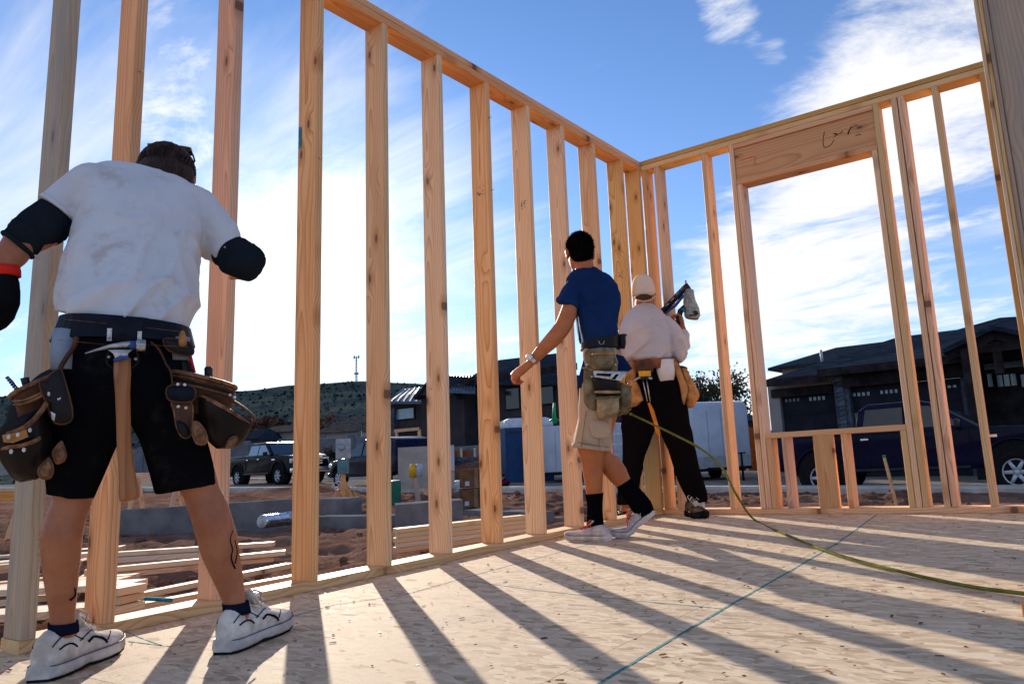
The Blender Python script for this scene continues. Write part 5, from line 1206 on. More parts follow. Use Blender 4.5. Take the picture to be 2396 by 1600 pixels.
for i in range(9):
    u0 = -140 + rl_.uniform(-40, 30); v0 = 1300 + 22 * i; p0 = on_z(u0, v0 + 14, -.27); p1_ = on_z(rl_.uniform(120, 330), v0 - rl_.uniform(4, 22), -.27); dz_ = Vector((0, 0, .045 * (i % 3))); d_ = (p1_ - p0).normalized()
    o = board('lumber_board', M[('pine_pale', 'pine', 'pine_pale')[i % 3]], p0 + dz_, p1_ + dz_ + Vector((0, 0, rl_.uniform(-.02, .02))), Vector((-d_.y, d_.x, 0)), rl_.choice((.09, .14, .19)), .04, None)
    tag(o, ('farthest', 'second farthest', 'third farthest', 'fourth farthest', 'middle', 'fourth nearest', 'third nearest', 'second nearest', 'nearest')[i] + ' board of the loose pile by the grey end stud', 'board', 'loose pile by the grey end stud')
def footing(name, a, b, h, thk, label):
    p0 = on_ground(*a); p1 = on_ground(*b); d = p1 - p0; d.z = 0; L = d.length; d.normalize(); s = Vector((-d.y, d.x, 0))
    base = min(ground_z(p0.x, p0.y), ground_z(p1.x, p1.y)) - .25; top = max(ground_z(p0.x, p0.y), ground_z(p1.x, p1.y)) + h
    o = thing(name, label, 'footing', (p0.x, p0.y, base + .25)); n = max(1, int(L / 1.2))
    for i in range(n):
        k = MB(); a0 = p0 + d * (L * i / n + .003); a1 = p0 + d * (L * (i + 1) / n - .003)
        m_ = Matrix(((d.x, s.x, 0), (d.y, s.y, 0), (0, 0, 1))); k.box(((a0.x + a1.x) / 2 + s.x * thk / 2, (a0.y + a1.y) / 2 + s.y * thk / 2, (base + top) / 2), ((a1 - a0).xy.length, thk, top - base), m_, ch=.008); k.build('wall_section', M['concrete'], o)
    return o
footing('concrete_footing', (255, 1243), (700, 1224), .28, .2, 'long low concrete footing wall behind the bending man'); footing('concrete_footing', (735, 1225), (1010, 1232), .10, .25, 'low thin concrete footing between two studs')
footing('concrete_footing', (925, 1236), (1085, 1228), .30, .5, 'concrete block footing with a lit top beyond the plank stack'); footing('concrete_footing', (740, 1195), (800, 1198), .22, .4, 'short pale concrete footing beside the meter post'); footing('concrete_footing', (1085, 1200), (1260, 1212), .05, .3, 'flat concrete strip behind the middle studs')
du = thing('steel_duct', 'shiny corrugated steel duct lying against the footing', 'duct', on_ground(640, 1236)); c0 = on_ground(612, 1238) + Vector((0, 0, .10)); c1 = on_ground(672, 1230) + Vector((0, 0, .10)); d = c1 - c0
k = MB(); k.tube([c0 + d * (i / 22) for i in range(23)], [.085 + .008 * (i % 2) for i in range(23)], 14); k.build('pipe', pm('galvanised', (.62, .66, .72), .25, metal=1.0, var=.2, vs=12), du)
k = MB(); k.tube([c0 + d * .92 + Vector((0, .02, 0)), c0 + d * 1.08 + Vector((0, .02, 0))], [.10, .10], 14); k.build('end_collar', M['steel'], du)
for q, lab in (((330, 1195), 'left leaning offcut brace crossing behind the hammer handle'), ((400, 1195), 'right leaning offcut brace with layered edge')):
    pass
sh_ = thing('sawhorse', 'wooden sawhorse seen between the bending man\'s legs', 'sawhorse', on_ground(350, 1225)); b0 = on_ground(305, 1222); b1_ = on_ground(425, 1220); dd_ = b1_ - b0
board('beam', M['pine'], b0 + Vector((0, 0, .72)), b1_ + Vector((0, 0, .72)), (0, 0, 1), .14, .04, sh_)
for b_, s_ in ((b0 + dd_ * .1, -1), (b0 + dd_ * .1, 1), (b0 + dd_ * .9, -1), (b0 + dd_ * .9, 1)):
    board('leg', M['pine_orange' if s_ > 0 else 'pine'], b_ + Vector((0, 0, .70)), b_ + Vector((s_ * .32, -s_ * .3, .0)), (1, 0, 0), .09, .04, sh_)
sh2 = thing('sawhorse', 'rusty brown sawhorse at the far left edge', 'sawhorse', on_ground(20, 1260)); b0 = on_ground(-60, 1262); b1_ = on_ground(60, 1258); dd_ = b1_ - b0
board('beam', M['pine_orange'], b0 + Vector((0, 0, .55)), b1_ + Vector((0, 0, .55)), (0, 0, 1), .14, .05, sh2)
for t_, s_ in ((.2, -1), (.2, 1), (.85, -1), (.85, 1)):
    board('leg', M['pine_orange'], b0 + dd_ * t_ + Vector((0, 0, .52)), b0 + dd_ * t_ + Vector((s_ * .25, -s_ * .2, 0)), (1, 0, 0), .09, .04, sh2)
gh = smooth_pts([(*on_ground(0, 1462),), (*on_ground(110, 1452),), (*on_ground(280, 1440),), (*on_ground(330, 1425),), (*on_ground(400, 1428),)], 5)
k = MB(); k.tube([Vector(q) + Vector((0, 0, .06)) for q in gh], .012, 8); tag(k.build('rope', M['plastic_teal'], None), 'teal green rope lying on the dirt outside the base plate', 'rope')
# clods and stones in the dirt
rr = random.Random(21); cl = MB()
for k in range(900):
    x = rr.uniform(-14, 3.5); y = rr.uniform(-2.5, 12)
    if -.6 < x < 4.6 and y < .6: continue
    r_ = rr.uniform(.012, .055) * (1.5 if rr.random() < .12 else 1); z = dirt_h(x, y)
    cl.ball((x, y, z + r_ * .3), (r_ * rr.uniform(.8, 1.4), r_ * rr.uniform(.8, 1.3), r_ * rr.uniform(.5, .9)), 6, 4)
cl.sm = [False] * len(cl.f); tag(cl.build('dirt_clods', M['dirt'], None), 'loose clods of red dirt over the lot', 'dirt', kind='stuff')

nl = MB(); rr = random.Random(4)
for ix in range(-1, 12):
    for iy in range(0, 26):
        x = .1 + ix * .376 + rr.uniform(-.006, .006); y = -.12 - iy * .19 + rr.uniform(-.01, .01)
        if x < .03 or x > 4.4: continue
        nl.lathe([(.0042, 0), (.0042, .0008)], (x, y, .0004), (0, 0, 1), 6)
nlo = nl.build('floor_nails', M['leather_brown'], deck); nlo['kind'] = 'stuff'
# ------------------------------------------------------------------ street, vehicles, site furniture
M['paint_black'] = pm('paint_black', (.002, .003, .007), .3, var=.1, coat=.0, spec=.08)
M['paint_blue'] = pm('paint_blue', (.002, .004, .026), .3, var=.1, coat=.05, spec=.12)
M['paint_white'] = pm('paint_white', (.44, .48, .55), .45, var=.08, vs=2, coat=.3)
M['glass_dark'] = pm('glass_dark', (.012, .016, .022), .06, var=.1, coat=.3)
M['glass_sky'] = pm('glass_sky', (.20, .30, .38), .08, var=.1, coat=.5)
M['tyre'] = pm('tyre', (.018, .018, .019), .85, var=.2, vs=20); M['alloy'] = pm('alloy', (.55, .57, .62), .35, metal=.2, var=.1)
M['chrome'] = pm('chrome', (.7, .7, .72), .12, metal=1.0, var=.05); M['lamp_red'] = pm('lamp_red', (.45, .015, .01), .2, coat=1.0); M['lamp_clear'] = pm('lamp_clear', (.75, .75, .72), .15, coat=1.0)
M['kerb'] = pm('kerb', (.52, .48, .42), .9, var=.15, vs=3, bump=.2, bs=40)
ST_Y0, ST_Y1 = 13.2, 20.6
def strip_sheet(y0, y1, dz, name, mat, x0=-220, x1=160, n=60):
    rows = []
    for y in (y0, y1): rows.append([(x0 + (x1 - x0) * i / n, y, ground_z(x0 + (x1 - x0) * i / n, y) + dz) for i in range(n + 1)])
    return tag(MB().grid(rows, False).build(name, mat, None, fix=False), kind='structure')
for nm, ya, yb, ht in (('kerb', 10.75, 11.15, .14), ('kerb', 20.5, 20.75, .14)):
    k = MB(); n = 120; xs_ = [-160 + 260 * i / n for i in range(n + 1)]; rings = []
    for x in xs_:
        z = ground_z(x, ya) ; rings.append([(x, ya, z - .2), (x, yb, z - .2), (x, yb, z + ht - .02), (x, yb - .03, z + ht), (x, ya + .05, z + ht), (x, ya, z + ht - .05)])
    k.loft(rings, smooth=False); tag(k.build(nm, M['kerb'], None), kind='structure')
strip_sheet(11.1, 20.55, .03, 'street', M['asphalt']); strip_sheet(20.7, 23.0, .06, 'pavement', M['kerb'])
def dr_sheet(x0, x1, y0, y1, dz, name):
    rows = [[(x0 + (x1 - x0) * i / 8, y, ground_z(x0 + (x1 - x0) * i / 8, y) + dz) for i in range(9)] for y in (y0, y1)]
    tag(MB().grid(rows, False).build(name, M['kerb'], None, fix=False), kind='structure')

def bevelled(mb, name, mat, parent, off=.03, seg=2, ang=35):
    me = mb.mesh(name, mat); bm = bmesh.new(); bm.from_mesh(me); bmesh.ops.recalc_face_normals(bm, faces=bm.faces)
    ed = [e for e in bm.edges if len(e.link_faces) == 2 and e.calc_face_angle(0) > R(ang)]
    bmesh.ops.bevel(bm, geom=ed, offset=off, segments=seg, affect='EDGES', profile=.6, clamp_overlap=True); bm.to_mesh(me); bm.free()
    me.polygons.foreach_set('use_smooth', [True] * len(me.polygons)); me.set_sharp_from_angle(angle=R(40))
    return link(name, me, parent)
def prof(mb, poly):
    """side profile (x, z, half width) mirrored across the middle"""
    n = len(poly); vs = [(x, -h, z) for x, z, h in poly] + [(x, h, z) for x, z, h in poly]
    fs = [tuple(range(n)), tuple(range(2 * n - 1, n - 1, -1))] + [(i, n + i, n + (i + 1) % n, (i + 1) % n) for i in range(n)]
    return mb.add(vs, fs)
def wheel(parent, x, y, r, wd_, spokes=6):
    s = 1 if y > 0 else -1; k = MB()
    k.lathe([(r * .62, -wd_ / 2), (r * .93, -wd_ / 2), (r, -wd_ * .36), (r, wd_ * .36), (r * .93, wd_ / 2), (r * .62, wd_ / 2)], (x, y, r), (0, 1, 0), 28, closed=True); t = k.build('tyre', M['tyre'], None); t.parent = parent
    k = MB(); k.lathe([(r * .60, -.02), (r * .64, 0), (r * .62, .012), (r * .56, -.01), (r * .54, -.06)], (x, y + s * wd_ * .42, r), (0, s, 0), 28, cap=False); rm = k.build('rim', M['alloy'], None); rm.parent = parent
    k = MB()
    k.lathe([(r * .55, -.001), (.01, 0)], (x, y + s * (wd_ * .42 - .05), r), (0, s, 0), 24); bk_ = k.build('brake_disc', M['tyre'], None); bk_.parent = rm
    for i in range(spokes):
        a = 2 * math.pi * i / spokes; d = Vector((math.cos(a), 0, math.sin(a))); c = Vector((x, y + s * wd_ * .40, r))
        k = MB(); k.tube([c + d * .04, c + d * r * .57], [.05, .032], 6, flat=.45, up=(0, 1, 0)); sp = k.build('spoke', M['alloy'], None); sp.parent = rm
    k = MB(); k.lathe([(.055, .02), (.05, .035), (.01, .04)], (x, y + s * wd_ * .40, r), (0, s, 0), 12); k.build('hub', M['alloy'], None).parent = rm
def arc(cx, r, z0, n=9): return [(cx + r * math.cos(math.pi * i / n), z0 + r * math.sin(math.pi * i / n)) for i in range(n + 1)]
def pickup(label, loc, rz, paint, door_glass, name='pickup_truck'):
    t = thing(name, label, 'truck', loc); t.rotation_euler.z = rz
    def P_(mb, nm, mat, par=None, bev=0, **kw):
        o = bevelled(mb, nm, mat, None, bev, **kw) if bev else mb.build(nm, mat, None); o.parent = par or t; return o
    H = .99; z0 = .50
    body = [(-2.92, .62, H - .04), (-2.95, 1.30, H - .03), (-2.88, 1.36, H - .04), (-1.02, 1.36, H - .04), (-.98, 1.32, H), (1.22, 1.30, H), (1.9, 1.30, H - .04), (2.55, 1.25, H - .08), (2.86, 1.14, H - .16), (2.93, .80, H - .14), (2.90, .52, H - .12)]
    body += [(x, z, H) for x, z in arc(1.93, .54, z0)] + [(x, z, H) for x, z in arc(-1.78, .54, z0)]
    bo = P_(prof(MB(), body), 'body', paint, None, .035)
    cab = [(-1.0, 1.30, .94), (-.93, 1.78, .82), (-.72, 1.91, .74), (.30, 1.92, .74), (.52, 1.86, .76), (1.38, 1.30, .93)]
    P_(prof(MB(), cab), 'cab', paint, None, .05)
    for sy in (-1, 1):
        for a, b, c, d_ in (((-.84, 1.36), (-.02, 1.36), (-.02, 1.80), (-.76, 1.79)), ((.06, 1.36), (1.10, 1.36), (.50, 1.79), (.06, 1.80))):
            def hw(z): return (.94 + (z - 1.30) * (.80 - .94) / .56 + .012) * sy
            k = MB(); pts = [Vector((x, hw(z), z)) for x, z in (a, b, c, d_)]; k.add(pts + [p + Vector((0, -.02 * sy, 0)) for p in pts], [(0, 1, 2, 3), (7, 6, 5, 4), (0, 4, 5, 1), (1, 5, 6, 2), (2, 6, 7, 3), (3, 7, 4, 0)]); P_(k, 'side_window', door_glass)
        for x in (-.98, .02, 1.20):
            k = MB(); k.box((x, sy * (H + .001), 1.0), (.012, .012, .62)); P_(k, 'door_seam', M['tyre'], bo)
        for x in (-.80, .22):
            k = MB(); k.box((x, sy * (H + .02), 1.18), (.16, .03, .035)); P_(k, 'door_handle', M['chrome'], bo)
        k = MB(); k.box((-.0, sy * (H + .01), .55), (2.3, .05, .05)); P_(k, 'running_board', M['plastic_black'])
        k = MB(); k.box((1.02, sy * 1.10, 1.40), (.10, .20, .17)); P_(k, 'mirror', M['plastic_black'], None, .03)
        k = MB(); k.box((2.80, sy * .72, 1.02), (.16, .34, .20)); P_(k, 'headlight', M['lamp_clear'], None, .03)
        k = MB(); k.box((-2.94, sy * .86, 1.05), (.06, .16, .40)); P_(k, 'tail_light', M['lamp_red'], None, .02)
        k = MB(); k.box((1.55, sy * (H + .012), 1.12), (.26, .01, .05)); P_(k, 'side_badge', M['chrome'], bo)
        k = MB()
        for cx in (1.93, -1.78):
            k = MB(); k.tube([(x, sy * (H + .005), z) for x, z in arc(cx, .555, z0, 14)], .028, 6); P_(k, 'arch_flare', paint)
            k = MB(); k.lathe([(.52, 0), (.52, -.35), (.05, -.35)], (cx, sy * (H - .03), z0), (0, sy, 0), 24); P_(k, 'wheel_well', M['tyre'])
    k = MB(); k.add([(1.42, -.86, 1.33), (1.42, .86, 1.33), (.58, .70, 1.86), (.58, -.70, 1.86), (1.36, -.86, 1.31), (1.36, .86, 1.31), (.52, .70, 1.84), (.52, -.70, 1.84)], [(0, 1, 2, 3), (7, 6, 5, 4), (0, 4, 5, 1), (1, 5, 6, 2), (2, 6, 7, 3), (3, 7, 4, 0)]); P_(k, 'windscreen', M['glass_dark'])
    k = MB(); k.box((-.985, 0, 1.58), (.03, 1.45, .34)); P_(k, 'rear_window', M['glass_dark'])
    k = MB(); k.box((2.90, 0, .98), (.08, 1.10, .34)); g_ = P_(k, 'grille', M['plastic_black'], None, .02)
    for i in range(3): k = MB(); k.box((2.945, 0, .87 + .11 * i), (.03, 1.06, .04)); P_(k, 'grille_bar', M['chrome'], g_)
    k = MB(); k.box((2.92, 0, .60), (.20, 1.86, .22)); P_(k, 'front_bumper', M['chrome'], None, .04)
    k = MB(); k.box((-2.98, 0, .62), (.16, 1.86, .20)); P_(k, 'rear_bumper', M['chrome'], None, .04)
    k = MB(); k.box((-1.95, 0, 1.33), (1.70, 1.62, .06)); P_(k, 'bed_liner', M['tyre'])
    for x in (1.93, -1.78):
        for y in (-.86, .86): 
            w_ = link('wheel', None, t); wheel(w_, x, y, .415, .27)
    return t
pt_ = on_ground(640, 1136); pt_.z += .03
def ground_at(P, dz=.03): return Vector((P.x, P.y, ground_z(P.x, P.y) + dz))
t1 = pickup('black crew cab pickup parked on the street beyond the left studs', ground_at(at(648, 1110, 34)), R(-6), M['paint_black'], M['glass_sky'])
t2 = pickup('dark blue pickup parked close beyond the window opening', ground_at(at(2140, 1050, 15.9), -.06), R(1), M['paint_blue'], M['glass_dark'])
def suv(label, loc, rz, paint):
    t = thing('suv', label, 'car', loc); t.rotation_euler.z = rz; H = .94; z0 = .46
    def P_(mb, nm, mat, par=None, bev=0):
        o = bevelled(mb, nm, mat, None, bev) if bev else mb.build(nm, mat, None); o.parent = par or t; return o
    body = [(-2.3, .55, H - .08), (-2.34, 1.0, H - .04), (-2.2, 1.12, H - .02), (1.1, 1.08, H), (1.9, 1.0, H - .06), (2.22, .88, H - .16), (2.30, .62, H - .12), (2.2, .40, H - .1)] + [(x, z, H) for x, z in arc(1.42, .43, z0 - .06)] + [(x, z, H) for x, z in arc(-1.42, .43, z0 - .06)]
    bo = P_(prof(MB(), body), 'body', paint, None, .05)
    P_(prof(MB(), [(-2.2, 1.08, .88), (-2.0, 1.62, .72), (-1.6, 1.72, .68), (0, 1.72, .68), (.3, 1.64, .70), (1.15, 1.06, .88)]), 'cabin', paint, None, .06)
    for sy in (-1, 1):
        for q in (((-1.95, 1.14), (-1.15, 1.14), (-1.15, 1.58), (-1.8, 1.56)), ((-1.05, 1.14), (-.15, 1.14), (-.15, 1.60), (-1.05, 1.60)), ((-.05, 1.14), (.88, 1.12), (.28, 1.58), (-.05, 1.60))):
            k = MB(); pts = [Vector((x, sy * (.88 - (z - 1.08) * .28 + .012), z)) for x, z in q]; k.add(pts + [p + Vector((0, -.02 * sy, 0)) for p in pts], [(0, 1, 2, 3), (7, 6, 5, 4), (0, 4, 5, 1), (1, 5, 6, 2), (2, 6, 7, 3), (3, 7, 4, 0)]); P_(k, 'side_window', M['glass_dark'])
        k = MB(); k.box((2.16, sy * .66, .84), (.22, .34, .15)); P_(k, 'headlight', M['lamp_clear'], None, .03)
        k = MB(); k.box((.82, sy * 1.02, 1.14), (.10, .18, .14)); P_(k, 'mirror', M['plastic_black'], None, .03)
        k = MB(); k.box((-2.31, sy * .72, .95), (.06, .30, .18)); P_(k, 'tail_light', M['lamp_red'], None, .02)
    k = MB(); k.add([(1.18, -.80, 1.09), (1.18, .80, 1.09), (.36, .64, 1.63), (.36, -.64, 1.63), (1.1, -.80, 1.07), (1.1, .80, 1.07), (.3, .64, 1.6), (.3, -.64, 1.6)], [(0, 1, 2, 3), (7, 6, 5, 4), (0, 4, 5, 1), (1, 5, 6, 2), (2, 6, 7, 3), (3, 7, 4, 0)]); P_(k, 'windscreen', M['glass_dark'])
    k = MB(); k.box((2.26, 0, .72), (.06, .9, .22)); P_(k, 'grille', M['plastic_black'], None, .02)
    k = MB(); k.box((2.24, 0, .50), (.14, 1.7, .16)); P_(k, 'front_bumper', M['plastic_black'], None, .03)
    for x in (1.42, -1.42):
        for y in (-.80, .80): w_ = link('wheel', None, t); wheel(w_, x, y, .36, .23)
    return t
suv('dark blue SUV half hidden behind the sixth stud', ground_at(at(893, 1105, 27)), R(172), M['paint_blue'])

# temporary power post
q = ground_at(at(803, 1100, 18.6), 0); mp = thing('meter_post', 'grey electric meter box on a short timber post', 'meter', q); vd = (Vector(CAM) - q); vd.z = 0; vd.normalize(); sd_ = Vector((-vd.y, vd.x, 0))
Mv = Matrix(((sd_.x, vd.x, 0), (sd_.y, vd.y, 0), (0, 0, 1)))
def lbox(mb, c, size, o=q): return mb.box(Vector(o) + Mv @ Vector(c), size, Mv)
def lpt(c, o=q): return Vector(o) + Mv @ Vector(c)
M['metal_grey'] = pm('metal_grey', (.36, .37, .39), .5, metal=.3, var=.15, vs=8)
board('post', M['pine_orange'], lpt((0, 0, -.3)), lpt((0, 0, .95)), sd_, .12, .09, mp)
k = MB(); lbox(k, (0, .10, 1.24), (.36, .16, .50)); k.build('meter_box', M['metal_grey'], mp); k = MB(); lbox(k, (.0, .10, .80), (.27, .14, .36)); k.build('breaker_panel', pm('panel_teal', (.10, .22, .25), .5, var=.2), mp)
k = MB(); k.lathe([(.085, 0), (.085, .05), (.07, .09), (.02, .10)], lpt((-.04, .18, 1.27)), vd, 18); k.build('meter_glass', M['glass_sky'], mp)
for s_ in (-1, 1): board('brace', M['pine_orange'], lpt((0, 0, .50)), lpt((s_ * .25, -.1, -.1)), sd_, .08, .04, mp)
k = MB(); k.tube([lpt((-.13 + .10 * math.cos(a), .2, .33 + .10 * math.sin(a))) for a in np.linspace(0, 6.28 * 2, 24)], .014, 6); cw = k.build('cable_coil', M['paint_white'], mp); k = MB(); k.tube([lpt((.18 + .08 * math.cos(a), .2, .36 + .09 * math.sin(a))) for a in np.linspace(0, 6.28 * 2, 24)], .014, 6); k.build('cable_coil', M['paint_white'], mp)
k = MB(); k.tube([lpt(c) for c in smooth_pts([(.2, .2, .28), (.32, .3, .05), (.28, .5, -.1), (.1, .9, -.15)], 5)], .015, 6); k.build('power_lead', M['plastic_yellow'], mp)
# job board
q2 = ground_at(at(998, 1100, 16.4), 0); jb = thing('job_sign', 'large blank beige board on posts beyond the stud wall', 'sign', q2)
M['board_beige'] = pm('board_beige', (.42, .37, .33), .8, var=.12, vs=3)
k = MB(); lbox(k, (0, 0, .74), (1.22, .03, .92), q2); k.build('panel', M['board_beige'], jb)
for x in (-.02, .5): board('post', M['pine_pale'], lpt((x, -.06, -.3), q2), lpt((x, -.06, 1.15), q2), sd_, .09, .04, jb)
k = MB(); lbox(k, (.55, .05, .90), (.12, .02, .55), q2); k.build('document_tube', M['paint_white'], jb)
q3 = ground_at(at(975, 1125, 14.8), 0); mk = thing('marker_post', 'wooden stake with a yellow and white cap', 'post', q3)
board('stake', M['pine_grey'], lpt((.06, 0, -.2), q3), lpt((-.04, 0, .62), q3), sd_, .09, .09, mk)
for nm, x0, mat_ in (('yellow_cap', -.07, 'plastic_yellow'), ('white_cap', .045, 'paint_white')):
    k = MB(); k.tube([lpt((x0, 0, .56), q3), lpt((x0, 0, .72), q3), lpt((x0, 0, .82), q3)], [.075, .08, .05], 14); k.build(nm, M[mat_], mk)
q4 = ground_at(at(926, 1120, 15.5), 0); gp_ = thing('utility_pedestal', 'green plastic utility pedestal beside the beige board', 'pedestal', q4)
M['pedestal_green'] = pm('pedestal_green', (.015, .16, .10), .55, var=.2, vs=6)
k = MB(); lbox(k, (0, 0, .22), (.20, .18, .54), q4); bevelled(k, 'cover', M['pedestal_green'], None, .03).parent = None
o = [x for x in COL.objects if x.name.startswith('cover')][-1]; o.parent = gp_; o.data.transform(Matrix.Translation(-Vector(q4)))
# portable toilet
q5 = ground_at(at(1232, 1100, 27.0), 0); pt5 = thing('portable_toilet', 'blue portable toilet with a white domed roof', 'toilet', q5)
M['toilet_blue'] = pm('toilet_blue', (.010, .050, .15), .5, var=.15, vs=3); M['toilet_white'] = pm('toilet_white', (.62, .64, .68), .5, var=.1)
k = MB(); lbox(k, (0, 0, 1.02), (1.75, 1.2, 2.0), q5); k.build('cabin', M['toilet_blue'], pt5)
k = MB(); lbox(k, (-.45, .615, 1.0), (.72, .03, 1.8), q5); d5 = k.build('door', M['toilet_blue'], pt5); k = MB(); lbox(k, (-.16, .64, 1.0), (.05, .03, .14), q5); k.build('handle', M['plastic_black'], d5)
k = MB(); lbox(k, (-.45, .64, 1.86), (.6, .02, .06), q5); k.build('vent', M['plastic_black'], pt5)
k = MB(); k.loft([[lpt((x * s_, y * s_, z), q5) for x, y in ((-.9, -.62), (.9, -.62), (.9, .62), (-.9, .62))] for s_, z in ((1, 2.02), (1.02, 2.10), (.96, 2.28), (.75, 2.36))], smooth=False); k.build('roof', M['toilet_white'], pt5)
k = MB(); lbox(k, (0, 0, -.02), (1.9, 1.35, .10), q5); k.build('skid', M['plastic_black'], pt5)
# trailers
def cargo(label, u, v, dep, size, rz, name='cargo_trailer', green=False):
    o3 = ground_at(at(u, v, dep), 0); t = thing(name, label, 'trailer', o3); t.rotation_euler.z = rz; L, W, Ht = size
    def P_(mb, nm, mat, par=None): o = mb.build(nm, mat, None); o.parent = par or t; return o
    k = MB(); poly = [(-L / 2, .45), (L / 2, .45), (L / 2, .45 + Ht * .90), (L / 2 - .10, .45 + Ht * .97), (L / 2 - .35, .45 + Ht), (-L / 2, .45 + Ht)]; prof(k, [(x, z, W / 2) for x, z in poly])
    o = bevelled(k, 'box', M['paint_white'], None, .05); o.parent = t
    for i in range(7): k = MB(); k.box((-L / 2 + L * (i + .5) / 7, -W / 2 - .004, .45 + Ht * .46), (.012, .012, Ht * .86)); P_(k, 'panel_seam', M['metal_grey'], o)
    for i in range(3): k = MB(); k.box((L / 2 + .004, -W / 2 + W * (i + 1) / 4, .45 + Ht * .46), (.012, .012, Ht * .82)); P_(k, 'panel_seam', M['metal_grey'], o)
    k = MB(); k.box((L / 2 + .012, 0, .62), (.012, W * .96, .36)); P_(k, 'stone_guard', M['metal_grey'], o)
    k = MB(); k.box((0, 0, .40), (L, W, .10)); P_(k, 'chassis', M['tyre'])
    for y in (-W / 2 + .12, W / 2 - .12): w_ = link('wheel', None, t); wheel(w_, -.3, y, .33, .2, 5)
    for s_ in (-1, 1): k = MB(); k.tube([(L / 2, s_ * .6, .42), (L / 2 + 1.15, 0, .42)], .045, 4); P_(k, 'tongue', M['tyre'])
    k = MB(); k.cyl((L / 2 + 1.0, 0, .02), (L / 2 + 1.0, 0, .85), .035, 8); P_(k, 'jack', M['tyre']); k = MB(); k.cyl((L / 2 + 1.0, -.15, .86), (L / 2 + 1.0, .15, .86), .02, 6); P_(k, 'jack_handle', M['tyre'])
    return t
cargo('white enclosed cargo trailer beside the man in the cap', 1628, 1080, 24.5, (3.6, 2.0, 2.05), R(-35))
cargo('low white site trailer behind the man in the blue shirt', 1375, 1070, 25.5, (3.0, 1.8, 1.55), R(18))
gcl = thing('spring_clamp', 'bright green clamp standing on the low white trailer roof', 'clamp', at(1297, 986, 25.2)); M['clamp_green'] = pm('clamp_green', (.01, .42, .14), .5, var=.2)
k = MB(); k.tube([at(1298, 990, 25.2), at(1296, 968, 25.2), at(1297, 942, 25.2)], [.10, .08, .05], 8, flat=.6); k.build('jaw', M['clamp_green'], gcl); k = MB(); k.tube([at(1286, 985, 25.2), at(1298, 978, 25.2), at(1308, 984, 25.2)], .035, 6); k.build('handle', M['clamp_green'], gcl)
q6 = ground_at(at(1448, 1080, 23.0), 0); ld = thing('step_ladder', 'red fibreglass ladder standing against the white trailer', 'ladder', q6)
for x in (-.2, .2): k = MB(); lbox(k, (x, 0, .85), (.07, .06, 1.75), q6); k.build('rail', M['plastic_red'], ld)
for i in range(5): k = MB(); lbox(k, (0, .0, .3 + .32 * i), (.40, .09, .05), q6); k.build('rung', M['steel'], ld)
q7 = on_ground(1110, 1185); 
for i, (dx, zz, lb) in enumerate(((0, 0, 'lower brown cardboard carton outside the middle studs'), (.02, .36, 'upper brown cardboard carton with a white label'))):
    cb = thing('cardboard_box', lb, 'carton', q7 + Vector((dx, 0, zz)), 'cartons on the lot'); oo = Vector(cb.location)
    k = MB(); lbox(k, (0, 0, .17), (.50, .40, .34), oo); k.build('carton', pm('cardboard%d' % i, (.17, .085, .045), .85, var=.2), cb); k = MB(); lbox(k, (0, .205, .17), (.07, .004, .34), oo); k.build('tape', pm('tape%d' % i, (.25, .15, .09), .5), cb); k = MB(); lbox(k, (-.17, .206, .08), (.08, .005, .08), oo); k.build('label', M['paint_white'], cb)
q8 = on_ground(1085, 1150); wr_ = thing('house_wrap_roll', 'white roll of house wrap lying on the lot', 'roll', q8); k = MB(); k.tube([lpt((-.7, 0, .18), q8), lpt((.1, 0, .20), q8), lpt((1.0, .1, .32), q8)], .13, 14); k.build('sheet', M['paint_white'], wr_)
k = MB(); k.tube([lpt((1.0, .1, .32), q8), lpt((1.02, .1, .322), q8)], .14, 14); k.build('roll_end', M['plastic_grey'], wr_)
tp = on_ground(1100, 1142); k = MB(); k.ball(tp + Vector((.3, .2, .12)), (1.1, .5, .16), 16, 8); me_ = k.build('tarp', pm('tarp_maroon', (.12, .014, .04), .7, var=.3), None); wrinkle(me_.data, .06, 3.0, (1, 0, 0), 2.0, 3.0); tag(me_, 'crumpled maroon tarp behind the wrap roll', 'tarp')
q9 = on_ground(1250, 1130); pal = thing('pallet', 'dark pallet of pipes below the portable toilet', 'pallet', q9)
for i in range(5): k = MB(); lbox(k, (0, -.4 + .2 * i, .30), (3.0, .12, .03), q9); k.build('slat', M['pine_grey'], pal)
for x in (-1.3, 0, 1.3): k = MB(); lbox(k, (x, 0, .15), (.1, 1.0, .26), q9); k.build('runner', M['pine_grey'], pal)
for i in range(4): k = MB(); k.cyl(lpt((-1.5, -.3 + .18 * i, .39), q9), lpt((1.5, -.3 + .18 * i, .39), q9), .07, 10); k.build('pipe', M['plastic_black'], pal)
# survey stake in the dirt
a_ = on_ground(2100, 1182); b_ = a_ + (at(2066, 1015, (np.dot(CR[2], np.array(a_) - CAM))) - a_); b_ = at(2068, 1065, float(np.dot(CR[2], np.array(a_) - CAM)))
sk = thing('survey_stake', 'leaning wooden stake painted green at the top', 'stake', a_); board('shaft', M['pine'], a_ + Vector((0, 0, -.1)), b_, (1, 0, 0), .045, .02, sk)
dv = (b_ - a_); board('painted_band', pm('paint_green', (.10, .32, .13), .6, var=.3, vs=20), a_ + dv * .45, a_ + dv * 1.002, (1, 0, 0), .047, .022, sk)
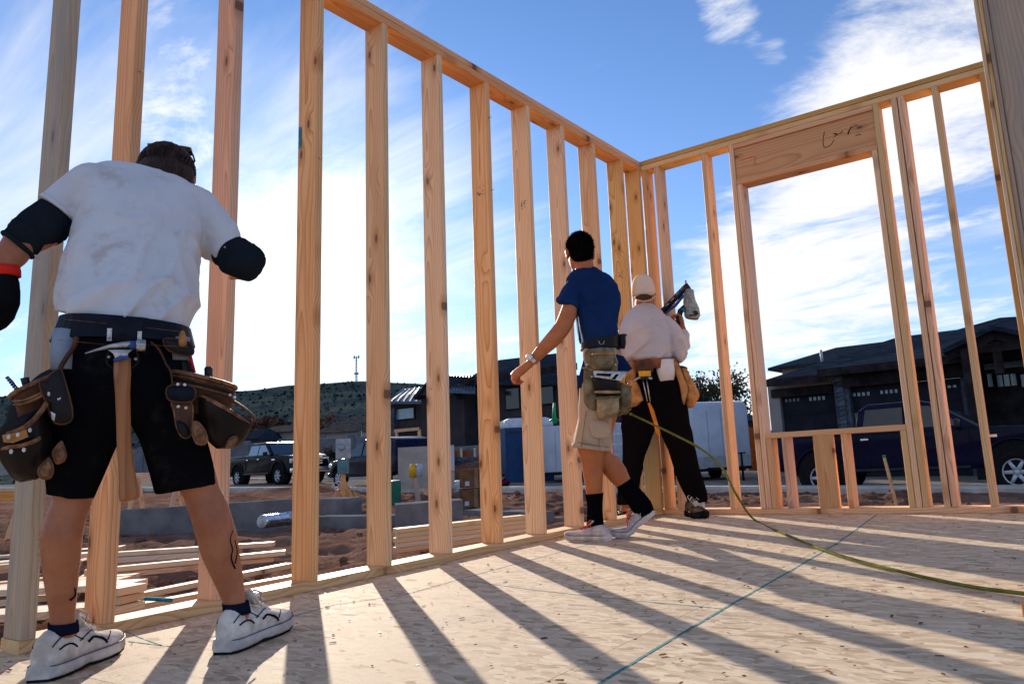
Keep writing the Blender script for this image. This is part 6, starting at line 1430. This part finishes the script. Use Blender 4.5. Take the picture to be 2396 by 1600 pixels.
# ------------------------------------------------------------------ houses, fences, hill, trees
M['stucco_cream'] = pm('stucco_cream', (.36, .33, .31), .9, var=.1, vs=1.5, bump=.3, bs=30); M['stucco_brown'] = pm('stucco_brown', (.058, .048, .054), .9, var=.15, vs=1.5)
M['shingle'] = pm('shingle', (.030, .042, .060), .9, var=.3, vs=3, bump=.6, bs=9, bd=.02, stretch=(1, 4, 4)); M['metal_roof'] = pm('metal_roof', (.07, .11, .16), .45, metal=.2, var=.15)
M['timber_dark'] = pm('timber_dark', (.036, .030, .032), .8, var=.3, vs=3); M['garage_dark'] = pm('garage_dark', (.032, .034, .046), .6, var=.15, vs=2)
M['stone_clad'] = pm('stone_clad', (.085, .10, .13), .9, var=.3, vs=6, bump=.4, bs=25, rnd=.9); M['shingle_brown'] = pm('shingle_brown', (.11, .095, .085), .9, var=.3, vs=2)
M['fence_brown'] = wood('fence_brown', (.28, .095, .035), (.18, .055, .02), knot=.3); M['block_wall'] = pm('block_wall', (.17, .18, .20), .9, var=.15, vs=1.0)
def quad(mb, a, b, c, d, thick):
    pts = [Vector(p) for p in (a, b, c, d)]; t = Vector(thick)
    return mb.add(pts + [p + t for p in pts], [(0, 1, 2, 3), (7, 6, 5, 4), (0, 4, 5, 1), (1, 5, 6, 2), (2, 6, 7, 3), (3, 7, 4, 0)])
def tri(mb, a, b, c, thick):
    pts = [Vector(p) for p in (a, b, c)]; t = Vector(thick)
    return mb.add(pts + [p + t for p in pts], [(0, 1, 2), (5, 4, 3), (0, 3, 4, 1), (1, 4, 5, 2), (2, 5, 3, 0)])
# right hand house: facade parallel to the window wall
YH = at(1870, 930, 24.0).y; YS = YH - 1.0
def hf_(u, v, dy=0.0): return on_plane(u, v, (0, YH + dy, 0), (0, 1, 0))
GZ = -.55
hx = lambda u, dy=0.0, v=930: hf_(u, v, dy).x
h1 = thing('house', 'stone and stucco house with dark garage doors behind the blue pickup', 'house', (hx(2000), YH + 3, GZ))
def wallbox(name, mat, x0, x1, y0, y1, z0, z1, par=h1): k = MB(); k.b2((x0, y0, z0), (x1, y1, z1)); return k.build(name, mat, par)
xa, xb, xc = hx(1798), hx(1953), hx(2292, -1.0); ez = hf_(1850, 884).z
x_d0, x_d1, dz1 = hx(1824), hx(1950), hf_(1880, 925).z
wallbox('stucco_wall', M['stucco_cream'], xa, x_d0, YH, YH + 9, GZ - .5, ez); wallbox('stucco_wall', M['stucco_cream'], x_d0, xb + .3, YH, YH + .25, dz1 + .28, ez)
wallbox('door_header', M['timber_dark'], x_d0 - .25, xb - .02, YH - .10, YH + .2, dz1, dz1 + .28)
g1_ = wallbox('garage_door', M['garage_dark'], x_d0, xb + .3, YH + .22, YH + .30, GZ - .4, dz1)
for i in range(1, 4): k = MB(); z_ = GZ + (dz1 - GZ) * i / 4; k.b2((x_d0, YH + .205, z_ - .01), (xb, YH + .225, z_ + .01)); k.build('panel_joint', M['timber_dark'], g1_)
def panes(u0, u1, v0, v1, n, dy, door, mat=None):
    a = hf_(u0, v1, dy); b = hf_(u1, v0, dy); wv = (b.x - a.x) / n
    for i in range(n): k = MB(); k.b2((a.x + wv * i + .03, YH + dy - .015, min(a.z, b.z)), (a.x + wv * (i + 1) - .03, YH + dy + .01, max(a.z, b.z))); k.build('pane', mat or M['glass_sky'], door)
panes(1892, 1932, 926, 938, 4, .205, g1_); panes(1836, 1872, 931, 941, 4, .205, g1_, M['glass_dark'])
sx0 = hx(1953, -1.0); ez2 = hf_(2100, 850, -1.0).z; d0, d1 = hx(1988, -1.0), hx(2252, -1.0); dz2 = hf_(2000, 905, -1.0).z; dz2b = dz2
wallbox('stone_pier', M['stone_clad'], sx0, d0, YS, YS + 6, GZ - .5, ez2); wallbox('stone_pier', M['stone_clad'], d1, xc, YS, YS + 6, GZ - .5, ez2); wallbox('stone_lintel', M['stone_clad'], d0, d1, YS, YS + .4, dz2 + .35, ez2)
wallbox('door_header', M['timber_dark'], d0 - .12, d1 + .12, YS - .12, YS + .3, dz2, dz2 + .35)
g2_ = wallbox('garage_door', M['garage_dark'], d0, d1, YS + .32, YS + .4, GZ - .4, dz2)
for i in range(1, 4): k = MB(); z_ = GZ + (dz2 - GZ) * i / 4; k.b2((d0, YS + .305, z_ - .01), (d1, YS + .325, z_ + .01)); k.build('panel_joint', M['timber_dark'], g2_)
panes(1994, 2037, 916, 928, 4, -.695, g2_); panes(2058, 2102, 910, 922, 4, -.695, g2_); panes(2190, 2240, 900, 910, 4, -.695, g2_)
# cut stone laid over the piers and lintel, each stone proud of its bed
rr = random.Random(31); nst = 0; smesh = []
for i in range(6):
    k = MB(); L_, H_ = (.62, .50, .40, .72, .34, .55)[i], (.15, .12, .17, .13, .12, .16)[i]; k.box((0, 0, 0), (L_ - .015, .06, H_ - .015), ch=.0); smesh.append((k.mesh('stone', M['stone_clad']), L_, H_))
def lay(x0, x1, z0, z1):
    global nst
    z = z0
    while z < z1 - .08:
        hrow = rr.choice((.12, .15, .17)); x = x0
        while x < x1 - .1:
            me_s, L_, H_ = rr.choice(smesh); L_ = min(L_, x1 - x); o = link('stone', me_s, h1)
            o.location = Vector((x + L_ / 2, YS - .025 - rr.uniform(0, .03), z + hrow / 2)) - Vector(h1.location); o.scale = (L_ / (me_s.vertices[0].co.x * -2 + .015), 1, hrow / H_); nst += 1; x += L_
        z += hrow
lay(d0 + .12, d1 - .12, dz2 + .36, ez2 - .04); lay(sx0 + .02, d0 - .14, GZ + .9, ez2 - .04); lay(d1 + .14, xc - .02, GZ + 1.3, ez2 - .04)
# entry
en0 = xc; en1 = hx(2520, -1.0)
wallbox('entry_wall', M['timber_dark'], en0, en1, YH + .4, YH + 5, GZ - .5, hf_(2400, 830).z)
panes(2300, 2440, 838, 866, 1, .38, h1, M['glass_sky'])
for u0, u1, n_ in ((2312, 2322, 1), (2334, 2378, 3), (2390, 2420, 2)):
    a = hf_(u0, 905, .38); b = hf_(u1, 874, .38); wv = (b.x - a.x) / n_
    wn_ = wallbox('window', M['timber_dark'], a.x - .06, b.x + .06, YH + .345, YH + .405, a.z - .06, b.z + .06)
    for i in range(n_): k = MB(); k.b2((a.x + wv * i + .02, YH + .33, a.z), (a.x + wv * (i + 1) - .02, YH + .35, b.z)); k.build('pane', M['glass_sky'], wn_)
# roofs
E0 = hf_(1790, 889, -.6); E1 = hf_(1912, 863, -1.7); E1b = hf_(1958, 875, -.6); E2 = hf_(2560, 800, -1.7); RS = on_plane(2339, 743, (0, YH + 6, 0), (0, 1, 0)); RE = on_plane(2560, 730, (0, YH + 6, 0), (0, 1, 0)); EB = Vector((E0.x, YH + 13, E0.z))
E1.z = hf_(1912, 864, -1.7).z; E2.z = E1.z
rf = MB(); up_ = (0, 0, -.12)
quad(rf, E1, E2, RE, RS, up_); rf.build('roof', M['shingle'], h1)
rf = MB(); tri(rf, E1, RS, Vector((E1.x, YH + 10, E1.z)), up_); rf.build('roof', M['shingle'], h1)
RS2 = on_plane(2098, 787, (0, YH + 3.2, 0), (0, 1, 0)); rf = MB(); quad(rf, E0, Vector((E2.x, E0.y, E0.z)), Vector((E2.x, YH + 3.4, RS2.z)), Vector((RS2.x, YH + 3.4, RS2.z)), up_); rf.build('roof', M['shingle'], h1)
rf = MB(); tri(rf, E0, Vector((RS2.x, YH + 3.4, RS2.z)), Vector((E0.x, YH + 7.4, E0.z)), up_); rf.build('roof', M['shingle'], h1)
for a, b in ((E0, Vector((E1.x - .05, E0.y, E0.z))), (E1, E2)): board('fascia', M['timber_dark'], Vector(a) + Vector((0, -.02, -.12)), Vector(b) + Vector((0, -.02, -.12)), (0, 0, 1), .22, .04, h1)
PG = -3.0; ga = hf_(2325, 772, PG); g0 = hf_(2212, 826, PG); g1x = ga.x * 2 - g0.x; g0b = Vector((g1x, g0.y, g0.z))
for a, b in ((g0, ga), (g0b, ga)):
    rf = MB(); quad(rf, a + Vector((0, -.4, .08)), ga + Vector((0, -.4, .08)), ga + Vector((0, 7, .08)), a + Vector((0, 7, .08)), (0, 0, -.12)); rf.build('porch_roof', M['shingle'], h1); board('rafter', M['timber_dark'], Vector(a) + Vector((0, 0, -.12)), ga + Vector((0, 0, -.12)), (0, 0, 1), .25, .18, h1)
board('collar_tie', M['timber_dark'], g0 + (ga - g0) * .35 + Vector((0, 0, -.15)), g0b + (ga - g0b) * .35 + Vector((0, 0, -.15)), (0, 0, 1), .22, .16, h1); board('king_post', M['timber_dark'], ga + Vector((0, .01, -.3)), ga + Vector((0, .01, -1.1)), (1, 0, 0), .2, .16, h1)
for x in (g0.x + .5, g1x - .5): wallbox('porch_post', M['timber_dark'], x - .14, x + .14, YH + PG - .14, YH + PG + .14, GZ - .4, g0.z + .05)
vt = hf_(1922, 832, 2); k = MB(); k.cyl(vt + Vector((0, 0, -.3)), vt + Vector((0, 0, .2)), .05, 8); k.build('roof_vent', M['paint_white'], h1)
# house behind it
h2 = thing('house', 'second house roof rising behind the stucco garage', 'house', (hx(1880, 9), YH + 11, GZ)); Y2 = 9.0
w0 = hf_(1800, 868, Y2); w1 = hf_(2050, 868, Y2); k = MB(); k.b2((w0.x + .6, YH + Y2, GZ - .3), (w1.x, YH + Y2 + 8, w0.z)); k.build('wall', M['stucco_cream'], h2)
e0 = hf_(1796, 861, Y2 - .6); e1 = Vector((w1.x, e0.y, e0.z)); r0 = on_plane(1956, 813, (0, YH + Y2 + 3.5, 0), (0, 1, 0)); r1 = Vector((w1.x, r0.y, r0.z))
rf = MB(); quad(rf, e0, e1, r1, r0, up_); rf.build('roof', M['shingle'], h2); rf = MB(); tri(rf, e0, r0, Vector((e0.x, YH + Y2 + 7.5, e0.z)), up_); rf.build('roof', M['shingle'], h2)
dr_sheet(hx(1815), hx(2260, -1), 20.6, YH + .2, .075, 'driveway')

# left house: dark stucco, part metal roof, still being finished
YL = at(1050, 980, 37.0).y
def lf(u, v, dy=0.0): return on_plane(u, v, (0, YL + dy, 0), (0, 1, 0))
h3 = thing('house', 'dark brown unfinished house with metal and shingle roofs', 'house', (lf(1100, 1000).x, YL + 4, -.4)); GL = -.7
def wb(name, mat, u0, u1, v0, z0=None, dy=0.0, dep=.3, par=None):
    a = lf(u0, v0, dy); b = lf(u1, v0, dy); k = MB(); k.b2((a.x, YL + dy, GL - .4 if z0 is None else z0), (b.x, YL + dy + dep, (a.z + b.z) / 2)); return k.build(name, mat, par or h3)
wb('wall', M['stucco_brown'], 912, 990, 936, dep=7); wb('wall', M['stucco_brown'], 985, 1085, 905, dy=-1.0, dep=8); wb('wall', M['stucco_brown'], 1083, 1140, 900, dy=.6, dep=7); wb('wall', M['stucco_brown'], 1138, 1345, 890, dy=-.2, dep=9)
wb('stone_pier', M['stone_clad'], 909, 922, 955, dy=-.25, dep=.5)
wd3 = wb('window_frame', M['timber_dark'], 922, 971, 953, lf(945, 983).z, dy=-.06, dep=.08); wb('pane', M['glass_sky'], 926, 967, 956, lf(945, 980).z, dy=-.09, dep=.04, par=wd3)
wb('garage_opening_shade', M['garage_dark'], 928, 982, 1010, dy=-.08, dep=.1)  # dark slab on the wall, coloured as the shade inside the open garage
for u0, u1, v0 in ((922, 929, 1004), (977, 984, 1004)): wb('opening_post', M['pine'], u0, u1, v0, dy=-.2, dep=.1)
a = lf(924, 1008, -.2); b = lf(982, 1006, -.2); board('opening_beam', M['pine'], a, Vector((b.x, a.y, a.z)), (0, 0, 1), .16, .1, h3)
for u0, u1, v0, v1 in ((1180, 1216, 906, 962), (1262, 1296, 902, 950), (1108, 1114, 940, 965)):
    wf = wb('window_frame', M['timber_dark'], u0, u1, v0, lf(u0, v1).z, dy=-.28, dep=.08); wb('pane', M['glass_dark'], u0 + 3, u1 - 3, v0 + 3, lf(u0, v1 - 3).z, dy=-.31, dep=.04, par=wf)
def roof3(name, mat, pts, th=(0, 0, -.15)):
    k = MB(); quad(k, *pts, th); return k.build(name, mat, h3)
def seams(pts, n):
    a, b, c, d = [Vector(p) for p in pts]
    for i in range(n + 1):
        t = i / n; k = MB(); k.tube([a.lerp(b, t) + Vector((0, 0, .03)), d.lerp(c, t) + Vector((0, 0, .03))], .03, 4); k.build('roof_seam', M['metal_roof'], h3)
m1 = (lf(905, 938, -.6), lf(992, 938, -.6), lf(1000, 905, 3.0), lf(945, 910, 3.0)); roof3('metal_roof', M['metal_roof'], m1); seams(m1, 6)
m2 = (lf(1050, 912, -1.6), lf(1112, 914, -1.6), lf(1104, 877, 2.0), lf(1048, 877, 2.0)); roof3('metal_roof', M['metal_roof'], m2); seams(m2, 8)
k = MB(); tri(k, lf(975, 925, -1.4), lf(1062, 925, -1.4), lf(1012, 880, -1.4), (0, 5, 0)); k.build('gable', M['stucco_brown'], h3)
for a, b in ((lf(968, 928, -1.5), lf(1012, 876, -1.5)), (lf(1066, 926, -1.5), lf(1012, 876, -1.5))): roof3('gable_roof', M['shingle'], (a, b, b + Vector((0, 6, 0)), a + Vector((0, 6, 0))))
roof3('roof', M['shingle'], (lf(1080, 893, -.8), lf(1350, 893, -.8), lf(1305, 826, 5.0), lf(1168, 842, 5.0)))
k = MB(); tri(k, lf(1350, 893, -.8), lf(1305, 826, 5), lf(1350, 893, 9), (0, 0, -.15)); k.build('roof', M['shingle'], h3)
a = lf(1078, 893, -.8); b = lf(1352, 893, -.8); board('fascia', M['timber_dark'], a, Vector((b.x, a.y, a.z)), (0, 0, 1), .3, .05, h3)
wb('porch_slab', M['concrete'], 985, 1140, 1045, dy=-2.2, dep=2.2)
# brown board fence panels before it
def fence(label, a, b, h, mat, n, name='wood_fence', posts=3, dep=None):
    a = Vector(a); b = Vector(b); d = b - a; d.z = 0; L = d.length; d.normalize(); t = thing(name, label, 'fence', a); s = Vector((-d.y, d.x, 0)); pw_ = L / n
    for i in range(n): c = a + d * (pw_ * (i + .5)); z = ground_z(c.x, c.y); board('picket', mat, Vector((c.x, c.y, z - .1)), Vector((c.x, c.y, z + h + .02 * (i % 3))), d, pw_ * .93, .025, t)
    for zz in (.3, h - .25): board('rail', mat, a + s * .03 + Vector((0, 0, ground_z(a.x, a.y) + zz - a.z)), b + s * .03 + Vector((0, 0, ground_z(b.x, b.y) + zz - b.z)), (0, 0, 1), .09, .035, t)
    for i in range(posts): c = a + d * (L * i / (posts - 1)); z = ground_z(c.x, c.y); board('post', M['pine_pale'], Vector((c.x, c.y, z - .2)) - s * .06, Vector((c.x, c.y, z + h + .12)) - s * .06, d, .10, .10, t)
    return t
fence('low brown board fence in front of the dark house', at(1048, 1060, 33), at(1112, 1056, 33), 1.25, M['fence_brown'], 9); fence('brown picket fence beside the cargo trailer', at(1690, 1010, 30), at(1790, 1004, 30), 1.75, M['fence_brown'], 14)
rk = random.Random(8)
for i in range(6):
    u = 1064 + 9.5 * i + rk.uniform(-2, 2); v = (1078, 1086, 1080, 1087, 1079, 1085)[i]; c = at(u, v, 29 + (.5 if i % 2 else -.2)); r_ = (.26, .34, .22, .32, .28, .24)[i]; k = MB(); k.ball(c, (r_ * 1.3, r_, r_ * .75), 9, 6); k.sm = [False] * len(k.f); o = k.build('boulder', M['stone_clad'], None); wrinkle(o.data, .12, 2.5, (1, 0, 0), 1.2, i * 1.7)
    tag(o, ('leftmost', 'second from the left', 'third from the left', 'fourth from the left', 'fifth from the left', 'rightmost')[i] + ' grey boulder of the heap before the dark house', 'boulder', 'boulders before the dark house')
k = MB(); c = at(1088, 1092, 29.5); k.ball(c + Vector((0, 0, -.6)), (2.4, 1.3, 1.0), 24, 10); tag(k.build('rubble_mound', M['dirt'], None), 'low earth mound under the landscaping boulders', 'mound')

# long block wall and the houses on the far side of the valley
YB = 62.0
def bf(u, v, dy=0.0): return on_plane(u, v, (0, YB + dy, 0), (0, 1, 0))
def far_z(u, v, dy=0.0): return bf(u, v, dy).z
def far_wall(label, u0, v0, u1, v1, dep, z0=-1.0, mat=None):
    a = at(u0, v0, dep); b = at(u1, v1, dep); t = thing('block_wall', label, 'wall', (a.x, a.y, z0)); d = (b - a); L = Vector((d.x, d.y, 0)).length; n = 8; dn = Vector((d.x, d.y, 0)).normalized(); zt = (a.z + b.z) / 2
    m_ = Matrix(((dn.x, -dn.y, 0), (dn.y, dn.x, 0), (0, 0, 1)))
    for i in range(n): c = a + d * ((i + .5) / n); k = MB(); k.box((c.x, c.y, (zt + z0) / 2), (L / n * .985, .25, zt - z0), m_); k.build('wall_panel', mat or M['block_wall'], t)
    for i in range(n + 1): c = a + d * (i / n); k = MB(); k.box((c.x, c.y, (zt + z0) / 2 + .1), (.5, .4, zt - z0 + .2), m_); k.build('pilaster', mat or M['block_wall'], t)
    return t
far_wall('long grey block wall beyond the street', 250, 1048, 905, 1026, 62)
def far_house(label, u0, u1, vb, ve, vr, dep, wall, roof, wins, ext=0):
    c = at((u0 + u1) / 2, ve, dep); a = at(u0, ve, dep); b = at(u1, ve, dep); d = Vector((b.x - a.x, b.y - a.y, 0)); L = d.length; d.normalize(); nrm = Vector((-d.y, d.x, 0))
    if nrm.dot(Vector((CR[2][0], CR[2][1], 0))) < 0: nrm = -nrm
    zb = at((u0 + u1) / 2, vb, dep).z - 1.5; zt = c.z; zr = at((u0 + u1) / 2, vr, dep + 4).z
    t = thing('house', label, 'house', (c.x, c.y, zb)); m_ = Matrix(((d.x, nrm.x, 0), (d.y, nrm.y, 0), (0, 0, 1))); k = MB(); k.box(Vector((c.x, c.y, (zb + zt) / 2)) + nrm * 4, (L * .94, 8, zt - zb), m_); wl = k.build('wall', wall, t)
    o = Vector((c.x, c.y, 0)); p = lambda x, y, z: o + d * x + nrm * y + Vector((0, 0, z)); hl_ = L / 2; rl = hl_ * .45
    rf = MB(); rf.add([p(-hl_, -.8, zt), p(hl_, -.8, zt), p(hl_, 8.8, zt), p(-hl_, 8.8, zt), p(-rl, 4, zr), p(rl, 4, zr)], [(0, 1, 5, 4), (2, 3, 4, 5), (1, 2, 5), (3, 0, 4), (3, 2, 1, 0)]); rf.build('roof', roof, t)
    for uw0, uw1, vw0, vw1 in wins:
        x0 = (at(uw0, ve, dep) - Vector((c.x, c.y, c.z))).dot(d); x1 = (at(uw1, ve, dep) - Vector((c.x, c.y, c.z))).dot(d); z1 = at(uw0, vw0, dep).z; z0_ = at(uw0, vw1, dep).z; k = MB(); k.box(o + d * (x0 + x1) / 2 + nrm * -.04 + Vector((0, 0, (z0_ + z1) / 2)), (abs(x1 - x0), .12, abs(z1 - z0_)), m_); k.build('window', M['glass_dark'], wl)
    return t
far_house('pale far house with a grey hipped roof left of the fourth stud', 588, 690, 1040, 1012, 996, 84, M['stucco_cream'], M['shingle_brown'], ((634, 646, 1018, 1026),)); far_house('blue grey far house gable at the end of the block wall', 548, 606, 1040, 1028, 1005, 78, M['stucco_brown'], M['shingle'], ())
far_house('long cream far house with dark doors right of the fourth stud', 730, 838, 1040, 1012, 990, 80, M['stucco_cream'], M['shingle_brown'], ((741, 762, 1013, 1024), (836, 846, 1008, 1022))); far_house('two storey far house with broad brown roof', 768, 900, 1035, 992, 972, 88, M['stucco_cream'], M['shingle_brown'], ((823, 838, 994, 1004), (842, 850, 994, 1004)))
far_house('far dark roof beside the wooden fence', 1690, 1800, 1010, 985, 968, 70, M['stucco_brown'], M['shingle'], ())
far_house('far grey house roof at the left of the bending man', -80, 60, 1080, 1055, 1035, 80, M['stucco_cream'], M['shingle_brown'], ()); far_house('far white house between the bending man\'s legs', 300, 420, 1085, 1045, 1030, 66, M['stucco_cream'], M['shingle'], ((318, 330, 1050, 1060),))
# hill with scrub
HD = 560.0
prof_h = [(-900, 1010), (-400, 960), (0, 925), (200, 915), (420, 925), (560, 912), (700, 897), (850, 888), (950, 893), (1100, 905), (1300, 930), (1500, 965), (1700, 1000), (1900, 1010), (2300, 1000), (2900, 1000)]
def hill_h(u):
    for (a, va), (b, vb) in zip(prof_h, prof_h[1:]):
        if a <= u <= b: t = (u - a) / (b - a); t = t * t * (3 - 2 * t); return va + (vb - va) * t
    return 1000
rows = []; NU, NV = 150, 40
hill_pts = {}
for j in range(NV + 1):
    f_ = j / NV; row = []
    for i in range(NU + 1):
        u = -900 + 3800 * i / NU; dep = 130 + (HD - 130) * f_
        top = at(u, hill_h(u), HD).z; base = -4.0; q = at(u, 1060, dep); s_ = f_ ** 1.35
        z = base + (top - base) * s_ + 5.0 * mnoise.fractal(Vector((q.x * .012, q.y * .012, 1.5)), .9, 2.0, 4) * math.sin(math.pi * min(1, f_ * 1.02)) ** .5
        row.append((q.x, q.y, z))
    rows.append(row)
back = [(x * 1.35 - CAM[0] * .35, y * 1.35, -30.0) for x, y, z in rows[-1]]
def hill_mat():
    m, t = new_mat('hillside'); P = t.tcn.outputs['Object']
    a = t.noise(P, .018, 6, .6); b = t.noise(t.mapping(P, scale=(1, 1, 6)), .06, 6, .7); c = t.noise(P, .35, 4, .7)
    col = t.mix(t.smooth(a, .35, .65), (.045, .068, .066), (.085, .10, .09)); col = t.mix(t.math('MULTIPLY', t.smooth(b, .5, .7), .6), col, (.12, .11, .09)); col = t.mix(t.math('MULTIPLY', t.smooth(c, .48, .60), .75), col, (.025, .042, .042))
    t.set(t.bs.inputs['Base Color'], col); t.bs.inputs['Roughness'].default_value = 1.0; t.bs.inputs['Specular IOR Level'].default_value = 0.0; return m
M['hill'] = hill_mat()
tag(MB().grid(rows + [back]).build('hill', M['hill'], None, fix=False), kind='structure')
rr = random.Random(77); sb = MB()
for k in range(5200):
    j = rr.random() ** .7; i = rr.uniform(0, NU - 1); jj = min(int(j * NV), NV - 1); ii = int(i); p0 = Vector(rows[jj][ii]); p1 = Vector(rows[jj + 1][ii + 1]); c = p0.lerp(p1, rr.random()); r_ = rr.uniform(.5, 1.25) * (.6 + .5 * j)
    n = 5; ring = [(c.x + r_ * math.cos(a) * rr.uniform(.7, 1.2), c.y + r_ * math.sin(a) * rr.uniform(.7, 1.2), c.z + r_ * rr.uniform(.0, .5)) for a in [2 * math.pi * q / n for q in range(n)]]; sb.add(ring + [(c.x, c.y, c.z + r_ * rr.uniform(1.0, 1.6))], [(q, (q + 1) % n, n) for q in range(n)])
tag(sb.build('hillside_scrub', pm('scrub', (.020, .036, .036), 1.0, var=.4, vs=.05, spec=0.0), None, fix=False), 'dark scrub bushes dotted over the hillside', 'scrub', kind='stuff')
mast = thing('radio_mast', 'thin lattice radio mast on the hilltop', 'mast', at(834, 893, 555)); b0 = Vector(mast.location); hM = at(834, 832, 555).z - b0.z
for dx, dy in ((-.8, -.5), (.8, -.5), (0, .8)): k = MB(); k.cyl(b0 + Vector((dx, dy, -4)), b0 + Vector((dx * .4, dy * .4, hM)), .22, 5); k.build('leg', M['metal_grey'], mast)
for i in range(8): k = MB(); z = hM * (i + .5) / 8; k.box(b0 + Vector((0, 0, z)), (1.4, 1.0, .22)); k.build('brace', M['metal_grey'], mast)
for dx in (-2.2, 2.2): k = MB(); k.box(b0 + Vector((dx * .7, dx * .35, hM - .6)), (1.0, .8, 2.2)); k.build('antenna', M['metal_grey'], mast)
k = MB(); k.box(b0 + Vector((0, 0, hM * .32)), (2.6, 2.0, 1.6)); k.build('dish', M['metal_grey'], mast)
# trees
def leaf_mat(name, col): return pm(name, col, .8, var=.5, vs=.8, spec=.05, rnd=0)
def tree(label, base, h, cr, mat, seed, n=2600, leaf=.16, trunk_h=.35, name='tree', sx=1.0):
    rr = random.Random(seed); base = Vector(base); t = thing(name, label, 'tree', base); k = MB(); tips = []
    top = base + Vector((0, 0, h * .62)); k.tube([base + Vector((0, 0, -.3)), base + Vector((.05 * h * rr.uniform(-1, 1), 0, h * .3)), top], [h * .035, h * .026, h * .012], 8)
    for i in range(11):
        a = rr.uniform(0, 6.28); z = h * rr.uniform(trunk_h, .62); L = cr * rr.uniform(.5, .95); p = base + Vector((0, 0, z)); q = p + Vector((math.cos(a) * L * sx, math.sin(a) * L, rr.uniform(.1, .38) * h)); m_ = p.lerp(q, .5) + Vector((0, 0, -.03 * h)); k.tube([p, m_, q], [h * .014, h * .009, h * .004], 5); tips += [q, m_.lerp(q, .5)]
    tips.append(top + Vector((0, 0, h * .12))); k.build('trunk', pm('bark_%d' % seed, (.09, .065, .045), .9, var=.3, vs=5), t); cm = MB()
    for i in range(n):
        c = rr.choice(tips); d = Vector((rr.gauss(0, 1), rr.gauss(0, 1), rr.gauss(0, .8))) * cr * .20; p = c + d; u_ = Vector((rr.gauss(0, 1), rr.gauss(0, 1), rr.gauss(0, 1))).normalized(); v_ = u_.orthogonal().normalized(); s_ = leaf * rr.uniform(.6, 1.5); cm.add([p - u_ * s_, p + v_ * s_ * .55, p + u_ * s_, p - v_ * s_ * .55], [(0, 1, 2, 3)])
    cm.build('crown', mat, t, fix=False); return t
M['leaf_olive'] = leaf_mat('leaf_olive', (.085, .085, .050)); M['leaf_brown'] = leaf_mat('leaf_brown', (.14, .075, .055)); M['leaf_dark'] = leaf_mat('leaf_dark', (.030, .045, .030))
def tree_at(label, u, vbase, vtop, dep, crw, mat, seed, **kw):
    b = at(u, vbase, dep); b.z = min(b.z, at(u, 1060, dep).z); h = at(u, vtop, dep).z - b.z; tree(label, b, h, crw, mat, seed, **kw)
tree_at('bare leaved olive tree behind the cargo trailer', 1690, 1000, 862, 62, 2.6, M['leaf_olive'], 3, n=1900, leaf=.13)
tree_at('leafy tree left of the trailer behind the man in the cap', 1650, 1000, 872, 64, 1.9, M['leaf_olive'], 13, n=1300, leaf=.13)
tree_at('reddish bare tree beside the far houses', 616, 1040, 972, 95, 2.2, M['leaf_brown'], 5, n=900, leaf=.2); tree_at('brown bare tree behind the far houses', 590, 1035, 985, 100, 2.4, M['leaf_brown'], 6, n=900, leaf=.2)
tree_at('dark evergreen by the far houses', 645, 1030, 980, 98, 2.2, M['leaf_dark'], 7, n=900, leaf=.22); tree_at('brown tree above the cream far house', 748, 1030, 965, 104, 3.0, M['leaf_brown'], 8, n=1000, leaf=.22)
tree_at('small dark shrub beside the meter post', 781, 1090, 1055, 40, .55, M['leaf_dark'], 9, n=700, leaf=.06)
tree_at('bare sapling on the far verge', 762, 1092, 1036, 45, .6, M['leaf_brown'], 10, n=160, leaf=.06)
